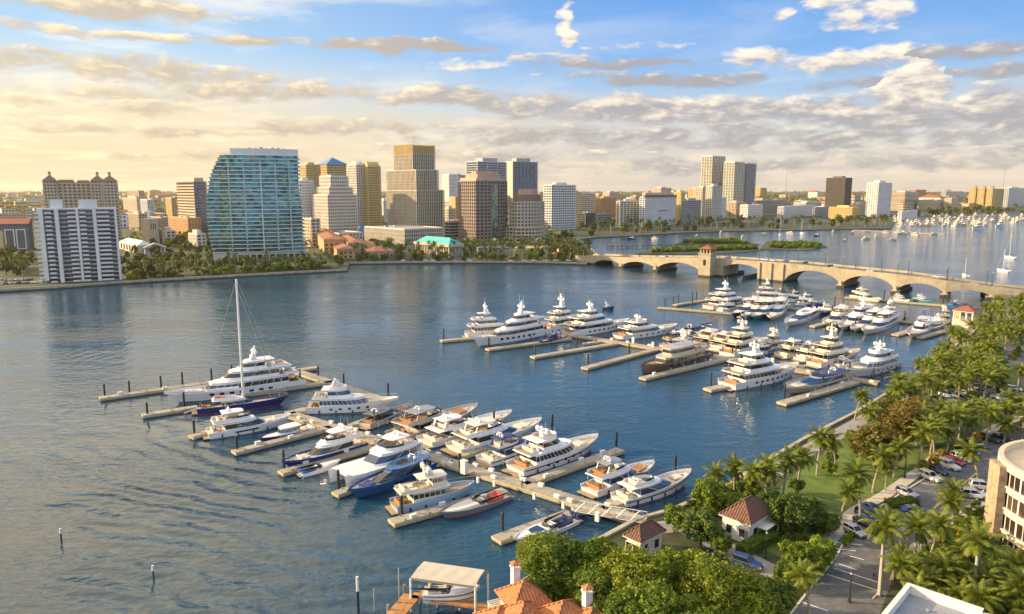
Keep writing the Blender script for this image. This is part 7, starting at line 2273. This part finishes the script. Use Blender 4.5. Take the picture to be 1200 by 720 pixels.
def car_proto(kind):
    r = empty('parked_car', (0, 0, -400)); L, W, H, hood, cab0, cab1 = {'suv': (4.7, 1.92, 1.72, 1.05, .02, .68), 'sedan': (4.75, 1.85, 1.45, .92, .14, .70), 'jeep': (4.4, 1.9, 1.85, 1.12, .02, .60), 'hatch': (4.1, 1.78, 1.52, .98, .02, .70)}[kind]

    def ring(x, w, zl, zh):
        return [(x, -w * .94, zl), (x, -w, zl + .25), (x, -w * .98, zh - .12), (x, -w * .86, zh), (x, w * .86, zh), (x, w * .98, zh - .12), (x, w, zl + .25), (x, w * .94, zl)]
    h = W / 2
    st = [(0, .84, .42, hood - .15), (.02, .95, .30, hood - .02), (.12, 1, .25, hood), (.60, 1, .25, hood), (.72, .99, .25, hood - .02), (.92, .94, .28, hood - .14), (.985, .86, .34, hood - .28), (1.0, .74, .42, hood - .40)]
    b_ = MB().loft([ring(t * L, h * w, zl, zh) for t, w, zl, zh in st]); b_.v = [(x - L / 2, y, z) for x, y, z in b_.v]
    b_.build('body', CARP['white'], r, smooth=False)
    x0, x1 = cab0 * L - L / 2, cab1 * L - L / 2; rk0, rk1 = (.15, .75) if kind != 'jeep' else (.06, .25)
    if kind == 'sedan': rk0, rk1 = .55, .85
    g = [(x0, -h * .90, hood - .02), (x1, -h * .90, hood - .02), (x1, h * .90, hood - .02), (x0, h * .90, hood - .02)]
    t = [(x0 + rk0, -h * .74, H - .08), (x1 - rk1, -h * .74, H - .08), (x1 - rk1, h * .74, H - .08), (x0 + rk0, h * .74, H - .08)]
    MB().loft([g, t]).build('window', M['tinted'], r)
    rf = MB().loft([[(x, y, H - .09) for x, y, z in inset3(t, -.03)], [(x, y, H) for x, y, z in inset3(t, .08)]])
    for i in range(4):
        rf.tube(g[i], t[i], .055, n=4)
    for s in (0, 3):
        q = 1 if s == 0 else 2
        rf.tube([(a * .52 + c * .48) for a, c in zip(g[s], g[q])], [(a * .52 + c * .48) for a, c in zip(t[s], t[q])], .05, n=4)
    rf.build('roof', CARP['white'], r)
    for fx in (.19, .81):
        for s in (-1, 1):
            x = fx * L - L / 2
            w_ = MB().tube((x, s * (h - .22), .34), (x, s * (h + .01), .34), .34, n=14).build('wheel', M['tyre'], r)
            MB().tube((x, s * (h + .01), .34), (x, s * (h + .025), .34), .21, n=10).build('rim', M['rim'], w_)
    for s in (-1, 1):
        MB().box(L / 2 - .16, L / 2 - .03, s * h * .62 - .18, s * h * .62 + .18, hood - .40, hood - .24).build('headlight', M['head_lens'], r)
        MB().box(-L / 2 - .02, -L / 2 + .12, s * h * .74 - .13, s * h * .74 + .13, hood - .38, hood - .12).build('tail_light', M['tail_lens'], r)
    return r


def inset3(t, d):
    return [(x, y, 0) for x, y in inset([(p[0], p[1]) for p in t], d)]


CK = {k: car_proto(k) for k in ('suv', 'sedan', 'jeep', 'hatch')}


def car(kind, col, px, py, yaw, label, group=None, z=LAND + .02):
    o = copy_tree(CK[kind]); x, y = at(px, py, z); o.location = (x, y, z); o.rotation_euler = (0, 0, yaw)
    for c in o.children:
        if c.name.startswith(('body', 'roof')):
            c.material_slots[0].link = 'OBJECT'; c.material_slots[0].material = CARP[col]
    return tag(o, label, 'car', group)


ROW = atan2(*(lambda a, b: (b[1] - a[1], b[0] - a[0]))(at(1093, 556, LAND), at(1118, 566, LAND)))
GP = 'cars in the lower car park'
for k, c, px, py, yw, lab in (('suv', 'white', 1090, 562, ROW, 'white suv parked nearest the hedge end of the row'), ('sedan', 'black', 1098, 554, ROW, 'black car squeezed between the white suv and the white jeep'), ('jeep', 'white', 1112, 549, ROW, 'white jeep with dark windows next to the red car'),
                           ('sedan', 'red', 1118, 543, ROW, 'red car in the row of the lower car park'), ('suv', 'white', 1127, 540, ROW, 'white suv just behind the red car'), ('suv', 'black', 1133, 532, ROW, 'black suv behind the white suv, fourth from the jeep'),
                           ('sedan', 'grey', 1146, 524, ROW, 'grey car half hidden by the palm at the far end of the row'), ('suv', 'green', 1161, 517, ROW, 'dark green suv at the top of the lane'), ('sedan', 'black', 1172, 515, ROW, 'black car at the far top end of the lane'),
                           ('hatch', 'silver', 1063, 581, ROW + .15, 'silver car parked behind the clipped hedge'), ('sedan', 'blue', 1072, 602, ROW + .9, 'blue car crossing the lane right of the hedge'),
                           ('suv', 'white', 1142, 583, ROW + .85, 'white suv parked against the right kerb below the end wall'), ('suv', 'silver', 1152, 573, ROW + .85, 'silver suv behind the white suv at the right kerb'),
                           ('sedan', 'navy', 1023, 600, ROW, 'navy car nearest the hedge among the three dark cars'), ('suv', 'navy', 1017, 608, ROW, 'navy suv in the middle of the three dark cars'), ('sedan', 'black', 1015, 616, ROW, 'black car lowest of the three dark cars'),
                           ('hatch', 'silver', 1002, 626, ROW, 'silver hatchback at the end of the row above empty bays'), ('suv', 'navy', 876, 664, ROW + .5, 'dark blue car on the driveway below the white house')):
    car(k, c, px, py, yw, lab)
cls = ['white', 'white', 'silver', 'black', 'grey', 'white', 'bronze', 'white', 'black', 'white', 'silver', 'white']
for i, (px, py) in enumerate(((1110, 465), (1130, 463), (1147, 461), (1150, 453), (1179, 457), (1189, 458), (1183, 467), (1172, 468), (1123, 469), (1133, 469), (1101, 470), (1112, 471))):
    car(['suv', 'sedan', 'hatch'][i % 3], ['white', 'white', 'white', 'grey', 'bronze', 'white', 'silver', 'white', 'black', 'silver', 'grey', 'white'][i], px, py, ROW + (.4 if i % 2 else .1),
        ['light car at the left of the upper car park', 'white car in the middle of the upper car park', 'white hatchback right of the middle in the upper car park', 'grey car at the far edge of the upper car park', 'bronze car at the right of the upper car park', 'white car at the right edge of the upper car park',
         'silver car below the bronze car in the upper car park', 'white car by the palms at the lower right of the upper car park', 'black car at the lower edge of the upper car park', 'silver car beside the black car in the upper car park', 'grey car at the lower left corner of the upper car park', 'white car beside the lower left corner of the upper car park'][i])
rc = random.Random(3)
for i in range(24):
    px = 2 + (i % 12) * 4.9 + (i // 12) * 2; py = 329.5 + (i // 12) * 3.6 - (i % 12) * .12
    if 40 < px and i // 12 == 0: continue
    car(rc.choice(['suv', 'sedan', 'hatch']), rc.choice(cls), px, py, radians(100), 'car in the waterside car park at the foot of the balcony tower', 'cars below the balcony tower')
for i in range(15):
    t = rc.uniform(2.2, 11.5); k = int(t); f = t - k; p, q = BP[k], BP[k + 1]; n = across(k); ln_ = rc.choice((5, 8.4, 14.6, 18))
    o = copy_tree(CK[rc.choice(['suv', 'sedan', 'hatch'])]); x, y = p[0] + (q[0] - p[0]) * f + n[0] * ln_, p[1] + (q[1] - p[1]) * f + n[1] * ln_
    o.location = (x, y, p[2] + (q[2] - p[2]) * f + .04); o.rotation_euler = (0, 0, atan2(q[1] - p[1], q[0] - p[0]) + (pi if ln_ > 10 else 0)); o.name = 'driving_car'
    cc_ = CARP[rc.choice(cls)]
    for c in o.children:
        if c.name.startswith(('body', 'roof')):
            c.material_slots[0].link = 'OBJECT'; c.material_slots[0].material = cc_
    tag(o, 'car driving across the stone bridge', 'car', 'cars driving across the bridge')
for i in range(16):
    px = 470 + i * 13 + rc.uniform(-3, 3)
    car(rc.choice(['suv', 'sedan']), rc.choice(cls), px, 306.3, radians(8), 'car on the downtown waterfront road', 'cars on the downtown waterfront')
for p in CK.values():
    for c in list(p.children):
        for d in list(c.children):
            bpy.data.objects.remove(d)
        bpy.data.objects.remove(c)
    bpy.data.objects.remove(p)

# park lamps
for px, py, lab in ((995, 706, 'dark lamp post with a round white globe by the empty parking bays'), (897, 655, 'dark lamp post beside the driveway by the white house'), (1122, 612, 'lamp post at the right kerb of the car park'), (1060, 560, 'lamp post on the lawn edge by the pavement')):
    x, y = at(px, py, LAND); lamp_post('lamp_post', (x, y, LAND), 4.2, lab, None)

# ------------------------------------------------------------ boats of the bay beyond the bridge
def far_boat_proto(L, cab, col, top):
    H = Hull(L, L * .28, 1.4, 2.3); m, bul = H.skin(10); n_h = len(m.f); m.mi = [0] * n_h
    m.cur = 0; d = H.deck(bul, 8); m.add(d.v, d.f)
    m.cur = 1; z = 1.2
    for i in range(cab):
        m.loft([[(x, y, z) for x, y in outline((.2 + .06 * i) * L, (.72 - .1 * i) * L, L * (.11 - .02 * i), .2 * L)], [(x, y, z + 1.9) for x, y in outline((.2 + .06 * i) * L, (.66 - .12 * i) * L, L * (.10 - .02 * i), .2 * L)]]); z += 1.9
        m.cur = 2; m.loft([[(x, y, z - 1.3 + q) for x, y in inset(outline((.2 + .06 * i) * L, (.70 - .1 * i) * L, L * (.11 - .02 * i), .2 * L), -.03)] for q in (0, .7)], caps=(False, False)); m.cur = 1
    m.box(.3 * L, .34 * L, -.6, .6, z, z + 1.2)
    return m, [M[col], M[top], M['tinted']]


FB = [far_boat_proto(16, 2, 'gel_cream', 'gel_cream'), far_boat_proto(13, 1, 'gel_tan', 'gel_cream'), far_boat_proto(20, 2, 'gel_white', 'gel_cream'), far_boat_proto(11, 1, 'gel_navy', 'gel_white')]
FBO = [None] * 4


def far_boat(k, px, py, rz, label, group, s=1.0):
    if FBO[k] is None:
        FBO[k] = FB[k][0].build('moored_boat', FB[k][1]); o = FBO[k]
    else:
        o = FBO[k].copy(); COL.objects.link(o)
    x, y = at(px, py); o.location = (x, y, 0); o.rotation_euler = (0, 0, rz); o.scale = (s, s, s)
    tag(o, label, 'boat', group)


rb = random.Random(8); n = 0
for row in range(8):
    for i in range(20):
        px = 1048 + i * 7.9 + (row % 2) * 4 + rb.uniform(-2, 2); py = 255.0 + row * 1.55 - (px - 1050) * .012
        if px > 1150 and row > 4 and rb.random() < .6 or rb.random() < .34 or px > 1198:
            continue
        far_boat(rb.choice((0, 0, 1, 2, 2)), px, py, GRID + rb.choice((0, pi)) + rb.uniform(-.1, .1), 'white boat packed into the crowded far marina', 'boats of the crowded far marina', rb.uniform(1.0, 1.5))
for px, py, s in ((1150, 268.5, 2.0), (1175, 266, 1.8)):
    far_boat(2, px, py, GRID + pi, 'large white motor yacht at the outer edge of the crowded far marina', 'large yachts at the far marina edge', s)
for px, py in ((745, 281), (764, 280), (818, 278), (870, 279), (900, 276), (960, 277), (992, 283), (1010, 281), (1025, 278), (1040, 282), (1077, 276), (930, 274), (845, 274), (1000, 274), (1062, 275), (1090, 275.5), (975, 272), (1020, 272.5), (1034, 273), (1048, 273), (1055, 273.2)):
    far_boat(rb.choice((1, 3, 1)), px, py, rb.uniform(0, 6.28), 'small boat at anchor in the bay beyond the bridge', 'anchored boats beyond the bridge', rb.uniform(.7, 1.1))
sm_ = None
for px, py, top, lab in ((1190, 303, 274, 'anchored white sailboat farthest right with bare mast'), (1183, 319, 294, 'anchored sailboat just below the farthest right one'), (1134, 325, 303, 'small sailboat with a slim mast beyond the right end of the bridge'), (915, 276, 255, 'sailboat moored below the northern promenade'), (942, 274, 258, 'small sailboat right of the promenade sailboat')):
    x, y = at(px, py); h = height_at(x, y, top); L = 11
    r = empty('sailboat', (x, y, 0), radians(rb.uniform(20, 120)), lab, 'sailboat'); H = Hull(L, 3.2, 1.0, 1.5)
    m, bul = H.skin(12); m.build('hull', M['gel_white'], r); H.deck(bul, 8).build('deck', M['deck_white'], r)
    MB().loft([[(a, b, .8) for a, b in outline(.3 * L, .66 * L, .8, 2)], [(a, b, 1.6) for a, b in outline(.3 * L, .62 * L, .7, 2)]]).build('cabin', M['gel_white'], r)
    MB().tube((.52 * L, 0, .7), (.52 * L, 0, h), .14, .10, 6).build('mast', M['gel_white'], r)
    MB().tube((.5 * L, 0, 2.4), (.1 * L, 0, 2.5), .22, .15, 6).build('furled_sail', M['canvas_navy'], r)
    MB().tube((.52 * L, 0, h), (.99 * L, 0, 1.5), .06, n=5).build('forestay', M['alu'], r)
dock('main_dock', 'long low floating dock in the bay below the promenade', (1000, 269.5), (1108, 274.5), 4.0)

# ------------------------------------------------------------ people
def person(px, py, yaw, shirt, label, z=LAND):
    x, y = at(px, py, z)
    V = [(0, 0, .95), (0, 0, 1.2), (0, 0, 1.42), (0, 0, 1.52), (.02, 0, 1.66), (0, .19, 1.40), (.05, .27, 1.12), (.15, .25, .90), (0, -.19, 1.40), (-.05, -.27, 1.12), (.02, -.28, .86),
         (0, .10, .88), (.12, .11, .50), (.02, .12, .06), (.16, .12, .03), (0, -.10, .88), (-.06, -.11, .50), (-.24, -.12, .10), (-.12, -.12, .04)]
    Ed = [(0, 1), (1, 2), (2, 3), (3, 4), (2, 5), (5, 6), (6, 7), (2, 8), (8, 9), (9, 10), (0, 11), (11, 12), (12, 13), (13, 14), (0, 15), (15, 16), (16, 17), (17, 18)]
    Rr = [.14, .14, .15, .06, .105, .07, .05, .04, .07, .05, .04, .10, .07, .045, .045, .10, .07, .045, .045]
    me = bpy.data.meshes.new('person'); me.from_pydata(V, Ed, []); o = bpy.data.objects.new('person', me); COL.objects.link(o)
    md = o.modifiers.new('skin', 'SKIN')
    for i, q in enumerate(Rr):
        me.skin_vertices[0].data[i].radius = (q, q)
    me.skin_vertices[0].data[0].use_root = True
    o.modifiers.new('sub', 'SUBSURF').levels = 1
    o.modifiers['sub'].render_levels = 1
    me.materials.append(M['person_' + shirt]); o.location = (x, y, z); o.rotation_euler = (0, 0, yaw)
    MB().ball((.0, 0, 1.70), .115, 8, 6, 1.1).build('hair', M['boot_black'], o)
    return tag(o, label, 'person')


def person_mat(shirt):
    m = bpy.data.materials.new('person_' + shirt[0]); m.use_nodes = True; t = Tree(m.node_tree); b = m.node_tree.nodes['Principled BSDF']; b.inputs['Roughness'].default_value = .85
    z = t.n('ShaderNodeSeparateXYZ', i0=t.n('ShaderNodeTexCoord').outputs['Object']).outputs[2]
    t.put(b.inputs['Base Color'], t.ramp(t.m('DIVIDE', z, 2.0), [(0, (.03, .03, .03)), (.04, (.04, .05, .09)), (.46, shirt[1]), (.735, (.45, .27, .18))], 'CONSTANT')); M['person_' + shirt[0]] = m


person_mat(('red', (.5, .05, .04))); person_mat(('grey', (.2, .2, .22)))
person(1024, 679, 1.2, 'grey', 'person in a grey top walking beside the parking bays')
person(612, 572, 2.0, 'grey', 'person in a grey top standing on the main dock', DOCK_TOP)
person(530, 541, .5, 'red', 'person in a red top standing on the main dock', DOCK_TOP)
person(880, 426, .5, 'grey', 'person in a grey top on the middle marina dock', DOCK_TOP)
person(1050, 553, .4, 'red', 'person in a red top on the park lawn')
